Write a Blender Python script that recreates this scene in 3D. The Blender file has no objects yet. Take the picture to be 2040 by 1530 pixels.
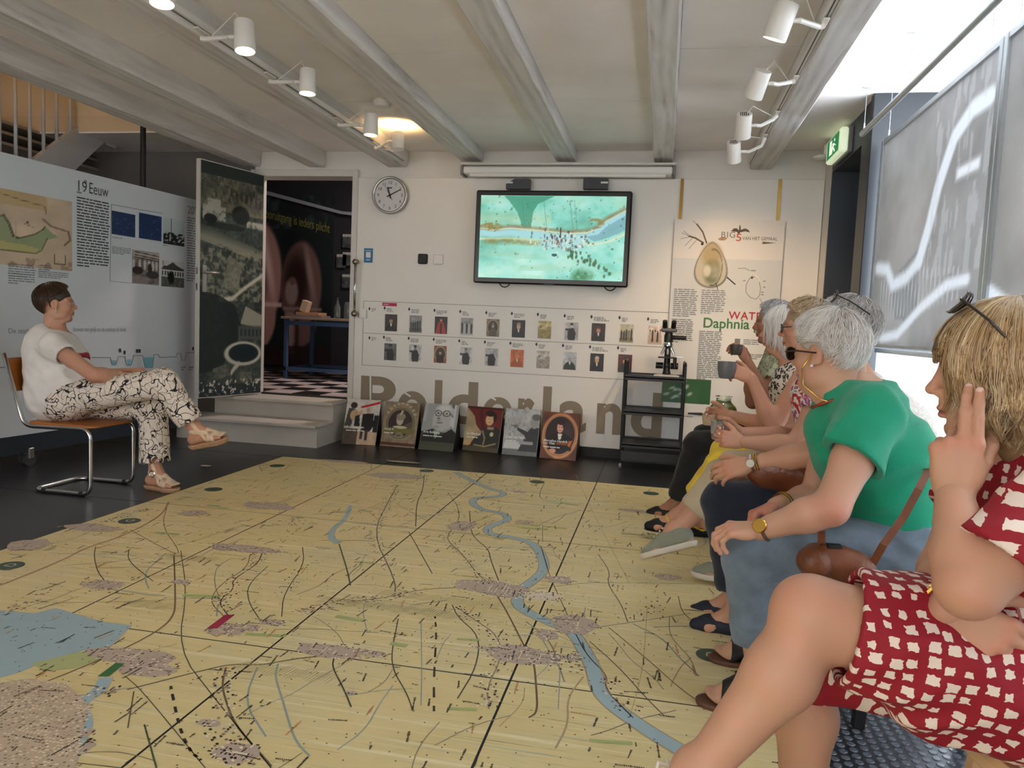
import bpy, math, random
import numpy as np
from mathutils import Vector, Matrix
random.seed(7)
RNG = np.random.default_rng(11)
SC = bpy.context.scene
COL = SC.collection

# ------------------------------------------------------------------ camera
CAM_H = 1.14
FPX = 1501.1
YAW, PITCH, ROLL = 0.19460901, -0.07983333, 0.04279012
def cam_axes():
    cy, sy, cp, sp = math.cos(YAW), math.sin(YAW), math.cos(PITCH), math.sin(PITCH)
    f = Vector((-sy*cp, cy*cp, sp)); r = Vector((cy, sy, 0)); u = r.cross(f)
    cr, sr = math.cos(ROLL), math.sin(ROLL)
    return cr*r + sr*u, -sr*r + cr*u, f
CR, CU, CF = cam_axes()
camd = bpy.data.cameras.new('camera')
camo = bpy.data.objects.new('camera', camd); COL.objects.link(camo)
camd.sensor_fit = 'HORIZONTAL'; camd.sensor_width = 36.0; camd.lens = FPX/2040*36.0
camd.clip_start = 0.05; camd.clip_end = 100
camo.matrix_world = Matrix(((CR.x, CU.x, -CF.x, 0), (CR.y, CU.y, -CF.y, 0), (CR.z, CU.z, -CF.z, CAM_H), (0, 0, 0, 1)))
SC.camera = camo

# ------------------------------------------------------------------ world, exposure
SC.view_settings.view_transform = 'Standard'
SC.view_settings.look = 'None'
SC.view_settings.exposure = 0.12
SC.view_settings.gamma = 1.0
SC.view_settings.use_curve_mapping = False
W = bpy.data.worlds.new('daylight'); SC.world = W; W.use_nodes = True
W.node_tree.nodes['Background'].inputs[0].default_value = (0.72, 0.84, 1.0, 1)
W.node_tree.nodes['Background'].inputs[1].default_value = 1.0
BAY_GLOW = 12.0          # brightness of the frosted bay windows
REAR_FILL = 6.2         # brightness of the unseen fill windows added behind the viewer

# ------------------------------------------------------------------ pixel -> place helpers (survey of the photograph)
def ray(px, py):
    return CR*((px-1020)/FPX) + CU*(-(py-765)/FPX) + CF
O3 = Vector((0, 0, CAM_H))
def onY(px, py, Y): d = ray(px, py); return O3 + d*(Y/d.y)
def onX(px, py, X): d = ray(px, py); return O3 + d*(X/d.x)
def onZ(px, py, Z=0.0): d = ray(px, py); return O3 + d*((Z-CAM_H)/d.z)
def onP(px, py, p0, n): d = ray(px, py); return O3 + d*((p0-O3).dot(n)/d.dot(n))
V = Vector

# ------------------------------------------------------------------ materials
def lin(c):
    c = np.asarray(c, dtype=float)/255.0
    return np.where(c <= 0.04045, c/12.92, ((c+0.055)/1.055)**2.4)
def lin4(c): l = lin(c); return (float(l[0]), float(l[1]), float(l[2]), 1.0)
MATS = {}
def nn(nt, t, **kw):
    n = nt.nodes.new(t)
    for k, v in kw.items(): setattr(n, k, v)
    return n
def mat(name, rgb, rough=0.6, metal=0.0, var=0.06, vscale=6.0, bump=0.0, bscale=60.0, spec=0.5, coat=0.0, sheen=0.0, trans=0.0, stretch=None, emit=None, estr=0.0, sss=0.0, alpha=1.0):
    """principled procedural material: base colour modulated by noise, optional noise bump"""
    if name in MATS: return MATS[name]
    m = bpy.data.materials.new(name); m.use_nodes = True; nt = m.node_tree
    b = nt.nodes['Principled BSDF']; L = nt.links.new
    tc = nn(nt, 'ShaderNodeTexCoord'); mp = nn(nt, 'ShaderNodeMapping')
    L(tc.outputs['Object'], mp.inputs['Vector'])
    if stretch: mp.inputs['Scale'].default_value = stretch
    c = lin4(rgb)
    if var > 0:
        no = nn(nt, 'ShaderNodeTexNoise'); no.inputs['Scale'].default_value = vscale; no.inputs['Detail'].default_value = 4
        L(mp.outputs[0], no.inputs['Vector'])
        rp = nn(nt, 'ShaderNodeValToRGB')
        rp.color_ramp.elements[0].position = 0.3; rp.color_ramp.elements[1].position = 0.7
        rp.color_ramp.elements[0].color = (c[0]*(1-var*2), c[1]*(1-var*2), c[2]*(1-var*2), 1)
        rp.color_ramp.elements[1].color = (min(1, c[0]*(1+var)), min(1, c[1]*(1+var)), min(1, c[2]*(1+var)), 1)
        L(no.outputs['Fac'], rp.inputs[0]); L(rp.outputs[0], b.inputs['Base Color'])
    else: b.inputs['Base Color'].default_value = c
    if bump > 0:
        nb = nn(nt, 'ShaderNodeTexNoise'); nb.inputs['Scale'].default_value = bscale; nb.inputs['Detail'].default_value = 3
        L(mp.outputs[0], nb.inputs['Vector'])
        bp = nn(nt, 'ShaderNodeBump'); bp.inputs['Strength'].default_value = bump; bp.inputs['Distance'].default_value = 0.01
        L(nb.outputs['Fac'], bp.inputs['Height']); L(bp.outputs[0], b.inputs['Normal'])
    b.inputs['Roughness'].default_value = rough; b.inputs['Metallic'].default_value = metal
    b.inputs['Specular IOR Level'].default_value = spec
    if coat: b.inputs['Coat Weight'].default_value = coat; b.inputs['Coat Roughness'].default_value = 0.15
    if sheen: b.inputs['Sheen Weight'].default_value = sheen
    if trans: b.inputs['Transmission Weight'].default_value = trans
    if sss: b.inputs['Subsurface Weight'].default_value = sss; b.inputs['Subsurface Radius'].default_value = (0.012, 0.005, 0.003); b.inputs['Subsurface Scale'].default_value = 1.0
    if emit is not None: b.inputs['Emission Color'].default_value = lin4(emit); b.inputs['Emission Strength'].default_value = estr
    MATS[name] = m; return m
def glow(name, rgb, strength):
    if name in MATS: return MATS[name]
    m = bpy.data.materials.new(name); m.use_nodes = True; nt = m.node_tree; nt.nodes.clear()
    o = nn(nt, 'ShaderNodeOutputMaterial'); e = nn(nt, 'ShaderNodeEmission')
    e.inputs[0].default_value = lin4(rgb); e.inputs[1].default_value = strength
    nt.links.new(e.outputs[0], o.inputs[0]); MATS[name] = m; return m
def vcmat(name, rough=0.5, spec=0.4, emit=0.0, coat=0.0, sss=0.0, bump=0.0, bscale=80, aniso=0.0):
    """colour comes from the mesh's Col attribute (flat print, skin tints, hair streaks)"""
    if name in MATS: return MATS[name]
    m = bpy.data.materials.new(name); m.use_nodes = True; nt = m.node_tree; L = nt.links.new
    b = nt.nodes['Principled BSDF']
    a = nn(nt, 'ShaderNodeAttribute', attribute_name='Col')
    L(a.outputs['Color'], b.inputs['Base Color'])
    b.inputs['Roughness'].default_value = rough; b.inputs['Specular IOR Level'].default_value = spec
    if coat: b.inputs['Coat Weight'].default_value = coat
    if sss: b.inputs['Subsurface Weight'].default_value = sss; b.inputs['Subsurface Radius'].default_value = (0.012, 0.005, 0.003); b.inputs['Subsurface Scale'].default_value = 1.0
    if emit: L(a.outputs['Color'], b.inputs['Emission Color']); b.inputs['Emission Strength'].default_value = emit
    if bump:
        tc = nn(nt, 'ShaderNodeTexCoord'); nb = nn(nt, 'ShaderNodeTexNoise'); nb.inputs['Scale'].default_value = bscale; nb.inputs['Detail'].default_value = 4
        L(tc.outputs['Object'], nb.inputs['Vector'])
        bp = nn(nt, 'ShaderNodeBump'); bp.inputs['Strength'].default_value = bump; bp.inputs['Distance'].default_value = 0.004
        L(nb.outputs['Fac'], bp.inputs['Height']); L(bp.outputs[0], b.inputs['Normal'])
    MATS[name] = m; return m

# ------------------------------------------------------------------ object helpers
def tag(o, label=None, cat=None, group=None, kind=None):
    if label: o['label'] = label
    if cat: o['category'] = cat
    if group: o['group'] = group
    if kind: o['kind'] = kind
    return o
def thing(name, label, cat, loc=(0, 0, 0), rz=0.0, group=None, kind=None):
    o = bpy.data.objects.new(name, None); COL.objects.link(o)
    o.location = loc; o.rotation_euler = (0, 0, rz); o.empty_display_size = 0.05
    return tag(o, label, cat, group, kind)
def pmat(o):
    """matrix of a parent chain from location and rotation (no depsgraph needed)"""
    m = Matrix.LocRotScale(o.location, o.rotation_euler, o.scale)
    if o.parent: m = pmat(o.parent) @ o.matrix_parent_inverse @ m
    return m
def adopt(o, parent):                      # child whose coordinates are already world coordinates
    if parent is not None:
        o.parent = parent; o.matrix_parent_inverse = pmat(parent).inverted()
    return o
def meshobj(name, verts, faces, m, parent=None, smooth=False, local=False, cols=None, label=None, mats=None, midx=None, uv=None):
    me = bpy.data.meshes.new(name)
    if isinstance(verts, np.ndarray) and isinstance(faces, np.ndarray):
        nv, nf, k = len(verts), len(faces), faces.shape[1]
        me.vertices.add(nv); me.vertices.foreach_set('co', np.ascontiguousarray(verts, dtype=np.float32).ravel())
        me.loops.add(nf*k); me.loops.foreach_set('vertex_index', np.ascontiguousarray(faces, dtype=np.int32).ravel())
        me.polygons.add(nf)
        me.polygons.foreach_set('loop_start', np.arange(0, nf*k, k, dtype=np.int32))
        me.update(calc_edges=True)
    else:
        me.from_pydata([tuple(v) for v in verts], [], [tuple(f) for f in faces])
    if mats:
        for q in mats: me.materials.append(q)
        if midx is not None: me.polygons.foreach_set('material_index', np.asarray(midx, dtype=np.int32))
    elif m is not None: me.materials.append(m)
    if smooth: me.polygons.foreach_set('use_smooth', np.ones(len(me.polygons), dtype=bool))
    if cols is not None:
        cols = np.asarray(cols, dtype=np.float32)
        dom = 'POINT' if len(cols) == len(me.vertices) else 'FACE'
        at = me.attributes.new('Col', 'FLOAT_COLOR', dom)
        c4 = np.ones((len(cols), 4), dtype=np.float32); c4[:, :3] = cols[:, :3]
        at.data.foreach_set('color', c4.ravel())
    if uv is not None:
        at = me.attributes.new('Cloth', 'FLOAT_VECTOR', 'POINT')
        u3 = np.zeros((len(uv), 3), dtype=np.float32); u3[:, :2] = uv[:, :2]
        at.data.foreach_set('vector', u3.ravel())
    me.update()
    o = bpy.data.objects.new(name, me); COL.objects.link(o)
    if parent is not None:
        if local: o.parent = parent
        else: adopt(o, parent)
    if label: o['label'] = label
    return o

class MB:
    """collects simple solids into one mesh"""
    def __init__(s): s.v = []; s.f = []
    def add(s, vs, fs):
        n = len(s.v); s.v += [V(p) for p in vs]; s.f += [tuple(i+n for i in f) for f in fs]; return s
    def box(s, c, d, rot=None, bev=0.0):
        x, y, z = d[0]/2, d[1]/2, d[2]/2
        if bev <= 0:
            vs = [V((a*x, b*y, e*z)) for a in (-1, 1) for b in (-1, 1) for e in (-1, 1)]
            fs = [(0, 1, 3, 2), (4, 6, 7, 5), (0, 4, 5, 1), (2, 3, 7, 6), (0, 2, 6, 4), (1, 5, 7, 3)]
        else:
            b_ = min(bev, x*.95, y*.95, z*.95); vs = []; idx = {}
            for a in (-1, 1):
                for b in (-1, 1):
                    for e in (-1, 1):
                        for k in range(3):
                            p = [a*(x-b_), b*(y-b_), e*(z-b_)]; p[k] = (a*x, b*y, e*z)[k]
                            idx[(a, b, e, k)] = len(vs); vs.append(V(p))
            I = idx; fs = []
            for k in range(3):
                for sg in (-1, 1):
                    q = []
                    for (u, w) in ((-1, -1), (1, -1), (1, 1), (-1, 1)):
                        t = [0, 0, 0]; t[k] = sg; t[(k+1) % 3] = u; t[(k+2) % 3] = w; q.append(I[(*t, k)])
                    fs.append(tuple(q if sg > 0 else q[::-1]))
            for k in range(3):
                i, j = (k+1) % 3, (k+2) % 3
                for u in (-1, 1):
                    for w in (-1, 1):
                        q = []
                        for sg, kk in ((-1, i), (-1, j), (1, j), (1, i)):
                            t = [0, 0, 0]; t[k] = sg; t[i] = u; t[j] = w; q.append(I[(*t, kk)])
                        fs.append(tuple(q if u*w < 0 else q[::-1]))
            for a in (-1, 1):
                for b in (-1, 1):
                    for e in (-1, 1):
                        q = (I[(a, b, e, 0)], I[(a, b, e, 1)], I[(a, b, e, 2)])
                        fs.append(q if a*b*e > 0 else q[::-1])
        c = V(c)
        if rot is not None: vs = [rot @ p for p in vs]
        return s.add([p+c for p in vs], fs)
    def span(s, p, q, bev=0.0):            # axis-aligned box between two corners
        p, q = V(p), V(q); return s.box((p+q)/2, [abs(q[i]-p[i]) for i in range(3)], None, bev)
    def ring(s, path, radii, seg=10, cap=True, closed=False):
        path = [V(p) for p in path]; n = len(path)
        if not hasattr(radii, '__len__'): radii = [radii]*n
        tg = []
        for i in range(n):
            a = path[i-1] if (i > 0 or closed) else path[i]; b = path[(i+1) % n] if (i < n-1 or closed) else path[i]
            t = (b-a); tg.append(t.normalized() if t.length > 1e-9 else V((0, 0, 1)))
        up = V((0, 0, 1)) if abs(tg[0].z) < 0.9 else V((1, 0, 0))
        u = tg[0].cross(up).normalized(); vs = []
        for i in range(n):
            u = (u - tg[i]*u.dot(tg[i])).normalized(); w = tg[i].cross(u)
            for k in range(seg):
                a = 2*math.pi*k/seg; vs.append(path[i] + (u*math.cos(a)+w*math.sin(a))*radii[i])
        fs = []
        for i in range(n if closed else n-1):
            j = (i+1) % n
            for k in range(seg):
                l = (k+1) % seg; fs.append((i*seg+k, i*seg+l, j*seg+l, j*seg+k))
        if cap and not closed:
            fs.append(tuple(range(seg))[::-1]); fs.append(tuple((n-1)*seg+k for k in range(seg)))
        return s.add(vs, fs)
    def cyl(s, a, b, r, r2=None, seg=16): return s.ring([a, b], [r, r if r2 is None else r2], seg)
    def lathe(s, prof, c=(0, 0, 0), axis='z', seg=24, rot=None, caps=True):
        vs = []; fs = []; n = len(prof); c = V(c)
        for (r, h) in prof:
            for k in range(seg):
                a = 2*math.pi*k/seg; p = V((r*math.cos(a), r*math.sin(a), h))
                if rot is not None: p = rot @ p
                vs.append(p+c)
        for i in range(n-1):
            for k in range(seg):
                l = (k+1) % seg; fs.append((i*seg+k, i*seg+l, (i+1)*seg+l, (i+1)*seg+k))
        if caps and prof[0][0] > 1e-6: fs.append(tuple(range(seg))[::-1])
        if caps and prof[-1][0] > 1e-6: fs.append(tuple((n-1)*seg+k for k in range(seg)))
        return s.add(vs, fs)
    def ball(s, c, r, seg=14, rings=8, rot=None):
        r3 = r if hasattr(r, '__len__') else (r, r, r); vs = []; fs = []
        for i in range(rings+1):
            t = math.pi*i/rings
            for k in range(seg):
                a = 2*math.pi*k/seg; p = V((r3[0]*math.sin(t)*math.cos(a), r3[1]*math.sin(t)*math.sin(a), -r3[2]*math.cos(t)))
                if rot is not None: p = rot @ p
                vs.append(p+V(c))
        for i in range(rings):
            for k in range(seg):
                l = (k+1) % seg; fs.append((i*seg+k, i*seg+l, (i+1)*seg+l, (i+1)*seg+k))
        return s.add(vs, fs)
    def prism(s, poly, dvec):              # planar polygon (3D points) extruded along dvec
        n = len(poly); dv = V(dvec); vs = [V(p) for p in poly] + [V(p)+dv for p in poly]
        fs = [tuple(range(n))[::-1], tuple(range(n, 2*n))] + [(i, (i+1) % n, n+(i+1) % n, n+i) for i in range(n)]
        return s.add(vs, fs)
    def quad(s, a, b, c, d): return s.add([a, b, c, d], [(0, 1, 2, 3)])
    def build(s, name, m, parent=None, smooth=False, local=False, label=None, auto=None):
        o = meshobj(name, s.v, s.f, m, parent, smooth, local, label=label)
        if auto is not None:
            me = o.data
            me.polygons.foreach_set('use_smooth', np.ones(len(me.polygons), dtype=bool))
            me.set_sharp_from_angle(angle=auto)
        return o
A35 = math.radians(35)
def struct(mb, name, m, parent=None, **k):
    o = mb.build(name, m, parent, **k); o['kind'] = 'structure'; return o

# flat print: a fine grid whose points carry the printed colours
def picture(name, p00, p10, p01, nx, ny, func, m, parent=None, label=None, local=False):
    """p00 bottom-left, p10 bottom-right, p01 top-left corner; func(U,V)->rgb 0..255 arrays (V upwards)"""
    p00, p10, p01 = (np.array(p, dtype=float) for p in (p00, p10, p01))
    u, v = np.meshgrid(np.linspace(0, 1, nx+1), np.linspace(0, 1, ny+1))
    P = p00 + u[..., None]*(p10-p00) + v[..., None]*(p01-p00)
    c = func(u, v); c = np.clip(c, 0, 255); c = lin(c).reshape(-1, 3)
    i, j = np.meshgrid(np.arange(nx), np.arange(ny)); a = (j*(nx+1)+i).ravel()
    f = np.stack([a, a+1, a+nx+2, a+nx+1], 1)
    return meshobj(name, P.reshape(-1, 3), f, m, parent, cols=c, label=label, local=local)
# tiny painting kit for func()
def rgb(c, like): return np.ones(like.shape+(3,))*np.array(c, dtype=float)
def mix(img, c, w): w = np.clip(w, 0, 1)[..., None]; return img*(1-w) + np.array(c, dtype=float)*w
def soft(d, e=0.01): return np.clip(0.5-d/e, 0, 1)          # d<0 inside
def ell(u, v, cx, cy, rx, ry, e=0.04, a=0.0):
    c, s = math.cos(a), math.sin(a); x = (u-cx)*c+(v-cy)*s; y = -(u-cx)*s+(v-cy)*c
    return soft(np.sqrt((x/rx)**2+(y/ry)**2)-1, e*4)
def rect(u, v, x0, x1, y0, y1, e=0.01):
    return soft(np.maximum(np.maximum(x0-u, u-x1), np.maximum(y0-v, v-y1)), e)
def seg(u, v, x0, y0, x1, y1, w, e=0.01):
    dx, dy = x1-x0, y1-y0; t = np.clip(((u-x0)*dx+(v-y0)*dy)/(dx*dx+dy*dy+1e-12), 0, 1)
    return soft(np.hypot(u-x0-t*dx, v-y0-t*dy)-w, e)
def pline(u, v, pts, w, e=0.01):
    o = np.zeros_like(u)
    for a, b in zip(pts[:-1], pts[1:]): o = np.maximum(o, seg(u, v, *a, *b, w, e))
    return o
def vnoise(u, v, sx, sy, seed=0, oct=3):
    o = np.zeros_like(u); amp = 1.0; tot = 0
    for k in range(oct):
        r = np.random.default_rng(seed*17+k); n = 64; g = r.random((n, n))
        x, y = u*sx*2**k, v*sy*2**k; xi, yi = np.floor(x).astype(int), np.floor(y).astype(int); fx, fy = x-xi, y-yi
        fx, fy = fx*fx*(3-2*fx), fy*fy*(3-2*fy)
        q = lambda a, b: g[(xi+a) % n, (yi+b) % n]
        o += amp*((q(0, 0)*(1-fx)+q(1, 0)*fx)*(1-fy)+(q(0, 1)*(1-fx)+q(1, 1)*fx)*fy); tot += amp; amp *= .5
    return o/tot
def inpoly(u, v, pts):
    o = np.zeros(u.shape, dtype=bool); n = len(pts)
    for i in range(n):
        (x0, y0), (x1, y1) = pts[i], pts[(i+1) % n]
        c = ((y0 > v) != (y1 > v)) & (u < (x1-x0)*(v-y0)/((y1-y0) if y1 != y0 else 1e-9)+x0); o ^= c
    return o.astype(float)

# lettering
def text(s, origin, ux, uy, size, m, parent=None, name='lettering', bold=0.0, sx=1.0, width=None, align='LEFT', thick=0.0, space=1.0, cap=None, label=None):
    cu = bpy.data.curves.new(name, 'FONT'); cu.body = s; cu.size = 1.0; cu.align_x = align; cu.offset = bold; cu.space_character = space
    cu.extrude = 0.0
    t = bpy.data.objects.new(name, cu); COL.objects.link(t)
    me = bpy.data.meshes.new_from_object(t.evaluated_get(bpy.context.evaluated_depsgraph_get()))
    bpy.data.objects.remove(t); bpy.data.curves.remove(cu)
    n = len(me.vertices); co = np.zeros(n*3, dtype=np.float32); me.vertices.foreach_get('co', co); co = co.reshape(-1, 3)
    fs = [tuple(p.vertices) for p in me.polygons]; bpy.data.meshes.remove(me)
    if n == 0: return None
    if cap is not None: size = cap/0.70
    if width is not None:
        w = co[:, 0].max()-co[:, 0].min(); sx = width/(w*size)
        if align == 'LEFT': co[:, 0] -= co[:, 0].min()
    ux = np.array(V(ux).normalized()); uy = np.array(V(uy).normalized())
    P = np.array(origin)+co[:, :1]*size*sx*ux+co[:, 1:2]*size*uy
    return meshobj(name, [tuple(p) for p in P], fs, m, parent, label=label)
def textbars(mb, o, ux, uy, w, lines, lh, th, seed=0, fill=0.93, off=None):
    """block of running print too small to read: ragged rows of word-long bars"""
    r = random.Random(seed); o, ux, uy = V(o), V(ux).normalized(), V(uy).normalized()
    for i in range(lines):
        x = 0; end = w*(fill+0.07*r.random()) if i < lines-1 else w*(0.3+0.5*r.random())
        while x < end-th*1.5:
            l = min(th*r.uniform(2, 8), end-x); p = o+ux*x-uy*(i*lh)
            mb.quad(p, p+ux*l, p+ux*l+uy*th, p+uy*th); x += l+th*.8
    return mb
# ================================================================== THE SETTING
D = 6.6; CEIL = 2.65
M_wall = mat('painted wall warm white', (226, 222, 215), 0.75, var=0.02, vscale=3, bump=0.05, bscale=200)
M_panelw = mat('white laminate wall panel', (232, 228, 220), 0.38, var=0.015, vscale=2)
M_dark = mat('dark grey blue paint', (58, 66, 76), 0.5, var=0.05, vscale=4)
M_black = mat('matt black', (16, 17, 19), 0.55, var=0.05)
M_trimw = mat('white gloss trim', (214, 210, 202), 0.45, var=0.02)
def wood_mat():
    m = bpy.data.materials.new('whitewashed beam wood'); m.use_nodes = True; nt = m.node_tree; L = nt.links.new
    b = nt.nodes['Principled BSDF']; tc = nn(nt, 'ShaderNodeTexCoord')
    mp = nn(nt, 'ShaderNodeMapping'); mp.inputs['Scale'].default_value = (7, 0.8, 7); L(tc.outputs['Object'], mp.inputs[0])
    n1 = nn(nt, 'ShaderNodeTexNoise'); n1.inputs['Scale'].default_value = 1.3; n1.inputs['Detail'].default_value = 6; n1.inputs['Distortion'].default_value = 1.6; L(mp.outputs[0], n1.inputs[0])
    wv = nn(nt, 'ShaderNodeTexWave'); wv.inputs['Scale'].default_value = 0.7; wv.inputs['Distortion'].default_value = 9; wv.inputs['Detail'].default_value = 3; wv.bands_direction = 'X'; L(mp.outputs[0], wv.inputs[0])
    mx = nn(nt, 'ShaderNodeMix'); mx.data_type = 'FLOAT'; mx.inputs[0].default_value = 0.16; L(n1.outputs['Fac'], mx.inputs[2]); L(wv.outputs['Fac'], mx.inputs[3])
    rp = nn(nt, 'ShaderNodeValToRGB'); e = rp.color_ramp.elements
    e[0].position = 0.22; e[0].color = lin4((168, 163, 160)); e[1].position = 0.60; e[1].color = lin4((226, 223, 220))
    e2 = rp.color_ramp.elements.new(0.36); e2.color = lin4((206, 202, 198))
    L(mx.outputs[0], rp.inputs[0]); L(rp.outputs[0], b.inputs['Base Color'])
    bp = nn(nt, 'ShaderNodeBump'); bp.inputs['Strength'].default_value = 0.25; bp.inputs['Distance'].default_value = 0.01; L(mx.outputs[0], bp.inputs['Height']); L(bp.outputs[0], b.inputs['Normal'])
    b.inputs['Roughness'].default_value = 0.7
    return m
M_beam = wood_mat()
M_ceil = mat('off-white ceiling board', (249, 243, 238), 0.8, var=0.035, vscale=2.2, bump=0.04, bscale=25)
def rubber_mat():
    m = bpy.data.materials.new('dark rubber floor'); m.use_nodes = True; nt = m.node_tree; L = nt.links.new
    b = nt.nodes['Principled BSDF']; tc = nn(nt, 'ShaderNodeTexCoord')
    vo = nn(nt, 'ShaderNodeTexVoronoi'); vo.inputs['Scale'].default_value = 32; vo.inputs['Randomness'].default_value = 0.0; L(tc.outputs['Object'], vo.inputs[0])
    lt = nn(nt, 'ShaderNodeMath', operation='LESS_THAN'); lt.inputs[1].default_value = 0.33; L(vo.outputs['Distance'], lt.inputs[0])
    bp = nn(nt, 'ShaderNodeBump'); bp.inputs['Strength'].default_value = 0.35; bp.inputs['Distance'].default_value = 0.003; L(lt.outputs[0], bp.inputs['Height']); L(bp.outputs[0], b.inputs['Normal'])
    no = nn(nt, 'ShaderNodeTexNoise'); no.inputs['Scale'].default_value = 1.7; no.inputs['Detail'].default_value = 5; L(tc.outputs['Object'], no.inputs[0])
    rp = nn(nt, 'ShaderNodeValToRGB'); rp.color_ramp.elements[0].color = lin4((24, 25, 28)); rp.color_ramp.elements[1].color = lin4((52, 53, 58)); L(no.outputs['Fac'], rp.inputs[0])
    L(rp.outputs[0], b.inputs['Base Color']); b.inputs['Roughness'].default_value = 0.32
    return m
M_rubber = rubber_mat()

# floor ------------------------------------------------------------
floor = struct(MB().span((-6.6, -3.2, -0.1), (1.75, 6.62, 0)), 'floor', M_rubber)
tag(floor, 'dark studded rubber floor', None)
M_joint = mat('floor joint', (14, 14, 15), 0.6, var=0)
def joint(px0, px1):
    a, b = onZ(*px0), onZ(*px1); d = (b-a).normalized()*1.0; n = V((-d.y, d.x, 0))*0.003
    z = V((0, 0, 0.0006)); o = MB().quad(a-n+z, b-n+z, b+n+z, a+n+z).build('floor_joint', M_joint, floor); return o
for X in (-2.08, -1.25, -0.42, 0.41):
    MB().span((X-.002, 5.5, 0), (X+.002, 6.55, 0.0007)).build('floor_joint', M_joint, floor)
MB().span((-6, 3.87, 0), (-2.93, 3.874, 0.0007)).build('floor_joint', M_joint, floor)
MB().span((-6, 5.49, 0), (-2.93, 5.494, 0.0007)).build('floor_joint', M_joint, floor)
# raised studs where one can see them singly: the strip between the map and the bay
def studs():
    vs, fs = [], []; K = 12
    xs = np.arange(0.43, 1.34, 0.031); ys = np.arange(1.25, 3.3, 0.031)
    for i, x in enumerate(xs):
        for y in ys + (0.0155 if i % 2 else 0):
            n = len(vs)
            for (r, h) in ((0.0118, 0.0), (0.0098, 0.0022)):
                for k in range(K): a = 2*math.pi*k/K; vs.append((x+r*math.cos(a), y+r*math.sin(a), h))
            fs += [(n+k, n+(k+1) % K, n+K+(k+1) % K, n+K+k) for k in range(K)]; fs.append(tuple(n+K+k for k in range(K)))
    o = meshobj('floor_stud', vs, fs, M_stud, floor, smooth=False); o['kind'] = 'stuff'
M_stud = mat('grey rubber stud', (96, 102, 112), 0.22, var=0.08, vscale=8)
studs()

# ceiling ----------------------------------------------------------
ceiling = struct(MB().span((-3.99, -3.2, CEIL+0.012), (3.0, 6.9, CEIL+0.15)).span((-6.6, -3.2, CEIL+0.012), (-3.99, 3.4, CEIL+0.15)).span((-6.6, 5.9, CEIL+0.012), (-3.99, 6.9, CEIL+0.15)), 'ceiling', mat('ceiling void', (120, 112, 104), 0.9))
beams = [(-3.985, -3.80, 2.512), (-3.312, -3.142, 2.505), (-2.537, -2.345, 2.506), (-1.851, -1.645, 2.555), (-0.993, -0.815, 2.555), (-0.163, 0.0, 2.546), (0.624, 0.793, 2.492)]
bays = [(-6.6, -3.985), (-3.80, -3.312), (-3.142, -2.537), (-2.345, -1.851), (-1.645, -0.993), (-0.815, -0.163), (0.0, 0.624), (0.793, 3.0)]
yj = [onZ(220, 200, CEIL).y, onZ(500, 200, CEIL).y, onZ(560, 60, CEIL).y, onZ(690, 203, CEIL).y, onZ(890, 105, CEIL).y, onZ(1200, 198, CEIL).y, onZ(1450, 95, CEIL).y, 4.6]
for (x0, x1), y0 in zip(bays, yj):
    cuts = [-3.2]; y = y0
    while y > -3: y -= 2.44
    y += 2.44
    while y < 6.6: cuts.append(y); y += 2.44
    cuts.append(6.62)
    if x0 < -6: cuts = [-3.2, 0.9, 3.4, 5.9, 6.62]
    for a, b in zip(cuts[:-1], cuts[1:]):
        if x0 < -6 and a == 3.4: continue          # open stairwell
        MB().span((x0+.002, a+.0025, CEIL), (x1-.002, b-.0025, CEIL+.012)).build('ceiling_panel', M_ceil, ceiling)
def beam_mesh(x0, x1, z0, z1, y0, y1, seed):
    """hewn beam: long box whose arrises wander a little"""
    r = random.Random(seed); n = 40; vs = []; fs = []
    for i in range(n+1):
        y = y0+(y1-y0)*i/n; w = lambda: r.uniform(-1, 1)*0.0035
        c = 0.008+0.005*r.random(); c2 = 0.008+0.006*r.random()
        vs += [(x0, y, z1), (x0+w(), y, z0+c), (x0+c, y, z0+w()*.5), (x1-c2, y, z0+w()*.5), (x1+w(), y, z0+c2), (x1, y, z1)]
    for i in range(n):
        a, b = i*6, i*6+6
        for k in range(5): fs.append((a+k, a+k+1, b+k+1, b+k))
    fs += [tuple(range(6)), tuple(n*6+k for k in range(6))[::-1]]
    return vs, fs
bl = ['leftmost whitewashed wooden ceiling beam beside the stairs', 'whitewashed ceiling beam second from the left, over the seated woman', 'whitewashed ceiling beam with light track and warm spotlights, left of the clock',
      'whitewashed ceiling beam ending at the left end of the projector screen', 'whitewashed ceiling beam ending above the middle of the television', 'whitewashed ceiling beam ending at the right end of the projector screen', 'whitewashed ceiling beam with light track beside the bay windows']
for k, ((x0, x1, z), lb) in enumerate(zip(beams, bl)):
    vs, fs = beam_mesh(x0, x1, z, CEIL+.01, -3.1, 6.61, k+3)
    o = meshobj('ceiling_beam', vs, fs, M_beam); tag(o, lb, 'beam', 'whitewashed ceiling beams'); o['kind'] = 'structure'
M_line = mat('shadow gap', (60, 56, 52), 0.9, var=0)

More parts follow.
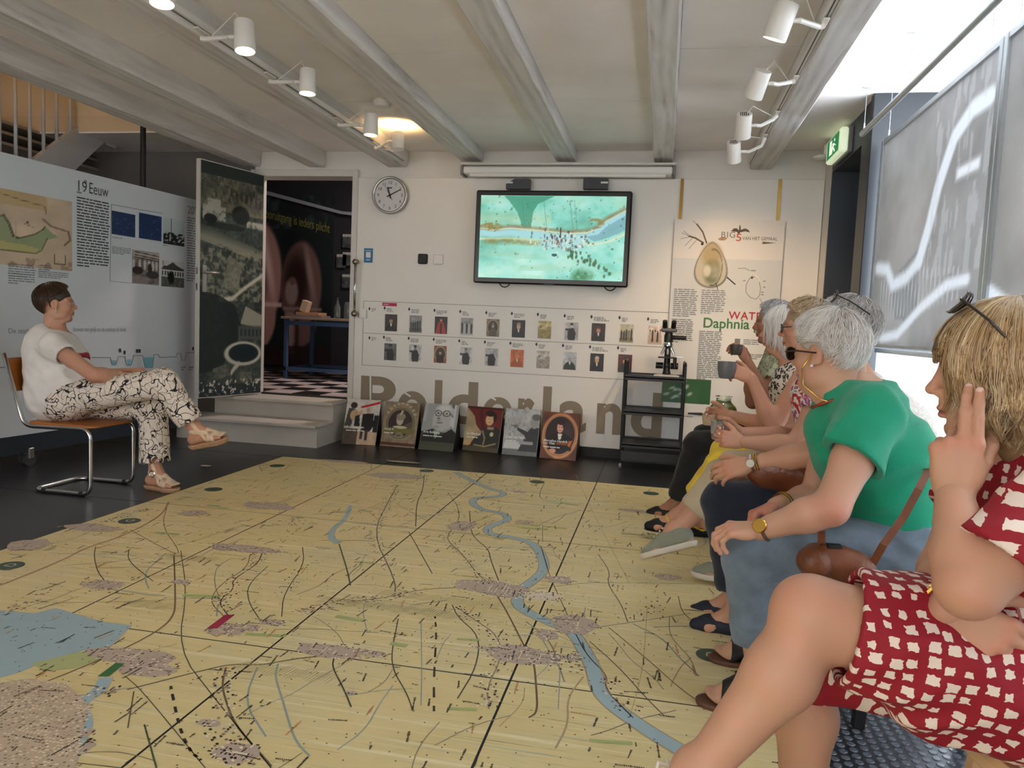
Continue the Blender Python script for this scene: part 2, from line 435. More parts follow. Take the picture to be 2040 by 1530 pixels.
# back wall with the doorway ----------------------------------------
dx0, dx1, dz0, dz1 = -3.84, -2.86, 0.365, 2.42
wb = MB()
wb.span((dx1+.02, D+.02, 0), (1.4, D+.2, CEIL))
wb.span((dx0-.02, D+.02, dz1+.02), (dx1+.02, D+.2, CEIL)); wb.span((dx0-.02, D+.02, 0), (dx1+.02, D+.2, dz0-.03))
wall_back = struct(wb, 'wall_back', M_wall)
struct(MB().span((-6.6, D+.02, 0), (dx0-.02, D+.2, CEIL-.0)), 'wall_back_left', mat('stair corner wall shade grey', (112, 108, 102), .8, var=.04, vscale=3))  # left end of the back wall, its shade put into a darker grey
MB().span((-2.83, D-.004, 0.085), (1.215, D+.02, 2.412), .003).build('wall_panel', M_panelw, wall_back)
MB().span((-2.83, D-.002, 0.0), (1.215, D+.02, 0.085)).build('plinth', M_black, wall_back)
tr = MB().span((dx1-.0, D-.03, dz0), (dx1+.05, D+.2, dz1+.06), .004); tr.span((dx0-.05, D-.012, dz0), (dx0, D+.2, dz1+.06), .004); tr.span((dx0, D-.012, dz1), (dx1, D+.2, dz1+.06), .004)
struct(tr, 'trim_1', M_trimw)
# right-hand wall: short white return, dark steel portal, then the bay of frosted windows
XR = 1.22
wr = MB().span((XR, 6.36, 0), (XR+.35, 6.62, CEIL)); struct(wr, 'wall_right', M_wall)
pr = MB(); pr.span((XR, 5.12, 2.42), (XR+.5, 6.36, CEIL), 0)          # lintel
pr.span((XR+.33, 5.40, 0), (XR+.4, 6.36, 2.42)); pr.span((XR, 6.34, 0), (XR+.4, 6.365, 2.42))
struct(pr, 'trim_2', M_dark)
po = MB().span((XR-.01, 5.16, 0), (XR+.06, 5.42, CEIL), .004); po.span((XR-.03, 5.10, 0), (XR+.55, 5.17, CEIL), .004)
struct(po, 'trim_3', mat('black steel post', (30, 33, 37), 0.4, var=0.04))
XB = 1.72
bay = MB().span((XB, -3.2, 0), (XB+.12, 5.2, 0.30)); bay.span((XB, -3.2, 2.58), (XB+.12, 5.2, CEIL)); bay.span((XB, -3.2, .3), (XB+.12, 1.2, 2.58))
for y in (1.2, 2.6, 4.0, 5.13): bay.span((XB-.02, y-.035, 0.3), (XB+.1, y+.035, 2.58), .004)
struct(bay, 'wall_bay', mat('pale window frame', (205, 212, 218), 0.4, var=0.02))
M_frost = glow('frosted pane with daylight behind', (232, 243, 255), BAY_GLOW)
ys = (1.2, 2.6, 4.0, 5.13)
for k in range(3):
    w = thing('window_%d' % (k+1), None, None, (XB+.03, (ys[k]+ys[k+1])/2, 0.3), kind='structure')
    MB().span((XB+.03, ys[k]+.03, 0.30), (XB+.04, ys[k+1]-.03, 2.58)).build('pane', M_frost, w)
# rear and left walls, with unseen windows added behind the viewer as fill light
rw = MB(); YRW = -3.2
rw.span((-6.6, YRW-.15, 0), (1.9, YRW, 0.5)); rw.span((-6.6, YRW-.15, 2.45), (1.9, YRW, CEIL))
for a, b in ((-6.6, -6.0), (-4.2, -3.7), (-1.9, -1.4), (0.4, 1.9)): rw.span((a, YRW-.15, 0.5), (b, YRW, 2.45))
struct(rw, 'wall_rear', M_wall)
M_rear_fill = glow('unseen fill pane behind', (250, 246, 244), REAR_FILL)  # glowing panes added out of view to fill light from the front
for k, (a, b) in enumerate(((-6.0, -4.2), (-3.7, -1.9), (-1.4, 0.4))):
    w = thing('window_%d' % (k+7), None, None, ((a+b)/2, YRW-.08, 0.5), kind='structure')
    MB().span((a, YRW-.09, 0.5), (b, YRW-.08, 2.45)).build('pane', M_rear_fill, w)
    f = MB()
    for x in (a, (a+b)/2, b): f.span((x-.03, YRW-.1, 0.5), (x+.03, YRW-.04, 2.45))
    f.span((a, YRW-.1, .5), (b, YRW-.04, .56)); f.span((a, YRW-.1, 2.4), (b, YRW-.04, 2.45)); f.build('window_frame', M_trimw, w)
wl = MB().span((-6.75, -3.35, 0), (-6.6, 6.8, CEIL+2.1)); struct(wl, 'wall_left', mat('grey brown wall', (104, 100, 94), 0.8, var=0.04, vscale=3))

# stairwell shaft above the opening
M_shaft = mat('warm stairwell plaster', (222, 200, 166), .8, var=.04, vscale=2)
sh = MB().span((-6.6, 5.9, CEIL+.012), (-3.99, 6.0, 4.6)); sh.span((-6.6, 3.3, CEIL+.012), (-3.99, 3.4, 4.6)); sh.span((-3.99, 3.3, CEIL+.15), (-3.9, 6.0, 4.6)); sh.span((-6.6, 3.3, 4.6), (-3.9, 6.0, 4.7))
struct(sh, 'wall_stairwell', M_shaft)
# step up to the doorway --------------------------------------------
st = thing('entrance_steps', 'two off-white wooden steps up to the open doorway', 'steps', (-3.4, 6.3, 0), kind='structure')
M_step = mat('painted step', (196, 190, 180), 0.5, var=0.03)
zs2 = dz0-.0
MB().span((-4.05, 6.30, 0), (-2.87, 6.60, zs2-.03)).build('riser', M_step, st)
MB().span((-4.12, 6.26, zs2-.03), (-2.86, 6.62, zs2), .006).build('tread', M_step, st)
MB().span((-4.22, 5.98, 0), (-2.87, 6.30, 0.17)).build('riser', M_step, st)
MB().span((-4.27, 5.93, 0.17), (-2.86, 6.30, 0.20), .006).build('tread', M_step, st)

# the room beyond the doorway -----------------------------------------
RZ = dz0
hall = MB().span((-6.4, D+.2, RZ-.1), (-1.2, 12.2, RZ-.004)); hall_floor = struct(hall, 'floor_hall', mat('hall grout', (40, 36, 36), 0.7))
M_tw = mat('pale floor tile', (205, 190, 186), 0.35, var=0.05); M_tb = mat('black floor tile', (26, 24, 25), 0.35, var=0.05)
ts = 0.30; cc = 0; tm = {}
for kind in ('w', 'b'): tm[kind] = None
for i in range(16):
    for j in range(9):
        x, y = -5.95+i*ts, D+.22+j*ts
        if x > -1.6: continue
        kk = 'w' if (i+j) % 2 else 'b'
        if tm[kk] is None:
            o = MB().box((0, 0, 0), (ts-.004, ts-.004, .008), None, .0015).build('floor_tile', M_tw if kk == 'w' else M_tb, hall_floor, local=True); tm[kk] = o
        else:
            o = tm[kk].copy(); COL.objects.link(o)
        o.location = (x+ts/2, y+ts/2, RZ-.001)
hw = MB().span((-6.5, 9.7, RZ), (-1.2, 9.8, 3.6)); hw.span((-1.3, D+.2, RZ), (-1.2, 9.8, 3.6)); hw.span((-6.5, D+.2, RZ), (-6.4, 9.8, 3.6))
hall_wall = struct(hw, 'wall_hall', mat('dark hall wall', (30, 32, 36), 0.6, var=0.1))
struct(MB().span((-6.5, D+.2, 3.3), (-1.2, 9.8, 3.4)), 'ceiling_hall', mat('oxblood hall ceiling', (96, 34, 30), 0.6))
# ================================================================== THE FLOOR MAP
fmap = thing('floor_map', 'large yellow topographic map of polders and a river covering the floor', 'map', (-1.25, 3.0, 0))
MX = [-2.92, -2.08, -1.25, -0.415, 0.41]; MY = [5.485, 3.865, 2.285, 0.70, -0.88]
def map_mat():
    m = bpy.data.materials.new('printed map'); m.use_nodes = True; nt = m.node_tree; L = nt.links.new
    b = nt.nodes['Principled BSDF']; tc = nn(nt, 'ShaderNodeTexCoord')
    def streak(rot, sc, scale):
        mp = nn(nt, 'ShaderNodeMapping'); mp.inputs['Rotation'].default_value = (0, 0, rot); mp.inputs['Scale'].default_value = sc; L(tc.outputs['Object'], mp.inputs[0])
        n = nn(nt, 'ShaderNodeTexNoise'); n.inputs['Scale'].default_value = scale; n.inputs['Detail'].default_value = 5; n.inputs['Roughness'].default_value = 0.7; L(mp.outputs[0], n.inputs[0]); return n.outputs['Fac']
    def ramp(src, stops):
        r = nn(nt, 'ShaderNodeValToRGB'); r.color_ramp.interpolation = 'LINEAR'
        el = r.color_ramp.elements
        while len(el) < len(stops): el.new(0.5)
        for e, (p, c) in zip(el, stops): e.position = p; e.color = lin4(c)
        L(src, r.inputs[0]); return r.outputs[0]
    def mixc(f, a, c, mode='MIX'):
        x = nn(nt, 'ShaderNodeMix'); x.data_type = 'RGBA'; x.blend_type = mode
        if isinstance(f, float): x.inputs[0].default_value = f
        else: L(f, x.inputs[0])
        L(a, x.inputs[6])
        if isinstance(c, tuple): x.inputs[7].default_value = lin4(c)
        else: L(c, x.inputs[7])
        return x.outputs[2]
    def band(src, lo, hi):
        r = nn(nt, 'ShaderNodeMapRange'); r.inputs[1].default_value = lo; r.inputs[2].default_value = hi; L(src, r.inputs[0]); return r.outputs[0]
    base = ramp(streak(0.0, (1, 1, 1), 1.1), [(0.3, (210, 190, 132)), (0.5, (221, 203, 148)), (0.7, (208, 198, 156))])
    f1 = band(streak(0.16, (0.9, 38, 1), 1.0), 0.54, 0.66)      # pale field strips
    c = mixc(f1, base, (232, 219, 180))
    f2 = band(streak(0.13, (1.3, 75, 1), 1.2), 0.60, 0.70)      # thin ditches
    c = mixc(f2, c, (168, 186, 178))
    f3 = band(streak(0.19, (2.2, 120, 1), 1.0), 0.60, 0.68)
    c = mixc(f3, c, (150, 140, 105))
    L(c, b.inputs['Base Color']); b.inputs['Roughness'].default_value = 0.42; b.inputs['Specular IOR Level'].default_value = 0.35
    return m
M_map = map_mat()
for i in range(4):
    for j in range(4):
        MB().span((MX[i]+.0035, MY[j+1]+.0035, 0.0), (MX[i+1]-.0035, MY[j]-.0035, 0.006), .001).build('map_panel', M_map, fmap)
MB().span((MX[0], MY[4], 0), (MX[4], MY[0], 0.0052)).build('backing_sheet', M_black, fmap)
ZM = 0.0066
class Print:
    def __init__(s): s.v = []; s.f = []; s.c = []; s.z = 0
    def poly(s, pts, col, dz=0.0):
        n = len(s.v); s.v += [(p[0], p[1], ZM+dz) for p in pts]; s.f.append(tuple(range(n, n+len(pts)))); s.c.append(lin(col))
    def line(s, pts, w, col, dz=0.0003, dash=None):
        pts = [V((p[0], p[1], 0)) for p in pts]
        # smooth the polyline
        for _ in range(2):
            q = [pts[0]]
            for a, b in zip(pts[:-1], pts[1:]): q += [a*.75+b*.25, a*.25+b*.75]
            q.append(pts[-1]); pts = q
        prev = None
        ws = w if hasattr(w, '__len__') else None
        for i, p in enumerate(pts):
            a = pts[max(0, i-1)]; b = pts[min(len(pts)-1, i+1)]; t = (b-a)
            if t.length < 1e-6: continue
            t.normalize(); n = V((-t.y, t.x, 0)); ww = (ws[0]+(ws[1]-ws[0])*i/len(pts)) if ws else w
            cur = (p-n*ww/2, p+n*ww/2)
            if prev and not (dash and i % 2): s.poly([prev[0], cur[0], cur[1], prev[1]], col, dz)
            prev = cur
    def bar(s, x, y, ang, l, w, col, dz=0.0006):
        t = V((math.cos(ang), math.sin(ang), 0))*l/2; n = V((-math.sin(ang), math.cos(ang), 0))*w/2; p = V((x, y, 0))
        s.poly([p-t-n, p+t-n, p+t+n, p-t+n], col, dz)
    def build(s, name, m, parent, stuff=False, label=None):
        o = meshobj(name, s.v, s.f, m, parent, cols=np.array(s.c), label=label)
        if stuff: o['kind'] = 'stuff'
        return o
M_print = vcmat('map ink', 0.42, 0.35)
def fl(pts, sc=1.0, ox=0, oy=0): return [onZ(x/sc+ox, y/sc+oy, ZM) for x, y in pts]
C6 = lambda p: fl(p, 2.887, 0, 1000)
C7 = lambda p: fl(p, 2.887, 700, 900)
pr = Print()
WATER = (158, 181, 187)
# lake at the left and water in the old town
pr.poly(C6([(-150, 620), (0, 622), (200, 640), (320, 610), (420, 640), (600, 690), (760, 710), (640, 830), (500, 850), (300, 900), (100, 985), (-150, 1050)]), WATER, 0.0001)
pr.poly(C6([(420, 870), (560, 850), (640, 850), (560, 910), (420, 960), (250, 970), (180, 930)]), (176, 183, 128), 0.0002)
riv = C7([(600, 118), (700, 170), (800, 215), (885, 235), (860, 258), (710, 265), (690, 295), (750, 335), (870, 352), (915, 390), (800, 425), (775, 450), (800, 475), (920, 492), (1040, 520), (1095, 590), (1115, 680), (1050, 740), (970, 790), (945, 870), (1010, 925), (1150, 985), (1280, 1040), (1340, 1140), (1395, 1250), (1420, 1370), (1500, 1460), (1600, 1530), (1700, 1600), (1900, 1720)])
pr.line(riv, (0.050, 0.062), (176, 160, 130), 0.0001); pr.line(riv, (0.038, 0.050), WATER, 0.0003)
r2 = C6([(610, 1010), (570, 1090), (480, 1140), (460, 1180), (500, 1290), (430, 1400), (380, 1530)])
pr.line(r2, 0.04, WATER, 0.0004); pr.line(C6([(-100, 1370), (60, 1350), (260, 1350), (350, 1420), (360, 1560)]), 0.035, WATER, 0.0004)
pr.line(C6([(2015, 20), (1990, 100), (1905, 160), (1905, 215), (1950, 235)]), (0.02, 0.045), WATER, 0.0003)
BR = (96, 82, 66); DK = (58, 62, 54); BL = (136, 158, 160)
for p, w, c in (([(970, 0), (930, 80), (700, 200), (500, 260), (350, 340), (0, 480)], .016, (166, 128, 98)), ([(1000, 310), (1010, 560), (1000, 660), (900, 750), (600, 900), (0, 1140)], .010, (112, 92, 72)),
    ([(1040, 280), (1075, 530), (1020, 850), (1250, 1150), (1560, 1530)], .005, DK), ([(740, 275), (735, 340), (880, 455)], .006, DK), ([(550, 260), (540, 310), (560, 400), (600, 450)], .006, DK),
    ([(1510, 290), (1480, 360), (1330, 450), (1350, 500), (1250, 570), (1310, 650)], .008, (70, 60, 52)), ([(1440, 300), (1420, 380), (1270, 470), (1200, 570), (1290, 660)], .006, (120, 96, 76)),
    ([(1540, 370), (1420, 480), (1430, 580), (1490, 670)], .007, (92, 104, 88)), ([(1740, 260), (1750, 360), (1630, 530), (1620, 660)], .006, DK), ([(1950, 240), (2000, 400), (2015, 480)], .010, (62, 78, 62)),
    ([(730, 1080), (1160, 970), (1340, 930), (1500, 940), (1700, 900), (2020, 870)], .011, (112, 104, 76)), ([(1300, 950), (1275, 1050), (1300, 1150), (1350, 1280), (1500, 1450), (1560, 1520)], .009, BR),
    ([(830, 1280), (900, 1530)], .007, (60, 72, 50)), ([(770, 1090), (735, 1300)], .006, BR), ([(1920, 900), (1910, 950), (1980, 1080), (2020, 1180)], .008, DK), ([(1600, 930), (1580, 1000), (1620, 1120), (1650, 1230), (1700, 1380), (1780, 1460)], .009, BL),
    ([(1480, 950), (1400, 1150), (1530, 1350)], .008, BL), ([(0, 1450), (700, 1530)], .004, DK), ([(300, 580), (900, 570), (1080, 550), (1300, 560)], .006, (150, 150, 120)), ([(720, 1000), (820, 1090), (1060, 1380), (1180, 1530)], .004, DK),
    ([(750, 160), (1000, 300), (1040, 290), (930, 140), (960, 30)], .005, BR)):
    pr.line(C6(p), w*.66, tuple(np.array(c)*.86+np.array((205, 190, 140))*.14))
for p, w, c in (([(420, 130), (410, 230), (375, 290), (370, 430)], .009, DK), ([(265, 190), (210, 290), (120, 470), (255, 740), (250, 830)], .010, (112, 104, 98)), ([(600, 290), (630, 380), (550, 480), (560, 520), (650, 600), (720, 700), (800, 760)], .007, BR),
    ([(680, 340), (685, 430), (700, 490), (790, 560), (800, 620), (850, 750)], .008, (70, 62, 52)), ([(330, 460), (465, 700)], .007, DK), ([(840, 830), (900, 930), (1000, 1130), (1050, 1200), (1065, 1370), (1070, 1500), (1020, 1530)], .010, (104, 78, 58)),
    ([(580, 880), (610, 950), (740, 1060), (720, 1240), (610, 1420)], .007, DK), ([(270, 960), (230, 1150), (240, 1260), (320, 1390), (350, 1480)], .006, DK), ([(600, 890), (700, 960), (850, 1060), (860, 1200), (780, 1350), (790, 1480)], .008, (140, 132, 120)),
    ([(0, 860), (200, 840), (400, 790), (640, 780)], .009, (120, 112, 92)), ([(1110, 180), (1080, 240), (1090, 280), (1300, 310)], .006, DK), ([(1420, 590), (1490, 690), (1470, 760), (1550, 870), (1590, 980)], .007, (96, 104, 92)),
    ([(1480, 1010), (1700, 1190), (1900, 1370), (1990, 1430)], .005, BR), ([(1620, 990), (1790, 1070), (1880, 1180), (2000, 1290)], .008, (130, 148, 148)), ([(1290, 1040), (1410, 1010), (1620, 980), (1950, 930)], .007, (128, 130, 110)),
    ([(1370, 1090), (1540, 1240), (1680, 1400), (1800, 1520)], .006, BR), ([(1000, 800), (1200, 770), (1400, 750), (1980, 760)], .005, (120, 118, 98)), ([(1090, 540), (1130, 680), (1160, 760), (1240, 930), (1290, 1050), (1360, 1180), (1480, 1290), (1450, 1360), (1620, 1530)], .006, (120, 86, 70)),
    ([(440, 400), (260, 300)], .004, BR), ([(1600, 760), (1380, 330), (1290, 130)], .004, (176, 160, 118)), ([(1600, 1530), (1680, 1250), (1700, 900)], .004, (176, 160, 118)), ([(0, 200), (600, 250), (900, 290), (1300, 330), (1900, 420)], .004, BR), ([(0, 410), (500, 460), (900, 500)], .005, DK),
    ([(1880, 830), (1900, 920), (1960, 970)], .005, DK), ([(400, 980), (405, 1240), (400, 1460)], .005, BL), ([(560, 240), (600, 300)], .005, DK), ([(1100, 420), (1100, 520)], .004, DK), ([(1200, 1250), (1190, 1480)], .005, BL), ([(1080, 1050), (1200, 1250)], .005, BL)):
    pr.line(C7(p), w*.66, tuple(np.array(c)*.86+np.array((205, 190, 140))*.14))
pr.line(C7([(480, 940), (490, 1050), (475, 1270), (475, 1510)]), .007, (50, 46, 40), dash=True); pr.line(C6([(980, 1050), (1010, 1200), (1040, 1320), (1090, 1430), (1160, 1490)]), .008, (50, 46, 40), dash=True)
R2 = random.Random(9)
for _ in range(130):      # minor ditches and lanes
    x, y = R2.uniform(MX[0]+.05, MX[4]-.1), R2.uniform(1.2, MY[0]-.1); a = R2.choice((1.45, 1.75, .15, .3, 2.2, 1.0))+R2.uniform(-.15, .15); n = R2.randrange(2, 5); P_ = [(x, y)]
    for _k in range(n): a += R2.uniform(-.45, .45); l = R2.uniform(.06, .16); x += math.cos(a)*l; y += math.sin(a)*l; P_.append((min(max(x, MX[0]+.02), MX[4]-.02), min(max(y, 1.0), MY[0]-.02)))
    pr.line(P_, R2.choice((.003, .003, .004, .006)), R2.choice(((150, 164, 160), (150, 150, 126), (140, 132, 104), (176, 152, 118), (150, 168, 172))), 0.0002+.00002*(_ % 5))
pr.build('map_lines', M_print, fmap)
# built-up areas: ground tint and hundreds of tiny printed blocks
tw = Print(); R_ = random.Random(5); USED = set()
_bar = tw.bar
def free_bar(x, y, ang, l, w, col, dz=0.0006):      # one printed block per little cell, never one over another
    c = (int(x//.0115), int(y//.0115))
    if c in USED: return
    USED.add(c); _bar((c[0]+.5)*.0115+R_.uniform(-.001, .001), (c[1]+.5)*.0115+R_.uniform(-.001, .001), ang, min(l, .0105), min(w, .0075), col, dz)
tw.bar = free_bar
TWN = [0]
def town(cx, cy, rx, ry, n, dark=0.2, tint=(186, 168, 152), ang=0.0, streets=True):
    c = onZ(cx, cy, ZM); pts = []
    for k in range(12):
        a = 2*math.pi*k/12; r = R_.uniform(.75, 1.15); x, y = rx*r*math.cos(a), ry*r*math.sin(a)
        pts.append((c.x+x*math.cos(ang)-y*math.sin(ang), c.y+x*math.sin(ang)+y*math.cos(ang)))
    TWN[0] += 1; tw.poly(pts, tint, 0.0003+TWN[0]*5e-6)
    for _ in range(n):
        a = R_.uniform(0, 6.283); r = math.sqrt(R_.random())*1.15; x, y = rx*r*math.cos(a), ry*r*math.sin(a)
        X, Y = c.x+x*math.cos(ang)-y*math.sin(ang), c.y+x*math.sin(ang)+y*math.cos(ang)
        q = R_.random(); col = (62, 54, 50) if q < dark else ((236, 222, 200) if q < dark+.28 else ((120, 100, 90) if q < dark+.6 else (158, 132, 122)))
        tw.bar(X, Y, ang+R_.choice((0, 1.57))+R_.uniform(-.1, .1), R_.uniform(.006, .015), R_.uniform(.003, .006), col, 0.0008)
    if streets:
        for _ in range(max(2, n//30)):
            a = R_.uniform(0, 6.283); r = R_.random()*.7; X, Y = c.x+rx*r*math.cos(a), c.y+ry*r*math.sin(a)
            _bar(X, Y, ang+R_.choice((0, 1.57)), R_.uniform(.4, .9)*min(rx, ry)*1.4, .004, (222, 206, 180), 0.0012)
for a in ((485, 1093, .20, .05, 90, .2), (440, 1093, .05, .025, 24, .7), (535, 1008, .16, .09, 70), (790, 948, .24, .10, 110), (920, 1047, .09, .10, 50), (985, 1172, .17, .10, 130), (1080, 1188, .09, .06, 60, .45, (220, 206, 180)), (1145, 1243, .09, .10, 80),
          (660, 1297, .13, .05, 70), (735, 1300, .07, .022, 22, .6), (1045, 1305, .14, .07, 120, .3), (1100, 1308, .06, .022, 26, .8), (265, 1308, .16, .06, 90), (290, 1330, .10, .05, 60), (455, 1255, .08, .05, 70), (490, 1250, .06, .03, 30), (205, 1165, .09, .05, 50),
          (60, 1085, .10, .1, 40), (180, 1052, .18, .07, 50, .12), (385, 1022, .08, .06, 40), (410, 928, .05, .03, 10), (1045, 1040, .06, .04, 24), (1330, 1150, .06, .05, 30), (690, 920, .2, .05, 40, .12), (800, 920, .15, .03, 40, .1), (1290, 1020, .2, .04, 30), (960, 1290, .03, .015, 8, .9), (1143, 1310, .03, .03, 20, .7),
          (545, 1240, .05, .03, 24, .7), (360, 1160, .05, .025, 18, .4), (1115, 1155, .07, .05, 40), (1090, 1265, .05, .05, 30), (415, 1440, .035, .02, 10, .8), (475, 1500, .07, .05, 40, .4), (1035, 980, .05, .03, 14), (1110, 1000, .1, .05, 12, .05, (196, 200, 150)), (700, 1380, .02, .012, 5, .9)):
    town(*a)
OT = [onZ(*p, ZM) for p in ((-80, 1372), (60, 1352), (130, 1362), (178, 1405), (160, 1470), (150, 1540), (-80, 1560))]
tw.poly(OT, (196, 176, 150), 0.00055)
xs_, ys_o = [p.x for p in OT], [p.y for p in OT]
for x in np.arange(min(xs_), max(xs_), .0115):
    for y in np.arange(min(ys_o), max(ys_o), .0115):
        if inpoly(np.array([x]), np.array([y]), [(p.x, p.y) for p in OT])[0] < .5 or R_.random() < .35: continue
        street = (math.sin(x*38+1.5*math.sin(y*17)) > .93) or (math.sin(y*44+1.3*math.sin(x*21)) > .93); q = R_.random()
        tw.bar(x+.004, y+.004, R_.uniform(-.3, .3)+R_.choice((0, 1.57)), R_.uniform(.006, .0105), R_.uniform(.003, .006), (226, 206, 178) if street else ((70, 58, 52) if q < .10 else ((150, 126, 108) if q < .36 else ((226, 210, 184) if q < .70 else (176, 156, 132)))), 0.0008)
town(168, 1462, .02, .03, 10, .95); town(165, 1490, .025, .03, 12, .95)
def ribbon(px, n, w=.035):
    P = [V((p.x, p.y, 0)) for p in px]
    for _ in range(n):
        i = R_.randrange(len(P)-1); t = R_.random(); p = P[i].lerp(P[i+1], t); d = P[i+1]-P[i]; a = math.atan2(d.y, d.x)
        s = R_.uniform(-w, w); q = R_.random()
        tw.bar(p.x-math.sin(a)*s, p.y+math.cos(a)*s, a+R_.uniform(-.2, .2), R_.uniform(.008, .016), R_.uniform(.005, .009), (52, 46, 42) if q < .35 else ((150, 128, 116) if q < .75 else (232, 218, 196)), 0.0008)
for p, n in (([(265, 190), (210, 290), (120, 470), (255, 740)], 140), ([(600, 290), (630, 380), (550, 480), (560, 520), (650, 600), (720, 700), (800, 760)], 110), ([(600, 890), (700, 960), (850, 1060), (860, 1200), (780, 1350), (790, 1480)], 110), ([(0, 860), (200, 840), (400, 790)], 70), ([(1120, 1180), (1250, 1240), (1340, 1250)], 30), ([(1480, 1290), (1500, 1380), (1620, 1500)], 40), ([(1010, 560), (1040, 640), (1050, 700)], 20), ([(1480, 690), (1590, 980)], 20), ([(1720, 830), (1760, 960)], 24), ([(1000, 800), (980, 850)], 16)):
    ribbon(C7(p), n)
for p, n in (([(1510, 290), (1480, 360), (1330, 450), (1350, 500), (1250, 570), (1310, 650)], 90), ([(1300, 950), (1275, 1050), (1300, 1150), (1350, 1280)], 60), ([(1240, 1300), (1420, 1530)], 60), ([(1740, 360), (1630, 530)], 30), ([(1700, 640), (2010, 560)], 60), ([(1600, 110), (1740, 90), (1620, 240)], 40), ([(0, 640), (130, 600), (330, 500), (700, 520)], 40), ([(600, 120), (760, 60), (900, 40)], 60), ([(560, 1130), (620, 1060)], 30)):
    ribbon(C6(p), n)
# place names and notes: far too small to read, only dark flecks along the columns
for _ in range(1300):
    x, y = R_.uniform(MX[0]+.04, MX[4]-.04), R_.uniform(0.9, MY[0]-.05); q = R_.random()
    a = math.pi/2+R_.uniform(-.25, .25) if q < .75 else R_.uniform(-.2, .2); l = R_.choice((.02, .03, .045, .06, .08)); col = (50, 48, 40) if R_.random() < .82 else (196, 140, 84)
    k = max(2, int(l/.011)); t = V((math.cos(a), math.sin(a), 0))
    for i in range(k*2): _bar(x+t.x*i*.0055, y+t.y*i*.0055, a, .0038, R_.uniform(.003, .008), col, 0.001)
for _ in range(2600):
    _bar(R_.uniform(MX[0]+.02, MX[4]-.02), R_.uniform(0.9, MY[0]-.02), R_.uniform(0, 3), .005, .004, (70, 66, 56), 0.001)
for cx, cy, n in ((640, 1195, 60), (760, 1180, 50), (330, 1105, 24), (480, 1325, 30), (690, 1195, 40), (260, 1200, 16)):    # combed ditches
    c = onZ(cx, cy, ZM)
    for i in range(n): _bar(c.x+i*.011, c.y+.01*math.sin(i), 1.35, .07, .0022, (170, 164, 120), 0.0007)
for _ in range(30): _bar(R_.uniform(-2.8, .3), R_.uniform(1.2, 5.4), R_.uniform(-.1, .2), R_.uniform(.06, .16), R_.uniform(.012, .03), (168, 180, 118), 0.0006)
tw.build('map_buildings_and_names', M_print, fmap, stuff=True)
# letter markers along the border and the two coloured name plates
M_mark = mat('map marker green', (66, 84, 70), 0.45, var=0.02); M_markw = mat('map marker letter', (196, 200, 176), 0.45, var=0)
for (px, py, ch) in ((20, 1127, 'D'), (258, 1038, 'G'), (425, 975, 'H'), (552, 928, None), (850, 938, None), (1070, 960, None), (1297, 983, None), (1418, 1306, 'D')):
    c = onZ(px, py, ZM); r = 0.055
    o = MB().lathe([(0, 0), (r, 0), (r, .0008)], (c.x, c.y, ZM+.0006), seg=28).build('marker_disc', M_mark, fmap)
    if ch in ('D', 'G') : text(ch, (c.x+.022, c.y-.02, ZM+.0022), (0, 1, 0), (-1, 0, 0), 0.062, M_markw, o, 'marker_letter')
for (a, b, col) in (((440, 1253), (455, 1229), (150, 34, 62)), ((222, 1342), (222, 1328), (42, 104, 54))):
    pass
q = [onZ(*p, ZM+.001) for p in ((412, 1252), (432, 1252), (467, 1225), (448, 1225))]
MB().prism(q, (0, 0, .0006)).build('name_plate', mat('map plate crimson', (158, 36, 70), 0.45, var=0.05), fmap, label='crimson name strip')
q = [onZ(*p, ZM+.001) for p in ((195, 1347), (217, 1347), (248, 1322), (230, 1321))]
MB().prism(q, (0, 0, .0006)).build('name_plate', mat('map plate green', (52, 112, 62), 0.45, var=0.05), fmap, label='green name strip')
# ================================================================== THINGS ON AND AT THE BACK WALL
M_tvb = mat('black gloss plastic', (10, 10, 11), 0.28, var=0.0)
M_chrome = mat('chrome', (205, 205, 205), 0.14, 1.0, var=0.0)
M_steel = mat('brushed steel', (190, 190, 188), 0.3, 1.0, var=0.03)
M_white = mat('white plastic', (232, 230, 224), 0.4, var=0.0)
M_grey = mat('grey plastic', (120, 120, 120), 0.5, var=0.02)
M_ink = mat('black ink', (44, 44, 46), 0.6, var=0.0)
M_inkg = mat('grey ink', (120, 120, 120), 0.6, var=0.0)
M_photo = vcmat('photographic print', 0.35, 0.4)
M_screen = vcmat('lit screen', 0.3, 0.4, emit=0.56)
YW = D-.0062
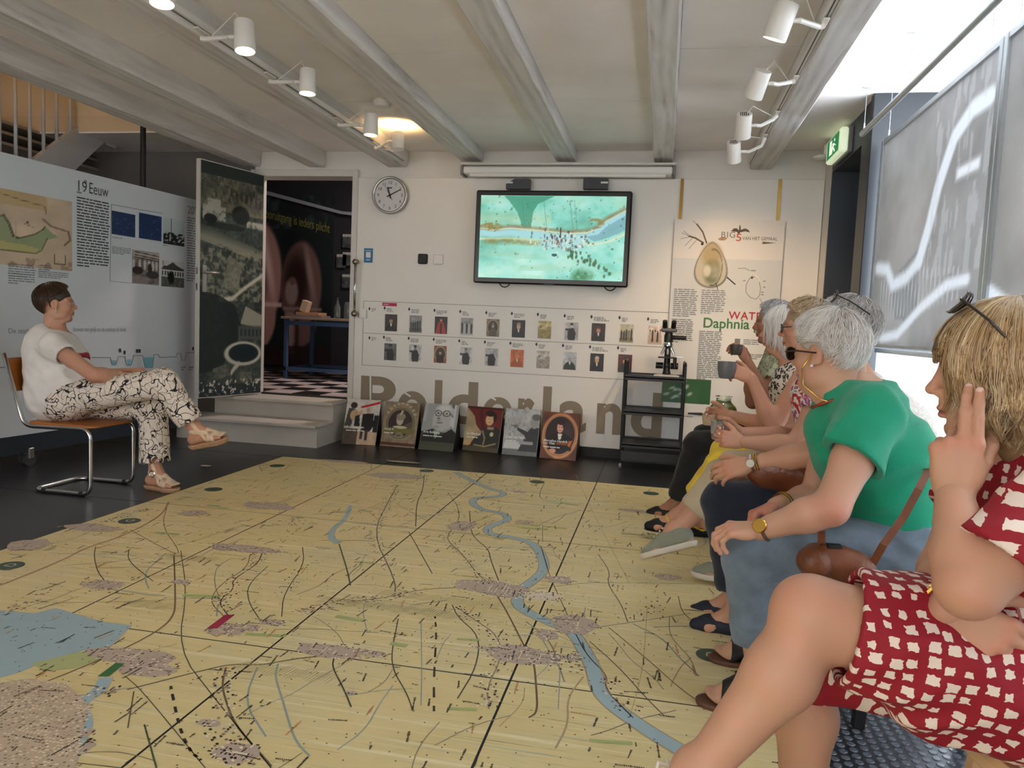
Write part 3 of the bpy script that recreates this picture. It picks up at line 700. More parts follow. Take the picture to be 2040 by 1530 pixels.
# television ------------------------------------------------------------
yf = 6.47
a, b, c, d_ = onY(949, 378, yf), onY(1260, 381, yf), onY(942.5, 562.5, yf), onY(1250, 573, yf)
x0, x1, z0, z1 = (a.x+c.x)/2, (b.x+d_.x)/2, (c.z+d_.z)/2, (a.z+b.z)/2
tv = thing('television', 'black wall-mounted television showing a turquoise aerial view of a river town', 'television', ((x0+x1)/2, 6.55, z0))
MB().span((x0, yf, z0), (x1, 6.53, z1), .012).build('casing', M_tvb, tv)
MB().span((x0+.25, 6.53, z0+.2), (x1-.25, YW, z1-.2)).build('wall_mount', M_black, tv)
s0, s1, t0, t1 = x0+.045, x1-.045, z0+.048, z1-.045
def tv_img(u, v):
    n = vnoise(u, v, 5, 4, 3, 4); n2 = vnoise(u, v, 3, 14, 5, 3); n3 = vnoise(u, v, 40, 26, 8, 2)
    im = rgb((136, 208, 198), u); im = mix(im, (196, 238, 230), (n-.45)*4); im = mix(im, (104, 176, 160), (.47-n)*4); im = mix(im, (150, 190, 170), np.clip((vnoise(u, v, 60, 40, 21, 2)-.6)*4, 0, 1)*.5)
    im = mix(im, (196, 214, 186), np.clip(1-np.abs(v-.72)/.12, 0, 1)*(u < .5)*.6)
    im = mix(im, (160, 200, 180), np.clip((n2-.55)*4, 0, 1)*.6)
    for vx in (.29, .44, .62, .65): im = mix(im, (92, 150, 140), seg(u, v, vx, .95, vx+.03, .6, .003, .006)*.6)
    im = mix(im, (58, 140, 116), inpoly(u, v, [(.16, 1), (.52, 1), (.40, .9), (.37, .80), (.36, .62), (.30, .62), (.26, .8), (.2, .93)])*.75)
    im = mix(im, (96, 160, 120), np.clip((v-.86)*4, 0, 1)*np.clip((u-.6)*2, 0, 1)*.6)
    # river and banks
    rv = [(0, .55), (.1, .53), (.22, .555), (.4, .535), (.5, .52), (.62, .50), (.75, .52), (.82, .56), (.88, .66), (1, .78)]
    im = mix(im, (150, 120, 84), pline(u, v, [(x, y+.065) for x, y in rv], .028, .03)*(.45+.5*n3)); im = mix(im, (216, 214, 190), pline(u, v, [(x, y+.05) for x, y in rv], .010, .014))
    im = mix(im, (170, 212, 226), pline(u, v, rv, .035, .03)); im = mix(im, (120, 160, 180), inpoly(u, v, [(.74, .52), (.82, .55), (.88, .65), (1, .78), (1, .6), (.9, .52), (.8, .46)])*.7)
    im = mix(im, (224, 224, 200), pline(u, v, [(0, .47), (.2, .48), (.45, .46), (.6, .44), (.8, .43), (.9, .47), (1, .56)], .010, .014)); im = mix(im, (140, 128, 72), pline(u, v, [(.05, .44), (.2, .45), (.42, .43)], .03, .04)*(.3+.7*n3))
    im = mix(im, (150, 126, 70), (ell(u, v, .08, .62, .08, .05)+ell(u, v, .8, .68, .06, .06))*np.clip((n3-.35)*3, 0, 1)*.9)
    # town
    im = mix(im, (176, 210, 214), ell(u, v, .58, .44, .16, .11, .1)*.8)
    r = np.random.default_rng(4)
    for k in range(150):
        x, y = r.normal(.58, .085), r.normal(.44, .06); cc = [(52, 60, 78), (120, 84, 76), (190, 210, 220), (236, 240, 236)][r.integers(4)]
        im = mix(im, cc, rect(u, v, x, x+r.uniform(.004, .013), y, y+r.uniform(.01, .045), .005)*.85)
    im = mix(im, (40, 52, 66), seg(u, v, .565, .50, .567, .62, .004, .004)); im = mix(im, (36, 80, 110), ell(u, v, .53, .295, .02, .018))
    for k in range(260):
        x, y = r.random(), r.random()
        w = .9 if (abs(y-.95+.4*abs(x-.5)) < .2 or (x > .55 and y < .3)) else .3
        if r.random() < w*.8: im = mix(im, (70, 88, 70), rect(u, v, x, x+r.uniform(.002, .012), y, y+r.uniform(.006, .024), .004)*.6)
    im = mix(im, (56, 120, 74), ell(u, v, .73, .04, .07, .09, .2)*np.clip(n3*1.4, 0, 1))
    for k in range(40): x = .62+r.random()*.3; y = .33-(x-.62)*.75+r.normal(0, .04); im = mix(im, (60, 96, 60), ell(u, v, x, y, .008, .022, .1)*.8)
    return im*np.array([.93, .99, .97])
picture('screen', (s0, yf-.002, t0), (s1, yf-.002, t0), (s0, yf-.002, t1), 220, 124, tv_img, M_screen, tv)
MB().box(((x0+x1)/2, yf-.002, z0+.004), (.09, .012, .012), None, .004).build('sensor_bump', M_tvb, tv)
for px in (1085, 1227):
    p = onY(px-80, 572, 6.5) if px == 1085 else onY(1215, 575, 6.5)
    MB().ring([V((p.x+.045*math.cos(t)*1.1, 6.5, z0+.02-.05*math.sin(t))) for t in np.linspace(0, math.pi, 9)], .005, 8).build('cable_loop', M_black, tv)
for px in (1033, 1187):
    p = onY(px, 368, 6.53); sg = -1 if px < 1100 else 1
    bm = MB().prism([V((p.x-.105, 6.5, p.z-.04)), V((p.x+.105, 6.5, p.z-.04)), V((p.x+.105, 6.5, p.z+.045))] + ([V((p.x-.03, 6.5, p.z+.045)), V((p.x-.105, 6.5, p.z+.005))] if sg < 0 else [V((p.x-.105, 6.5, p.z+.045))]), (0, .06, 0))
    bk = bm.build('mount_bracket', mat('graphite plastic', (52, 55, 62), 0.45, var=0.02), tv)
    MB().span((p.x-sg*(-.075)-.03, 6.494, p.z+.005), (p.x-sg*(-.075)+.03, 6.5, p.z+.02)).build('bracket_slot', M_steel, bk)
# projection screen case ---------------------------------------------------
ys_ = 6.46
A_, B_ = onY(922, 325, ys_), onY(1342, 331, ys_); zt, zb = (A_.z+B_.z)/2, onY(930, 348, ys_).z
pj = thing('projection_screen', 'long white roll-up projection screen case above the television', 'projector screen', ((A_.x+B_.x)/2, 6.55, zb))
MB().span((A_.x, ys_, zb+.012), (B_.x, D+.02, zt-.012), .012).build('case', M_white, pj)
MB().span((A_.x-.015, ys_-.03, zt-.006), (B_.x+.02, D+.02, zt+.012), .003).build('mounting_board', M_trimw, pj)
for x in (A_.x-.008, B_.x+.008): MB().span((x-.012, ys_-.006, zb), (x+.012, D+.01, zt-.008), .003).build('end_cap', M_grey, pj)
MB().span((A_.x+.06, ys_+.01, zb-.012), (B_.x-.06, ys_+.05, zb+.012), .005).build('bottom_bar', M_white, pj)
h_ = onY(1127, 357, ys_)
MB().ring([V((h_.x-.03, ys_+.03, zb-.01)), V((h_.x-.028, ys_+.03, zb-.035)), V((h_.x+.028, ys_+.03, zb-.035)), V((h_.x+.03, ys_+.03, zb-.01))], .004, 6).build('pull_handle', M_white, pj)
# clock ---------------------------------------------------------------------
yc = 6.55; cc_ = onY(777, 389, yc); rc = .167
ck = thing('wall_clock', 'round steel-rimmed wall clock with pale grey dial and black hands', 'clock', (cc_.x, D-.01, cc_.z))
RX = Matrix.Rotation(math.pi/2, 3, 'X')
MB().lathe([(rc-.03, -.03), (rc, -.03), (rc, .012), (rc-.008, .02), (rc-.022, .014), (rc-.024, 0)], (cc_.x, yc, cc_.z), rot=RX, seg=56, caps=False).build('rim', M_steel, ck, smooth=True)
dl = MB().lathe([(rc-.02, .0), (rc-.02, -.01)], (cc_.x, yc, cc_.z), rot=RX, seg=48).build('dial', mat('clock dial', (206, 206, 208), 0.5, var=0), ck)
for h in range(1, 13):
    a = math.radians(90-30*h); p = V((cc_.x+math.cos(a)*.112, yc-.002, cc_.z+math.sin(a)*.112))
    text(str(h), p-V((0.0, 0, .013)), (1, 0, 0), (0, 0, 1), .04, M_ink, dl, 'numeral', align='CENTER')
for h in range(60):
    a = math.radians(6*h); u_ = V((math.cos(a), 0, math.sin(a))); n_ = V((-math.sin(a), 0, math.cos(a)))*(.0016 if h % 5 == 0 else .0008)
def hand_(ang, l, w, back=.03):
    a = math.radians(90-ang); u_ = V((math.cos(a), 0, math.sin(a))); n_ = V((-math.sin(a), 0, math.cos(a)))*w
    c0 = V((cc_.x, yc-.006, cc_.z)); return MB().prism([c0-u_*back-n_, c0+u_*l-n_*.7, c0+u_*l+n_*.7, c0-u_*back+n_], (0, -.002, 0))
hand_(342, .075, .006).build('hour_hand', M_ink, ck); hand_(63, .115, .005).build('minute_hand', M_ink, ck); hand_(330, .10, .0015, .05).build('second_hand', M_ink, ck)
MB().span((cc_.x-.018, yc-.003, cc_.z+.06), (cc_.x+.018, yc-.002, cc_.z+.07)).build('maker_mark', M_ink, ck)
# switches, sign, small boxes -------------------------------------------------
def wallbox(name, px, py, w, h, t, m, label, cat, bev=.006):
    p = onY(px, py, YW); o = MB().span((p.x-w/2, YW-t, p.z-h/2), (p.x+w/2, YW, p.z+h/2), bev).build(name, m); return tag(o, label, cat), p
wallbox('thermostat', 843, 516, .092, .092, .02, M_black, 'small square black thermostat on the white wall', 'thermostat', .012)
o, p = wallbox('light_switch', 874, 517, .088, .088, .025, M_white, 'small square white switch plate beside the black thermostat', 'switch', .006)
MB().span((p.x-.03, YW-.028, p.z-.03), (p.x+.03, YW-.024, p.z+.03), .003).build('rocker', M_white, o)
o, p = wallbox('junction_box', 724.5, 625, .07, .085, .035, M_white, 'small white junction box at the left end of the timeline', 'box', .006)
MB().span((p.x-.028, YW-.038, p.z-.03), (p.x+.028, YW-.034, p.z+.03), .002).build('cover', M_white, o)
o, p = wallbox('info_sign', 734, 509, .085, .13, .004, mat('sign blue', (30, 110, 160), 0.4, var=0.02), 'small blue sign with a white square beside the doorway', 'sign', .001)
MB().span((p.x-.022, YW-.006, p.z-.02), (p.x+.022, YW-.004, p.z+.03)).build('white_square', M_white, o)
MB().span((p.x-.03, YW-.006, p.z+.04), (p.x+.03, YW-.004, p.z+.047)).build('caption_bar', mat('sign pale blue', (160, 205, 226), .4, var=0), o)
MB().span((p.x-.018, YW-.006, p.z-.045), (p.x+.018, YW-.004, p.z-.034)).build('caption_bar', MATS['sign pale blue'], o)
# chrome grab rail on the door jamb
g0, g1 = onY(709, 522, 6.53), onY(706, 625, 6.53); gx = (g0.x+g1.x)/2+.005
gr = thing('grab_rail', 'vertical chrome grab rail with round ends on the door jamb', 'handle', (gx, 6.57, g1.z))
MB().cyl((gx, 6.515, g1.z), (gx, 6.515, g0.z), .012, seg=16).build('bar', M_chrome, gr, smooth=True)
for z in (g0.z, g1.z):
    MB().ball((gx, 6.515, z), .03, 16, 10).build('end_ball', mat('brass grey', (150, 140, 122), .25, 1.0, var=.05), gr, smooth=True)
    MB().cyl((gx, 6.515, z), (gx, 6.575, z), .013).build('stand_off', M_chrome, gr, smooth=True)
# timeline print -----------------------------------------------------------------
tl = thing('timeline_print', 'printed two-row timeline with small portraits across the white back wall', 'wall print', (-1.4, YW, .69))
T = lambda px, py, dy=.0: onY(px, py, YW-.001-dy)
q1, q2, q3, q4 = T(724.6, 599.6), T(1335, 623), T(721.8, 728), T(1330, 760)
xl, xr_, zt1, zb1 = q1.x, q2.x, (q1.z+q2.z)/2, (q3.z+q4.z)/2; zm1 = (T(732, 664.7).z+T(1322, 690.4).z)/2
M_rule = mat('print rule grey', (150, 146, 140), .6, var=0)
for z in (zt1, zm1, zb1): MB().span((xl, YW-.0015, z-.0022), (xr_, YW, z+.0022)).build('rule', M_rule, tl)
MB().span((xl-.002, YW-.0015, zb1), (xl+.002, YW, zt1)).build('rule', M_rule, tl)
p = T(775, 606); MB().span((p.x-.065, YW-.002, p.z-.017), (p.x+.075, YW, p.z+.012)).build('header_tag', mat('print crimson', (176, 40, 84), .5, var=0), tl, label='crimson header strip')
mb = MB(); textbars(mb, (p.x-.055, YW-.0025, p.z-.008), (1, 0, 0), (0, 0, 1), .12, 1, .02, .010, 3); mb.build('header_caption', mat('print pink', (226, 150, 176), .5, var=0), tl)
def portrait(kind, bg, coat, face, hair, seed=1, white=False):
    def f(u, v):
        n = vnoise(u, v, 4, 5, seed, 3); im = rgb(bg, u)*(.75+.5*n)[..., None]
        if kind == 'bust':
            im = mix(im, coat, ell(u, v, .5, .0, .46, .46)); im = mix(im, face, ell(u, v, .5, .62, .14, .17)); im = mix(im, hair, ell(u, v, .5, .74, .16, .12)*(v > .68)); im = mix(im, (230, 226, 218), inpoly(u, v, [(.42, .46), (.58, .46), (.52, .24)]))
            im = mix(im, tuple(.55*np.array(face)), ell(u, v, .45, .64, .02, .014)+ell(u, v, .55, .64, .02, .014)+rect(u, v, .46, .54, .53, .542))
        elif kind == 'oval':
            im = mix(im, (170, 150, 112), ell(u, v, .5, .52, .47, .46)); im = mix(im, (60, 50, 44), ell(u, v, .5, .52, .38, .38)); im = mix(im, coat, ell(u, v, .5, .2, .3, .25)); im = mix(im, face, ell(u, v, .5, .62, .1, .14)); im = mix(im, hair, ell(u, v, .5, .72, .11, .08))
        elif kind == 'land':
            im = mix(im, coat, (v < .45+.12*vnoise(u, v, 3, 1, seed+3))*.9); im = mix(im, face, ell(u, v, .2, .66, .1, .1)*.6)
            im = im*(.8+.45*vnoise(u, v, 9, 9, seed+9))[..., None]
        elif kind == 'group':
            im = mix(im, coat, (v < .25)*.7); r = np.random.default_rng(seed)
            for x in np.linspace(.14, .86, 5):
                hh = r.uniform(.55, .72); im = mix(im, hair if r.random() < .6 else coat, rect(u, v, x-.07, x+.07, .1, hh, .05)); im = mix(im, face, ell(u, v, x, hh+.05, .05, .06))
        elif kind == 'robe':
            im = mix(im, coat, inpoly(u, v, [(.3, .7), (.7, .7), (.95, 0), (.05, 0)])); im = mix(im, (30, 22, 20), rect(u, v, .42, .58, 0, .6, .03)); im = mix(im, face, ell(u, v, .5, .8, .09, .1)); im = mix(im, hair, ell(u, v, .5, .88, .1, .05))
        elif kind == 'stand':
            im = mix(im, coat, inpoly(u, v, [(.3, .66), (.66, .7), (.82, .4), (.76, 0), (.24, 0), (.2, .4)])); im = mix(im, coat, seg(u, v, .66, .5, .1, .6, .06, .03)); im = mix(im, face, ell(u, v, .5, .8, .11, .13)); im = mix(im, hair, ell(u, v, .5, .9, .12, .06))
        return im
    return f
row1 = [('bust', (52, 46, 40), (26, 24, 24), (170, 132, 104), (60, 46, 36)), ('group', (150, 150, 148), (70, 70, 70), (130, 128, 124), (48, 48, 48)), ('robe', (44, 24, 20), (166, 44, 36), (196, 150, 120), (70, 50, 40)), ('group', (168, 168, 166), (190, 190, 188), (120, 118, 116), (44, 44, 44)), ('oval', (126, 112, 90), (90, 84, 70), (168, 158, 140), (120, 108, 90)), ('bust', (30, 26, 26), (16, 16, 18), (206, 172, 140), (150, 140, 130)),
        ('land', (186, 172, 120), (140, 128, 76), (96, 88, 52), (0, 0, 0)), ('stand', (186, 186, 186), (30, 30, 32), (200, 196, 190), (40, 40, 40)), ('bust', (56, 34, 28), (30, 20, 20), (196, 140, 108), (80, 50, 36)), ('group', (196, 190, 160), (124, 118, 70), (80, 64, 50), (60, 44, 36)), ('group', (226, 206, 190), (190, 160, 130), (60, 50, 46), (44, 40, 42))]
row2 = [('stand', (96, 96, 96), (40, 40, 42), (90, 88, 86), (30, 30, 30)), ('stand', (200, 198, 194), (44, 42, 42), (130, 128, 124), (40, 40, 40)), ('oval', (150, 84, 52), (40, 28, 26), (206, 160, 120), (70, 50, 40)), ('stand', (206, 206, 204), (40, 40, 42), (150, 148, 146), (100, 100, 100)), ('stand', (176, 176, 176), (30, 30, 30), (170, 168, 164), (200, 200, 200)), ('bust', (196, 104, 56), (170, 86, 46), (214, 140, 90), (190, 120, 80)),
        ('land', (186, 180, 168), (150, 144, 132), (120, 114, 106), (0, 0, 0)), ('bust', (190, 196, 200), (40, 52, 44), (170, 168, 166), (186, 186, 186)), ('bust', (40, 32, 30), (20, 18, 20), (214, 170, 130), (200, 190, 180)), ('bust', (84, 40, 32), (50, 46, 36), (214, 164, 120), (60, 40, 30))]
pw, ph_ = .118, .155
def strip(row, xs_px, zref, txt_px):
    for k, (r, (px, py)) in enumerate(zip(row, xs_px)):
        p = T(px, py); 
        picture('photo', (p.x-pw/2, YW-.002, p.z-ph_/2), (p.x+pw/2, YW-.002, p.z-ph_/2), (p.x-pw/2, YW-.002, p.z+ph_/2), 26, 34, portrait(*r, seed=k+11), M_photo, tl)
        m1 = MB(); textbars(m1, (p.x-.045, YW-.0015, p.z+ph_/2+.048), (1, 0, 0), (0, 0, 1), .10+.04*((k*7) % 3), 3, .013, .006, k+40, .5)
        m1.build('caption', M_inkg, tl)
        dx = p.x-.066; dz = p.z+ph_/2+.055; MB().add([(dx-.011, YW-.0015, dz), (dx, YW-.0015, dz-.018), (dx+.011, YW-.0015, dz), (dx, YW-.0015, dz+.018)], [(0, 1, 2, 3)]).build('marker', mat('print navy', (36, 46, 66), .5, var=0), tl)
x1s = [(779, 643), (828, 645.5), (878.5, 648), (930, 650.5), (982, 653), (1033, 655), (1085, 657), (1138.5, 660), (1192, 662), (1248, 664), (1305, 667)]
x2s = [(777.5, 701), (827, 703.5), (877, 706), (928, 709), (979, 711.5), (1030, 714), (1082, 716.5), (1135, 719), (1189, 722), (1245, 724)]
strip(row1, x1s, 0, 0); strip(row2, x2s, 0, 0)
for py in (615, 673):
    p = T(736, py); m1 = MB(); textbars(m1, (p.x+.02, YW-.0015, p.z), (1, 0, 0), (0, 0, 1), .07, 3, .012, .005, py, .6); m1.build('caption', M_inkg, tl)
    MB().add([(p.x-.01, YW-.0015, p.z), (p.x, YW-.0015, p.z-.018), (p.x+.01, YW-.0015, p.z), (p.x, YW-.0015, p.z+.018)], [(0, 1, 2, 3)]).build('marker', MATS['print navy'], tl)
# big stencil word ------------------------------------------------------------------
M_taupe = mat('taupe vinyl letters', (146, 131, 110), .55, var=.02)
pl = thing('wall_lettering', 'large taupe stencil word Polderland on the lower white wall', 'lettering', (-1.4, YW, .2))
pa, pb = T(718, 742), T(1316, 868)
capz = .40; base = pa.z-capz
for ch, (xa, xb) in zip('Polderland', [((660+170/2.914), (660+372/2.914)), ((660+388/2.914), (660+555/2.914)), ((660+598/2.914), (660+642/2.914)), ((660+680/2.914), (660+850/2.914)), ((660+885/2.914), (660+1050/2.914)), ((660+1085/2.914), (660+1180/2.914)), ((660+1228/2.914), (660+1278/2.914)), ((660+1325/2.914), (660+1485/2.914)), ((660+1545/2.914), (660+1690/2.914)), ((660+1745/2.914), (660+1925/2.914))]):
    a, b = T(xa, 800), T(xb, 800)
    text(ch, (a.x, YW-.0018, base), (1, 0, 0), (0, 0, 1), .52, M_taupe, pl, 'letter', bold=.022 if ch == 'e' else .033, width=b.x-a.x)
for (ax, ay, bx, by) in ((738, 742, 738, 800), (800, 778, 818, 790), (968, 785, 988, 797)):     # stencil bridges
    a, b = T(ax, ay), T(bx, by); dd = (b-a).normalized(); n_ = V((-dd.z, 0, dd.x))*.008
    MB().prism([a-n_, b-n_, b+n_, a+n_], (0, -.002, 0)).build('stencil_gap', M_panelw, pl)
# ================================================================== DISPLAY WALL ON CASTORS (left)
M_boardw = mat('cool white display board', (214, 221, 226), 0.42, var=.012, vscale=2)
pdir = V((0.0928, 0.9957, 0)); pn = V((0.9957, -0.0928, 0)); pp0 = V((-4.30, 4.5, 0))
BP = lambda px, py, off=0.0: onP(px, py, pp0+pn*off, pn)
zt_ = (BP(0, 302).z+BP(394, 399).z)/2; zb_ = (BP(0, 873).z+BP(282, 833).z)/2
s_r = (BP(396, 600)-pp0).dot(pdir); s_l = (BP(0, 600)-pp0).dot(pdir)-.9
def B2(s, z, off=0.0): return pp0+pdir*s+pn*off+V((0, 0, z))
def bslab(s0, s1, z0, z1, t0, t1): return MB().prism([B2(s0, z0, t0), B2(s1, z0, t0), B2(s1, z1, t0), B2(s0, z1, t0)], pn*(t1-t0))
dw = thing('display_wall', 'white mobile display wall on castors with old maps, photos and the heading 19e Eeuw', 'display board', (pp0.x, pp0.y, 0))
bslab(s_l, s_r, zb_, zt_, -.08, 0).build('board', M_boardw, dw)
bslab(s_l, s_r, zb_-.13, zb_, -.10, -.004).build('base_beam', mat('dark slate base', (38, 46, 56), .5, var=.04), dw)
for px in (62, 330):
    s = (BP(px, 880)-pp0).dot(pdir)
    for t in (-.02, -.09):
        c = B2(s+(.03 if t < -.05 else 0), .045, t); cs = MB().cyl(c-pdir*0-pn*.014, c+pn*.014, .045, seg=20).build('castor_wheel', mat('castor rubber', (70, 72, 74), .4, var=.05), dw, auto=A35)
        MB().box(c+V((0, 0, .045)), (.05, .045, .075), None, .004).build('castor_fork', M_steel, cs)
def bpic(x0, x1, y0, y1, nx, ny, f, name='photo', label=None):
    a = BP(x0, (y0+y1)/2); b = BP(x1, (y0+y1)/2); s0, s1 = (a-pp0).dot(pdir), (b-pp0).dot(pdir); zt = BP(x0, y0).z; zb = BP(x0, y1).z
    return picture(name, B2(s0, zb, .002), B2(s1, zb, .002), B2(s0, zt, .002), nx, ny, f, M_photo, dw, label)
def oldmap(u, v):
    n = vnoise(u, v, 4, 4, 2, 4); im = rgb((206, 186, 160), u)*(.86+.28*n)[..., None]
    im = mix(im, (196, 168, 116), rect(u, v, 0, .74, .80, .99, .01)*.7)
    cst = [(0, .72), (.12, .75), (.18, .66), (.22, .58), (.28, .62), (.33, .66), (.38, .56), (.42, .40), (.47, .38), (.62, .46), (.70, .54), (.72, .58)]
    im = mix(im, (142, 160, 116), inpoly(u, v, [(0, .72)]+cst+[(.80, .50), (.86, .46), (.74, .40), (.66, .22), (.6, .2), (0, .22)])*.85*(.7+.5*n))
    im = mix(im, (206, 190, 120), inpoly(u, v, [(0, .22), (.62, .2), (.66, .26), (.5, .3), (0, .32)])*.7)
    im = mix(im, (74, 64, 48), pline(u, v, cst, .005, .006)); im = mix(im, (74, 64, 48), pline(u, v, [(x-.012, y-.012) for x, y in cst], .004, .006)); im = mix(im, (96, 80, 60), pline(u, v, [(0, .2), (.62, .19), (.68, .24), (.74, .42)], .005, .008))
    im = mix(im, (120, 96, 72), pline(u, v, [(.70, .68), (.78, .60), (.96, .56), (.98, .44), (.92, .36)], .010, .01)+pline(u, v, [(0, .93), (.3, .93), (.5, .89), (.72, .86), (.73, .76)], .005, .008))
    for x in (.12, .24, .34, .44): im = mix(im, (104, 120, 84), seg(u, v, x, .6, x, .3, .002, .004)*.6)
    im = mix(im, (90, 76, 60), (np.abs(np.maximum(np.abs(u-.87), np.abs(v-.15)*.9)-.06) < .006)*1.0+ell(u, v, .55, .60, .012, .02)+seg(u, v, .52, .58, .6, .55, .003))
    im = mix(im, (150, 122, 100), (v < .12)*(vnoise(u, v, 12, 6, 9) > .55)*.6); im = mix(im, (170, 140, 128), np.clip((.08-np.minimum(u, 1-u))*6, 0, 1)*.25)
    return im
bpic(-70, 143, 360, 520, 96, 62, oldmap, 'old_map', 'coloured antique polder map')
blue = lambda sd: (lambda u, v: mix(rgb((26, 50, 96), u), (90, 116, 160), np.clip((vnoise(u, v, 14, 14, sd, 2)-.66)*5, 0, 1)*.7))
bpic(222, 269, 419, 466, 24, 24, blue(3), 'blueprint'); bpic(276.5, 321.5, 423, 474, 24, 24, blue(5), 'blueprint')
def chim(u, v):
    im = rgb((190, 204, 206), u)*(.95+.1*v)[..., None]; im = mix(im, (60, 66, 68), seg(u, v, .36, 0, .36, 1, .012)); im = mix(im, (30, 34, 36), (v < .45)*(vnoise(u, v, 12, 14, 4, 2) > .42)); return mix(im, (36, 40, 42), (v < .12)*.8)
bpic(325, 367, 432, 485, 30, 36, chim)
def hallp(u, v):
    n = vnoise(u, v, 9, 12, 6, 3); im = rgb((120, 112, 108), u)*(.6+.8*n)[..., None]; im = mix(im, (196, 190, 182), rect(u, v, 0, 1, .78, 1, .1)*.9)
    for x in (.05, .27, .46, .62, .76, .9): im = mix(im, (226, 222, 214), ell(u, v, x, .58, .05, .16, .1)*.8)
    for y in (.95, .86, .79): im = mix(im, (52, 44, 42), seg(u, v, .1, y, 1, y-.06, .014)); 
    im = mix(im, (44, 38, 36), ell(u, v, .65, .5, .08, .14)+ell(u, v, .2, .4, .2, .12)+ell(u, v, .75, .3, .25, .12)*.8); return mix(im, (150, 140, 134), (v < .22)*(u < .6)*.7)
bpic(263, 316.5, 497, 564, 40, 46, hallp)
def housep(u, v):
    im = rgb((206, 208, 204), u); im = mix(im, (70, 72, 70), inpoly(u, v, [(0, .64), (.1, .8), (.22, .78), (.5, .95), (.7, .82), (1, .7), (1, .62)])); im = mix(im, (226, 226, 222), rect(u, v, 0, 1, .38, .64, .01))
    for x in np.linspace(.06, .94, 9): im = mix(im, (52, 54, 54), rect(u, v, x-.03, x+.03, .42, .6, .02))
    im = mix(im, (58, 62, 54), (v < .38)*(.5+.5*vnoise(u, v, 10, 10, 3))); return mix(im, (24, 28, 24), ell(u, v, .42, .35, .14, .24, .1)+seg(u, v, .08, .8, .08, .95, .01))
bpic(321, 366.5, 517, 570, 40, 46, housep)
M_inkd = mat('display ink', (70, 74, 78), .6, var=0); M_inkl = mat('display ink pale', (132, 138, 142), .6, var=0)
def bt(s, px, py, cap, m, **k): p = BP(px, py, .002); return text(s, p, pdir, (0, 0, 1), 1, m, dw, cap=cap, **k)
bt('19', 151.5, 379, .078, M_inkd, sx=.9); bt('e', 167, 366, .045, M_inkd); bt('Eeuw', 178, 385, .082, M_inkd, width=(BP(216, 385)-BP(178, 385)).dot(pdir))
bt('20', 374, 425, .07, M_inkl, width=(BP(386, 425)-BP(374, 425)).dot(pdir)); bt('e', 387, 416, .035, M_inkl)
def bars(px, py, w_px, lines, lh, th, m, seed, fill=.93):
    a = BP(px, py, .002); b = BP(px+w_px, py, .002); mb = MB(); textbars(mb, a, pdir, (0, 0, 1), (b-a).dot(pdir), lines, lh, th, seed, fill); mb.build('paragraph', m, dw)
bars(153, 384, 26, 1, .02, .012, M_inkl, 1); bars(153, 394, 66, 24, .0215, .010, M_inkd, 2)
bars(16, 526, 56, 6, .016, .007, M_inkl, 3); bars(16, 545, 56, 5, .016, .007, M_inkl, 4); bars(76, 529, 40, 4, .014, .007, M_inkl, 5, .6); bars(76, 541, 62, 4, .013, .006, M_inkl, 6); bars(223, 473, 44, 1, .012, .006, M_inkl, 7); bars(223, 492, 40, 5, .012, .006, M_inkl, 8); bars(325, 489, 18, 1, .012, .006, M_inkl, 9); bars(373, 434, 22, 26, .022, .010, M_inkl, 10)
bt('De stichters van de nieuwe gebouwen van gezicht en de nutskap als lands', 16, 663, .032, M_inkl, width=(BP(252, 660)-BP(16, 663)).dot(pdir)) if False else None
bt('De stichters van', 16, 664, .034, M_inkl); bt('bouwer ten gelijk en de nutskap als lands', 146, 660, .034, M_inkl, width=(BP(251, 658)-BP(146, 660)).dot(pdir))
bt('Bemalingen', 52, 816, .075, M_inkd)
fr = MB()
def rule_b(pts, w=.004, m=M_inkl, name='rule', off=.002):
    P = [BP(x, y, off) for x, y in pts]; return MB().ring(P, w/2, 5, cap=False).build(name, m, dw)
rule_b([(222, 407), (276, 417), (323, 425)]); rule_b([(222, 407), (219, 560), (316, 568)])
prof = [(-60, 733), (0, 732), (18, 731), (21, 722), (38, 722), (41, 743), (52, 743), (55, 716), (190, 712), (204, 712), (208, 712), (220, 712), (222, 724), (232, 724), (236, 710), (249, 710), (252, 726), (262, 726), (266, 708), (284, 708), (289, 732), (304, 732), (307, 706), (315, 706), (318, 712), (331, 712), (336, 711), (351, 711), (353, 704), (360, 704), (362, 718), (368, 718), (371, 703), (388, 702)]
rule_b(prof, .006, M_inkl, 'dike_profile')
M_wat = mat('diagram water blue', (128, 184, 200), .5, var=0)
for q in ([(40, 736), (52, 736), (52, 743), (41, 743)], [(222, 718), (232, 718), (232, 728), (223, 728)], [(253, 716), (262, 716), (261, 729), (253, 729)], [(286, 712), (306, 712), (304, 732), (289, 732)]):
    MB().add([BP(x, y, .0015) for x, y in q], [(0, 1, 2, 3)]).build('water_level', M_wat, dw)
for x, y in ((237, 702), (246, 706), (271, 703), (276, 703), (383, 698)): 
    a = BP(x, y, .0025); MB().add([a, a+pdir*.022, a+pdir*.022+V((0, 0, .03)), a+V((0, 0, .03))], [(0, 1, 2, 3)]).build('pictogram', M_ink, dw)
bars(43, 762, 14, 2, .03, .012, M_inkl, 20); bars(335, 736, 8, 1, .02, .01, M_inkl, 21); bars(361, 733, 10, 2, .02, .01, M_inkl, 22); bars(376, 733, 10, 2, .02, .01, M_inkl, 23)

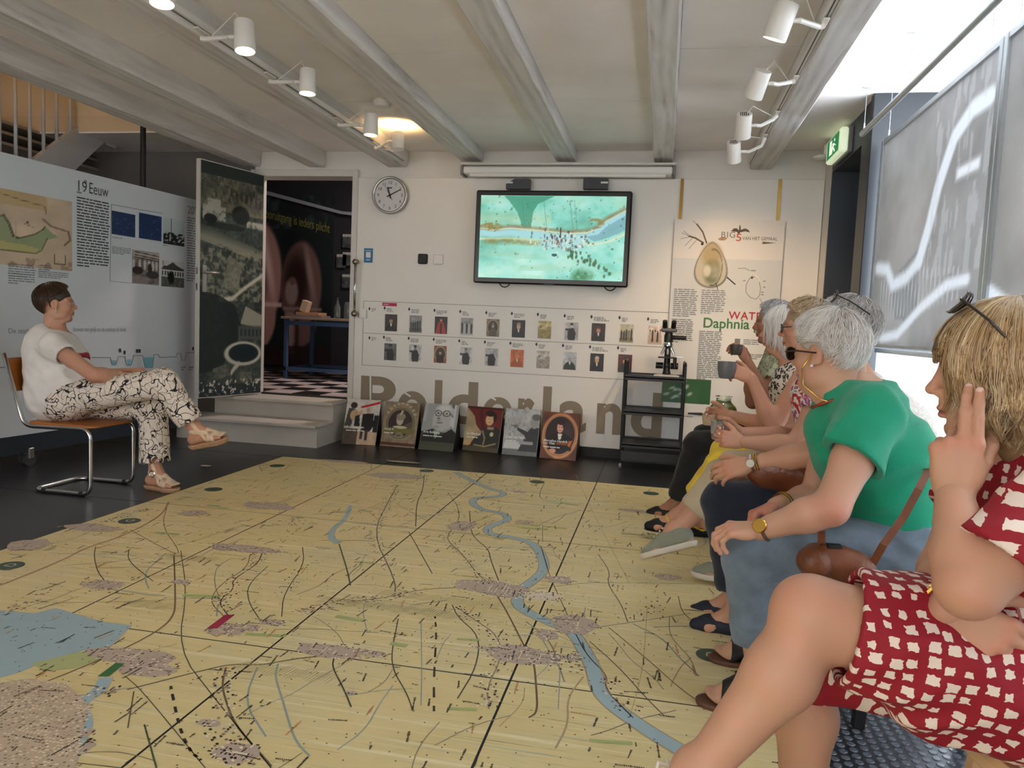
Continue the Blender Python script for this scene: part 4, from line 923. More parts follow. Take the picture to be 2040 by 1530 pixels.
# ================================================================== OPEN DOOR with aerial photograph
hz0, hz1 = dz0+.01, 2.425
hx, hy = -3.735, 6.565
fe = V((onY(398, 310, 5.86).x, 5.86, 0)); hg = V((hx, hy, 0)); dd = (fe-hg); dwid = dd.length; dd.normalize(); dnrm = V((-dd.y, dd.x, 0))
if dnrm.y > 0: dnrm = -dnrm
door = thing('door_1', 'open door covered with an aerial photograph', None, hg, kind='structure')
DP = lambda s, z, off=0.0: hg+dd*s+dnrm*off+V((0, 0, z))
MB().prism([DP(0, hz0, -.04), DP(dwid, hz0, -.04), DP(dwid, hz1, -.04), DP(0, hz1, -.04)], dnrm*.04).build('door_leaf', M_trimw, door)
def aerial(u, v):
    u = 1-u if False else u
    n = vnoise(u, v, 11, 30, 3, 5); n2 = vnoise(u, v, 30, 80, 6, 3); im = rgb((70, 78, 70), u)*(.25+.7*n+.7*n2)[..., None]
    im = mix(im, (150, 138, 112), ((v > .80)*(v < .95))*np.clip(n*1.3, 0, 1)); im = mix(im, (44, 52, 46), (v > .95)*.9); im = mix(im, (60, 62, 52), ((v > .84)*(v < .95))*np.clip((n2-.5)*5, 0, 1)*.8)
    for k in range(7): im = mix(im, (60, 56, 46), rect(u, v, .45+.08*k, .49+.08*k, .87-.005*k, .91-.005*k, .01)*.8)
    im = mix(im, (202, 196, 176), (rect(u, v, .03, .38, .76, .82)+rect(u, v, .1, .3, .80, .85)+rect(u, v, .72, 1, .75, .78))*np.clip(n2*1.8, 0, 1)); im = mix(im, (30, 34, 28), ell(u, v, .62, .80, .14, .04)+ell(u, v, .15, .765, .1, .02)+ell(u, v, .4, .74, .3, .015)*.8)
    rv = inpoly(u, v, [(0, .735), (1, .655), (1, .60), (0, .67)]); im = mix(im, (148, 146, 126), rv*.95); im = mix(im, (52, 58, 50), rv*np.clip((v-.69+.06*u)*30, 0, 1)*.6)
    im = mix(im, (168, 162, 136), ((v > .42)*(v < .64))*np.clip((n2-.42)*4, 0, 1)*.7); im = mix(im, (40, 48, 42), ((v > .4)*(v < .66))*np.clip((.42-n)*6, 0, 1)*.8)
    im = mix(im, (150, 146, 122), inpoly(u, v, [(.44, .62), (.66, .58), (.56, .45), (.34, .48)])*.7); im = mix(im, (212, 206, 184), pline(u, v, [(.30, .42), (.5, .43), (.7, .48), (1, .545)], .010, .01))
    im = mix(im, (26, 34, 34), inpoly(u, v, [(0, .46), (.3, .44), (.55, .40), (.66, .30), (.55, .20), (.3, .12), (0, .1)])*.85)
    im = mix(im, (176, 172, 150), inpoly(u, v, [(.72, .40), (1, .36), (1, .30), (.64, .32)])*.9); im = mix(im, (84, 88, 84), rect(u, v, .60, 1, .25, .31, .01))
    for x in np.linspace(.64, .97, 6): im = mix(im, (40, 46, 46), rect(u, v, x, x+.03, .265, .295, .006))
    im = mix(im, (206, 202, 182), ell(u, v, .69, .185, .31, .055, .03)); im = mix(im, (30, 40, 44), ell(u, v, .70, .187, .25, .042, .03)); im = mix(im, (206, 202, 182), pline(u, v, [(.62, .14), (.55, .12), (.50, .10)], .012, .01))
    im = mix(im, (120, 118, 104), (inpoly(u, v, [(.2, .12), (.42, .14), (.5, .09), (.26, .07)])+rect(u, v, .64, .84, .055, .10))*np.clip(n2*1.5, 0, 1)); im = mix(im, (30, 42, 50), (v < .05)*.7); im = mix(im, (226, 224, 210), (v < .07)*(v > .005)*(n2 > .66)*1.0)
    return mix(im, (60, 84, 96), .12+0*u)
picture('aerial_photograph', DP(dwid-.012, hz0+.008, .002), DP(.006, hz0+.008, .002), DP(dwid-.012, hz1-.008, .002), 110, 320, aerial, M_photo, door)
lk = MB().prism([DP(dwid-.075, 1.30, .002), DP(dwid-.035, 1.30, .002), DP(dwid-.035, 1.53, .002), DP(dwid-.075, 1.53, .002)], dnrm*.008).build('lock_plate', M_steel, door)
MB().ring([DP(dwid-.055, 1.47, .01), DP(dwid-.055, 1.47, .05), DP(dwid-.17, 1.468, .055)], .009, 8).build('lever_handle', M_steel, lk, smooth=True)
for z in (1.34, 1.48): MB().box(DP(dwid+.001, z, -.02), (.004, .02, .06), Matrix.Rotation(math.atan2(dd.y, dd.x), 3, 'Z')).build('latch_plate', M_steel, door)

# ================================================================== ROOM BEYOND: mural, table, bottles, prints
def mural(u, v):
    n = vnoise(u, v, 6, 6, 4, 3); im = rgb((26, 32, 34), u)*(.7+.6*n)[..., None]; im = mix(im, (54, 74, 72), ((v > .80)*np.clip((vnoise(u, v, 16, 14, 7, 2)-.5)*5, 0, 1))*.7)
    for cx, cy, s, tone in ((.36, .46, 1.0, 1.0), (.74, .42, .8, .62)):
        c1 = tuple(np.array((170, 130, 122))*tone); c2 = tuple(np.array((222, 190, 182))*tone); c3 = tuple(np.array((70, 44, 40))*tone)
        body = np.maximum(ell(u, v, cx, cy+.06*s, .215*s, .33*s, .03), ell(u, v, cx, cy-.16*s, .17*s, .22*s, .03))
        im = mix(im, c1, body); im = mix(im, c3, body*ell(u, v, cx-.05*s, cy+.10*s, .13*s, .2*s, .2)); im = mix(im, c2, body*ell(u, v, cx+.09*s, cy+.16*s, .03*s, .2*s, .3, .25))
        im = mix(im, c2, ell(u, v, cx-.10*s, cy+.02*s, .07*s, .10*s, .1)); im = mix(im, c1, ell(u, v, cx-.09*s, cy+.10*s, .035*s, .03*s, .1)); im = mix(im, c2, rect(u, v, cx-.19*s, cx+.22*s, cy-.115*s, cy-.09*s, .01)*.9)
        im = mix(im, c2, rect(u, v, cx-.16*s, cx-.07*s, cy-.42*s, cy-.12*s, .03)); im = mix(im, c3, rect(u, v, cx-.05*s, cx-.02*s, cy-.40*s, cy-.12*s, .03)); im = mix(im, c2, rect(u, v, cx-.19*s, cx-.05*s, cy-.44*s, cy-.41*s, .02))
        for k in range(9): a = .3+k*.24; im = mix(im, c3, ell(u, v, cx-.10*s+.085*s*math.cos(a), cy+.02*s+.12*s*math.sin(a), .006*s, .007*s, .3))
    return mix(im, (40, 24, 24), (v < .12)*.8)
YM = 9.68
ml = onY(520, 560, YM); mr = onY(662, 560, YM); mt = onY(535, 388, YM).z; mzb = RZ+.06
mu = thing('mural', 'dark photographic mural of two large round cast-iron pumps beyond the doorway', 'mural', ((ml.x+mr.x)/2, YM, RZ))
M_mural = vcmat('mural print', .35, .4)
ml.x -= .7
picture('print', (ml.x, YM, mzb), (mr.x, YM, mzb), (ml.x, YM, mt), 130, 140, mural, M_mural, mu)
text('vooruitgang is ieders plicht', onY(523, 432, YM-.01), (1, 0, -.20), (.0, 0, 1), 1, mat('mural lettering olive', (128, 126, 62), .5, var=0), mu, cap=.125, width=(onY(660, 432, YM).x-onY(523, 432, YM).x))
MB().prism([onY(500, 380, YM), onY(680, 427, YM), onY(720, 432, YM), onY(720, 425, YM), onY(684, 422, YM), onY(500, 372, YM)], (0, -.05, 0)).build('cover_strip', mat('grey strip', (140, 146, 156), .5, var=0), mu)
M_tblue = mat('blue steel frame', (70, 96, 132), .4, var=.04); M_ttop = mat('worn table top', (150, 128, 110), .5, var=.08)
YT = 8.35
tL, tR = onY(566, 630, YT), onY(705, 636, YT); tz = (tL.z+tR.z)/2
tb = thing('work_table', 'blue steel framed table with cluttered wooden top beyond the doorway', 'table', (tL.x, YT, RZ))
MB().span((tL.x-.03, YT-.03, tz-.03), (tL.x+1.5, YT+.75, tz), .004).build('table_top', M_ttop, tb)
for x, y in ((tL.x, YT), (tL.x, YT+.68), (tL.x+1.42, YT), (tL.x+1.42, YT+.68)):
    MB().span((x, y, RZ), (x+.045, y+.045, tz-.03), .004).build('leg', M_tblue, tb)
for y in (YT+.005, YT+.69): MB().span((tL.x, y, tz-.10), (tL.x+1.46, y+.03, tz-.05)).build('rail', M_tblue, tb); MB().span((tL.x, y, RZ+.10), (tL.x+1.46, y+.03, RZ+.14)).build('rail', M_tblue, tb)
MB().span((tL.x, YT, RZ+.10), (tL.x+.03, YT+.7, RZ+.14)).build('rail', M_tblue, tb)
M_bottle = mat('clear bottle glass', (176, 190, 190), .08, var=0, trans=.85)
bp_ = onY(672, 627, YT+.2)
bo = MB().lathe([(0, 0), (.035, 0), (.037, .02), (.037, .13), (.014, .19), (.012, .25), (.015, .25)], (bp_.x, YT+.2, tz), seg=18).build('glass_bottle', M_bottle, smooth=True); tag(bo, 'clear glass bottle on the blue table beyond the doorway', 'bottle')
jr = MB().lathe([(0, 0), (.05, 0), (.055, .01), (.055, .17), (.045, .19), (.047, .2)], (onY(693, 627, YT+.2).x, YT+.22, tz), seg=18).build('glass_jar', M_bottle, smooth=True); tag(jr, 'wide glass jar at the right end of the blue table', 'jar')
bk = thing('book_stack', 'two flat books with a wooden block stacked on the blue table', 'books', (onY(615, 627, YT+.2).x, YT+.2, tz))
kx = onY(618, 627, YT+.2).x
MB().span((kx-.20, YT+.08, tz), (kx+.20, YT+.34, tz+.025), .003).build('book', mat('grey book', (120, 112, 112), .6, var=.05), bk); MB().span((kx-.14, YT+.1, tz+.025), (kx+.16, YT+.32, tz+.06), .003).build('book', mat('tan book', (176, 132, 88), .6, var=.05), bk)
MB().box((kx-.06, YT+.2, tz+.13), (.09, .1, .14), Matrix.Rotation(.3, 3, 'Y'), .006).build('wood_block', mat('pale block', (186, 164, 140), .6, var=.06), bk)
for k, (px, py) in enumerate(((692, 480), (692, 516), (691, 560), (680, 520))):
    p = onY(px, py, 9.66); o = picture('hall_photo', (p.x-.07, 9.66, p.z-.09), (p.x+.07, 9.66, p.z-.09), (p.x-.07, 9.66, p.z+.09), 14, 18, (lambda u, v, k=k: mix(rgb((70, 74, 74), u)*(.5+vnoise(u, v, 5, 5, k))[..., None], (190, 190, 186), (v > .8)*.8)), M_photo)
    tag(o, ['topmost small grey photo on the dark wall beyond the doorway', 'second small grey photo from the top beyond the doorway', 'lowest small grey photo beyond the doorway, above the table', 'small grey photo left of the column beyond the doorway'][k], 'photo', 'small photos on the dark wall beyond the doorway')
hl = thing('hall_ceiling_lamp', 'ceiling lamp of the room beyond the doorway', 'lamp', (-2.6, 8.0, 3.28))
MB().lathe([(0, .02), (.12, .02), (.12, -.02), (0, -.02)], (-2.6, 8.0, 3.27), seg=20).build('diffuser', glow('hall lamp glow', (255, 236, 228), 330), hl)

# ================================================================== STAIR behind the display wall
XS = -5.15
SP = lambda px, py: onX(px, py, XS)
stair = thing('staircase', 'white staircase with round balusters rising behind the display wall', 'staircase', (XS, 4.4, 0), kind='structure')
pts = [SP(40, 338), SP(71, 316), SP(180, 234), SP(233, 248), SP(231, 297), SP(214, 289), SP(209, 282), SP(152, 337), SP(110, 375)]
MB().prism(pts, (-.05, 0, 0)).build('stringer', mat('stair white', (206, 206, 204), .5, var=.02), stair)
for px in (-25, 5, 37, 65, 92, 118, 145):
    b_ = SP(px, max(316-(px-71)*.75, 235) if px > 71 else 330); t_ = SP(px+1.5, 60)
    MB().cyl((XS-.025, b_.y, b_.z), (XS-.025, b_.y, CEIL+.3), .014, seg=10).build('baluster', MATS['stair white'], stair, smooth=True)
MB().span((XS-.35, SP(50, 250).y-.03, 0), (XS-.29, SP(50, 250).y+.03, 2.55)).build('newel_post', mat('bare newel', (176, 164, 150), .6, var=.06), stair)
for k, py in enumerate((265, 285, 305)):
    q = onX(60, py, XS-.5); MB().span((XS-.8, q.y-1.3, q.z-.012), (XS-.4, q.y+.75, q.z+.012)).build('tread', MATS['bare newel'], stair)
pol = onY(285, 330, 5.6); o = MB().cyl((pol.x, 5.6, 0), (pol.x, 5.6, CEIL), .022, seg=14).build('steel_pole', M_black, auto=A35); tag(o, 'black steel pole behind the display wall, reaching the ceiling', 'pole')
lw = thing('stair_lamp', 'warm round lamp high in the stairwell', 'lamp', (-5.3, 4.6, 4.4))
MB().lathe([(0, -.10), (.10, -.09), (.15, -.03), (.15, 0), (0, 0)], (-5.3, 4.6, 4.6), seg=20).build('shade', glow('stair lamp glow', (255, 214, 160), 26), lw)

# ================================================================== PORTRAIT BOARDS on the floor
def portrait_board(k, TL, TR, BR, BL, f, title, label, sub=True):
    bl, br = onZ(*BL), onZ(*BR); ux = (br-bl); w = ux.length; ux.normalize(); nb = V((ux.y, -ux.x, 0))
    # the board leans back: find the lean that puts the top corner on its pixel
    best = None
    for i in range(2, 30):
        th = math.radians(i); up = (V((0, 0, 1))*math.cos(th) - nb*math.sin(th)); nrm = ux.cross(up)
        t = onP(*TL, bl, nrm); s = abs((t-bl).dot(ux))
        if best is None or s < best[0]: best = (s, th, up, (t-bl).dot(up))
    _, th, up, h = best; th = max(th, math.radians(9)); up = V((0, 0, 1))*math.cos(th)-nb*math.sin(th); fr_ = -ux.cross(up); h = (onP(*TL, bl, fr_)-bl).dot(up)*.5+(onP(*TR, bl, fr_)-bl).dot(up)*.5
    if fr_.y > 0: fr_ = -fr_
    z = V((0, 0, .002)); bl = bl+z
    t = thing('portrait_board', label, 'board', bl+ux*w/2, group='portrait boards standing along the back wall')
    MB().prism([bl, bl+ux*w, bl+ux*w+up*h, bl+up*h], -fr_*.008).build('board', M_black, t)
    picture('portrait', bl+fr_*.001, bl+ux*w+fr_*.001, bl+up*h+fr_*.001, 60, 80, f, M_photo, t)
    back = V((0, 1, 0)) if fr_.y < 0 else V((0, -1, 0))
    top = bl+up*h*.97; foot = V((top.x, top.y, .003))-fr_*.0+(-nb)*(.06)
    sd = MB()
    for q in (bl+ux*(w-.006), bl+ux*.002):
        tq = q+up*h*.97; ft = V((tq.x, tq.y, .003))-nb*.06
        MB().prism([q-fr_*.008, ft, tq-fr_*.006], ux*.005).build('side_support', M_black, t)
    M_pw = mat('poster white lettering', (238, 236, 230), .5, var=0)
    for i, ln in enumerate(title.split('\n')):
        text(ln, bl+ux*.022+up*(h*(.36-.055*i))+fr_*.0022, ux, up, 1, M_pw, t, 'title', cap=.020, bold=.012)
    if sub: mb = MB(); textbars(mb, bl+ux*.024+up*(h*(.29-.055*title.count('\n')))+fr_*.0022, ux, up, w*.75, 1, .02, .008, k, .9); mb.build('subtitle', M_pw, t)
    return t
def f1(u, v):
    n = vnoise(u, v, 6, 6, 2, 3); im = rgb((206, 200, 192), u); im = mix(im, (200, 170, 140), (v < .30)*.9); im = mix(im, (70, 62, 56), ((v < .34)*(u < .42))*.9)
    im = mix(im, (190, 40, 36), inpoly(u, v, [(.42, .84), (1, .98), (1, .92), (.9, .9), (.45, .80)])); im = mix(im, (46, 42, 42), ell(u, v, .22, .86, .1, .07)+inpoly(u, v, [(0, .4), (.08, .8), (.28, .78), (.2, .35)])*.8)
    im = mix(im, (196, 164, 130), ell(u, v, .26, .64, .12, .12)+ell(u, v, .45, .7, .06, .06)); im = mix(im, (30, 30, 34), inpoly(u, v, [(.5, .68), (.84, .70), (.86, .40), (.78, .3), (.52, .3)])+inpoly(u, v, [(.3, .62), (.42, .66), (.46, .4), (.3, .4)])+rect(u, v, .86, 1, .28, .66)); im = mix(im, (200, 160, 130), ell(u, v, .66, .77, .05, .06)); im = mix(im, (60, 60, 62), rect(u, v, .5, .58, .12, .34)+rect(u, v, .64, .72, .1, .34)); return im*(.85+.3*n)[..., None]
def f2(u, v):
    n = vnoise(u, v, 8, 8, 5, 3); im = rgb((138, 122, 98), u)*(.8+.4*n)[..., None]; im = mix(im, (164, 148, 122), ell(u, v, .5, .53, .44, .38, .02)); im = mix(im, (92, 80, 64), ell(u, v, .5, .53, .41, .35, .02)); im = mix(im, (156, 140, 112), ell(u, v, .5, .53, .38, .33, .02)); im = mix(im, (58, 48, 44), ell(u, v, .5, .53, .35, .305, .02))
    im = mix(im, (120, 104, 90), inpoly(u, v, [(.62, .5), (.84, .6), (.84, .4), (.6, .38)])*.6); im = mix(im, (122, 114, 60), rect(u, v, .06, .94, .30, .42, .02)*ell(u, v, .5, .4, .47, .2, .05)); im = mix(im, (196, 184, 160), ell(u, v, .48, .60, .1, .12, .05)); im = mix(im, (150, 138, 118), ell(u, v, .5, .68, .13, .08, .05)); im = mix(im, (206, 196, 176), inpoly(u, v, [(.5, .82), (.56, .8), (.5, .72), (.46, .7)])+ell(u, v, .5, .44, .2, .03)); im = mix(im, (178, 164, 130), ell(u, v, .5, .26, .12, .06)*np.clip(n*1.6, 0, 1))
    for k in range(9): a = .4+k*.29; im = mix(im, (190, 176, 148), ell(u, v, .5+.42*math.cos(a), .60+.37*math.sin(a), .05, .03, .1)*.8)
    im = mix(im, (96, 88, 80), ell(u, v, .44, .60, .012, .02)+ell(u, v, .52, .60, .012, .02)); return mix(im, (84, 40, 34), (v < .10)*(v > .03)*.9)
def f3(u, v):
    im = rgb((160, 162, 162), u); im = mix(im, (200, 202, 202), rect(u, v, .86, .93, .5, 1)+rect(u, v, 0, .1, .6, 1)*.4); im = mix(im, (52, 54, 54), rect(u, v, .80, .86, .5, 1)*.7); im = mix(im, (66, 70, 58), (v < .40)*1.0); im = mix(im, (40, 42, 40), inpoly(u, v, [(.1, .40), (.34, .46), (.6, .34), (.86, .48), (1, .4), (1, .1), (0, .1)])); im = mix(im, (84, 86, 70), (v < .18)*.8)
    im = mix(im, (188, 188, 186), inpoly(u, v, [(.30, .48), (.28, .7), (.34, .92), (.5, 1.0), (.70, 1.0), (.86, .9), (.88, .66), (.82, .5), (.6, .42), (.42, .44)])); im = mix(im, (216, 216, 214), ell(u, v, .58, .9, .2, .08, .2)); im = mix(im, (140, 140, 138), ell(u, v, .46, .66, .05, .06, .2)*.6+ell(u, v, .4, .5, .1, .03, .2)*.5); im = mix(im, (204, 204, 202), ell(u, v, .84, .62, .05, .1, .1)); 
    for x, w in ((.42, .09), (.66, .1)): im = mix(im, (60, 60, 60), (np.abs(np.sqrt(((u-x)/w)**2+((v-.80)/.06)**2)-1) < .14)*.9); im = mix(im, (50, 50, 50), ell(u, v, x, .8, .03, .02)*.8)
    im = mix(im, (70, 70, 70), seg(u, v, .76, .8, .86, .74, .01)+seg(u, v, .42, .585, .58, .60, .008)+ell(u, v, .44, .69, .03, .012)); return mix(im, (150, 176, 150), inpoly(u, v, [(.34, .42), (.52, .42), (.44, .24)]))
def f4(u, v):
    n = vnoise(u, v, 5, 5, 7, 3); im = rgb((170, 152, 118), u)*(.85+.3*n)[..., None]; im = mix(im, (110, 34, 28), inpoly(u, v, [(0, 1), (1, 1), (1, .5), (.62, .42), (.45, .45), (.30, .58), (.22, .78), (.05, .92)])); im = mix(im, (70, 20, 18), seg(u, v, .4, .9, .5, .5, .05, .05)*.7+rect(u, v, 0, 1, .95, 1)); im = mix(im, (44, 40, 32), inpoly(u, v, [(.5, .52), (.85, .58), (1, .5), (1, .1), (.15, .1), (.3, .3), (.45, .36)])); im = mix(im, (70, 62, 44), (v < .12)*.9)
    im = mix(im, (220, 178, 136), ell(u, v, .66, .72, .115, .13, .05)); im = mix(im, (40, 26, 20), ell(u, v, .66, .86, .13, .07)+ell(u, v, .8, .78, .05, .1)); im = mix(im, (200, 190, 150), rect(u, v, .62, .8, .5, .56, .02)*.7+ell(u, v, .76, .40, .05, .05)+pline(u, v, [(.5, .46), (.58, .3), (.56, .16)], .02)*.6); im = mix(im, (206, 164, 110), ell(u, v, .12, .18, .1, .06)); im = mix(im, (190, 170, 90), pline(u, v, [(.3, .14), (.6, .12), (.9, .2)], .015)*.8); return mix(im, (90, 60, 50), ell(u, v, .63, .74, .012, .01)+ell(u, v, .70, .74, .012, .01)+rect(u, v, .63, .7, .655, .663))
def f5(u, v):
    n = vnoise(u, v, 9, 9, 9, 3); im = rgb((178, 180, 180), u)*(.85+.3*n)[..., None]; im = mix(im, (130, 132, 132), np.clip((vnoise(u, v, 20, 16, 3, 2)-.62)*6, 0, 1)*.7); im = mix(im, (206, 208, 208), rect(u, v, .04, .5, .14, .28)); im = mix(im, (92, 94, 94), (v < .13)*.8)
    im = mix(im, (44, 46, 48), inpoly(u, v, [(.38, .60), (.68, .52), (.78, .62), (1, .62), (1, .1), (.45, .1), (.62, .42), (.38, .54)])); im = mix(im, (150, 150, 148), ell(u, v, .86, .72, .12, .13, .05)); im = mix(im, (96, 96, 96), ell(u, v, .9, .84, .13, .07)); im = mix(im, (110, 110, 108), ell(u, v, .33, .62, .06, .04)+seg(u, v, .2, .63, .3, .63, .012)); im = mix(im, (160, 162, 162), rect(u, v, .46, .86, .24, .31)+rect(u, v, 0, .6, .30, .38)*.5); return im
def f6(u, v):
    n = vnoise(u, v, 7, 7, 4, 3); im = rgb((104, 60, 42), u)*(.7+.6*n)[..., None]; im = mix(im, (206, 140, 94), ell(u, v, .5, .5, .50, .49, .02)); im = mix(im, (236, 178, 128), ell(u, v, .5, .5, .47, .465, .02)*np.clip(n*1.6, .2, 1)); im = mix(im, (120, 70, 46), ell(u, v, .5, .51, .45, .44, .02)); im = mix(im, (220, 164, 116), ell(u, v, .5, .51, .435, .43, .015)); im = mix(im, (46, 32, 34), ell(u, v, .5, .515, .41, .405, .015)); im = mix(im, (84, 62, 64), ell(u, v, .7, .6, .15, .16, .4)*.6)
    im = mix(im, (20, 18, 20), inpoly(u, v, [(.2, .46), (.4, .56), (.62, .56), (.84, .46), (.84, .2), (.2, .2)])); im = mix(im, (226, 170, 150), ell(u, v, .49, .68, .09, .12, .05)); im = mix(im, (40, 26, 22), ell(u, v, .5, .79, .1, .06)+ell(u, v, .58, .72, .03, .06)); im = mix(im, (236, 232, 226), inpoly(u, v, [(.44, .54), (.56, .54), (.53, .42), (.47, .42)])); im = mix(im, (210, 110, 52), inpoly(u, v, [(.76, .40), (.86, .42), (.8, .28), (.74, .3)])+rect(u, v, .42, .72, .31, .36, .02)*.7); im = mix(im, (226, 160, 140), ell(u, v, .34, .17, .09, .05)); return mix(im, (80, 40, 36), ell(u, v, .455, .69, .014, .01)+ell(u, v, .525, .69, .014, .01)+rect(u, v, .46, .53, .612, .62))
PB = [((693, 794), (761.6, 799), (747.6, 888), (680, 884), f1, 'Arie Evegroen', 'leftmost portrait board, colour photo of a group under a red flag'), ((769, 798.5), (838, 805.5), (826, 894), (756.5, 888), f2, 'Floris V', 'portrait board of a helmeted stone bust in a round frame'), ((848, 803), (913, 808), (902, 901), (833, 895), f3, 'Arie Bolsweg', 'grey portrait board of a bald man with spectacles'),
      ((933, 808.7), (1000.5, 813.8), (991.6, 903.6), (920.8, 896.6), f4, 'Jan Blanken', 'portrait board of a dark-haired officer before a red curtain'), ((1008.8, 813.8), (1078.9, 817.6), (1068.7, 911), (999.2, 905), f5, 'Johan van Veen', 'black and white portrait board of a man pointing at a map'), ((1085, 820), (1154.7, 825), (1146.4, 919), (1074.4, 912), f6, 'Marcelius Hendrik\nvan Vliet', 'rightmost portrait board, man in black inside an oval gilt frame')]
for k, (a, b, c, d_, f, t_, lb) in enumerate(PB): portrait_board(k, a, b, c, d_, f, t_, lb)

# ================================================================== WATER FLEA BOARD
yd = 6.56
dl_, dr_, dt_, dbm = onY(1335, 600, yd).x, onY(1556, 560, yd).x, onY(1450, 438, yd).z, .20
db = thing('water_flea_board', 'tall pale information board about the water flea hung on straps', 'information board', ((dl_+dr_)/2, yd, dbm))
for px in (1357, 1552):
    p = onY(px, 400, 6.58); MB().span((p.x-.012, 6.578, 1.9), (p.x+.012, 6.594, 2.412)).build('hanging_strap', mat('brass strap', (150, 118, 58), .3, .9, var=.06), db)
E1 = lambda px, py: (onY(px, py, yd).x, onY(px, py, yd).z)
def flea(u, v):
    im = rgb((226, 220, 212), u); im = mix(im, (206, 208, 206), (v < .83)*(v > .45)*.9); im = mix(im, (222, 222, 218), (v < .64)*np.clip((.64-v)*8, 0, 1)); im = mix(im, (222, 222, 218), (v < .45)*1.)
    n = vnoise(u, v, 9, 18, 5, 3)
    # body outline as an egg: u across .89 m, v up 1.88 m
    x = (u-.36)*.89; y = (v-.80)*1.88; a = .45; xr = x*math.cos(a)-y*math.sin(a); yr = x*math.sin(a)+y*math.cos(a)
    d = np.sqrt((x/(.125-.05*(y/.2)))**2+((y+.0)/.185)**2)
    im = mix(im, (88, 84, 74), soft(d-1.03, .05)); im = mix(im, (196, 186, 162), soft(d-.97, .08)); im = mix(im, (176, 150, 96), soft(np.sqrt(((x+.0)/.08)**2+((y-.08)/.10)**2)-1, .6)*.8); im = mix(im, (120, 122, 92), soft(np.sqrt(((x-.01)/.07)**2+((y+.06)/.10)**2)-1, .5)*np.clip(n*1.6, 0, 1)); im = mix(im, (226, 218, 196), soft(np.sqrt(((x+.03)/.03)**2+((y+.05)/.05)**2)-1, .6)*.8)
    im = mix(im, (70, 62, 40), soft(np.abs(np.sqrt(((x-.015)/.075)**2+((y+.02)/.15)**2)-1)-.03, .05)*(x > .0)*.9)
    return im
picture('panel_print', (dl_, yd-.001, dbm), (dr_, yd-.001, dbm), (dl_, yd-.001, dt_), 130, 200, flea, M_photo, db)
MB().span((dl_, yd, dbm), (dr_, yd+.018, dt_)).build('panel', mat('board edge grey', (176, 172, 166), .5, var=0), db)
def dline(pts, w, m, name='drawing_line'):
    P = [V((*((E1(*p))[:1]), yd-.003, E1(*p)[1])) for p in pts]; return MB().ring(P, w, 5).build(name, m, db)
M_flea = mat('flea antenna ink', (112, 90, 62), .6, var=0)
dline([(1408, 485), (1400, 462), (1388, 446)], .006, M_flea, 'antenna'); dline([(1402, 484), (1385, 474), (1372, 470)], .007, M_flea, 'antenna')
for q in ([(1372, 470), (1358, 464)], [(1374, 472), (1356, 476)], [(1380, 474), (1364, 490)], [(1388, 478), (1372, 496)], [(1390, 448), (1380, 440)], [(1372, 468), (1362, 460)]): dline(q, .002, M_inkl, 'bristle')
dline([(1448, 552), (1465, 567)], .005, M_inkd, 'tail_spine'); dline([(1426, 563), (1430, 577)], .003, M_inkd, 'tail_spine')
MB().ball((E1(1399, 486)[0], yd-.003, E1(1399, 486)[1]), (.012, .002, .012), 10, 6).build('eye_spot', M_ink, db)
dia = MB(); 
dline([(1492, 556), (1486, 568), (1486, 582), (1494, 592), (1506, 596), (1513, 588), (1515, 574), (1512, 560), (1505, 552), (1496, 552), (1492, 556)], .0025, mat('diagram line', (150, 140, 130), .6, var=0), 'diagram_outline'); dline([(1470, 535), (1484, 534), (1494, 540)], .002, MATS['diagram line'], 'diagram_outline'); dline([(1513, 594), (1522, 610)], .002, MATS['diagram line'], 'diagram_outline'); dline([(1500, 546), (1511, 556), (1512, 562)], .008, mat('diagram white', (240, 236, 226), .6, var=0), 'diagram_outline')
MB().ball((E1(1498, 553)[0], yd-.003, E1(1498, 553)[1]), (.010, .002, .010), 10, 6).build('diagram_eye', M_ink, db)
for k, (px, py, w) in enumerate(((1496, 540, 12), (1520, 561, 14), (1520, 573, 6), (1516, 583, 12), (1516, 588, 16), (1480, 560, 8))):
    a = onY(px, py, yd-.003); mb = MB(); textbars(mb, a, (1, 0, 0), (0, 0, 1), w*.0043, 1, .02, .008, k, .95); mb.build('diagram_label', M_inkl, db)
M_red = mat('signal red ink', (176, 34, 40), .5, var=0); M_green = mat('leaf green ink', (60, 120, 70), .5, var=0); M_orange = mat('orange red ink', (206, 84, 56), .5, var=0); M_birdink = mat('bird brown ink', (96, 78, 60), .6, var=0)
dt = lambda s, px, py, cap, m, **k: text(s, V((onY(px, py, yd-.003).x, yd-.003, onY(px, py, yd-.003).z)), (1, 0, 0), (0, 0, 1), 1, m, db, cap=cap, **k)
dt('BIG', 1437, 473, .048, M_inkg, width=.11, space=1.15); dt('5', 1466, 480, .06, M_orange, bold=.01, width=.042); dt('VAN HET GEMAAL', 1479, 478, .028, M_inkd, width=.275)
dt('WATERVLO', 1451, 635, .062, M_red, bold=.015, space=1.1, width=.50); dt('Daphnia pulex', 1401, 652, .082, M_green, bold=.018, width=.66)
bd = lambda pts, m, name: MB().add([V((E1(*p)[0], yd-.003, E1(*p)[1])) for p in pts], [tuple(range(len(pts)))]).build(name, m, db)
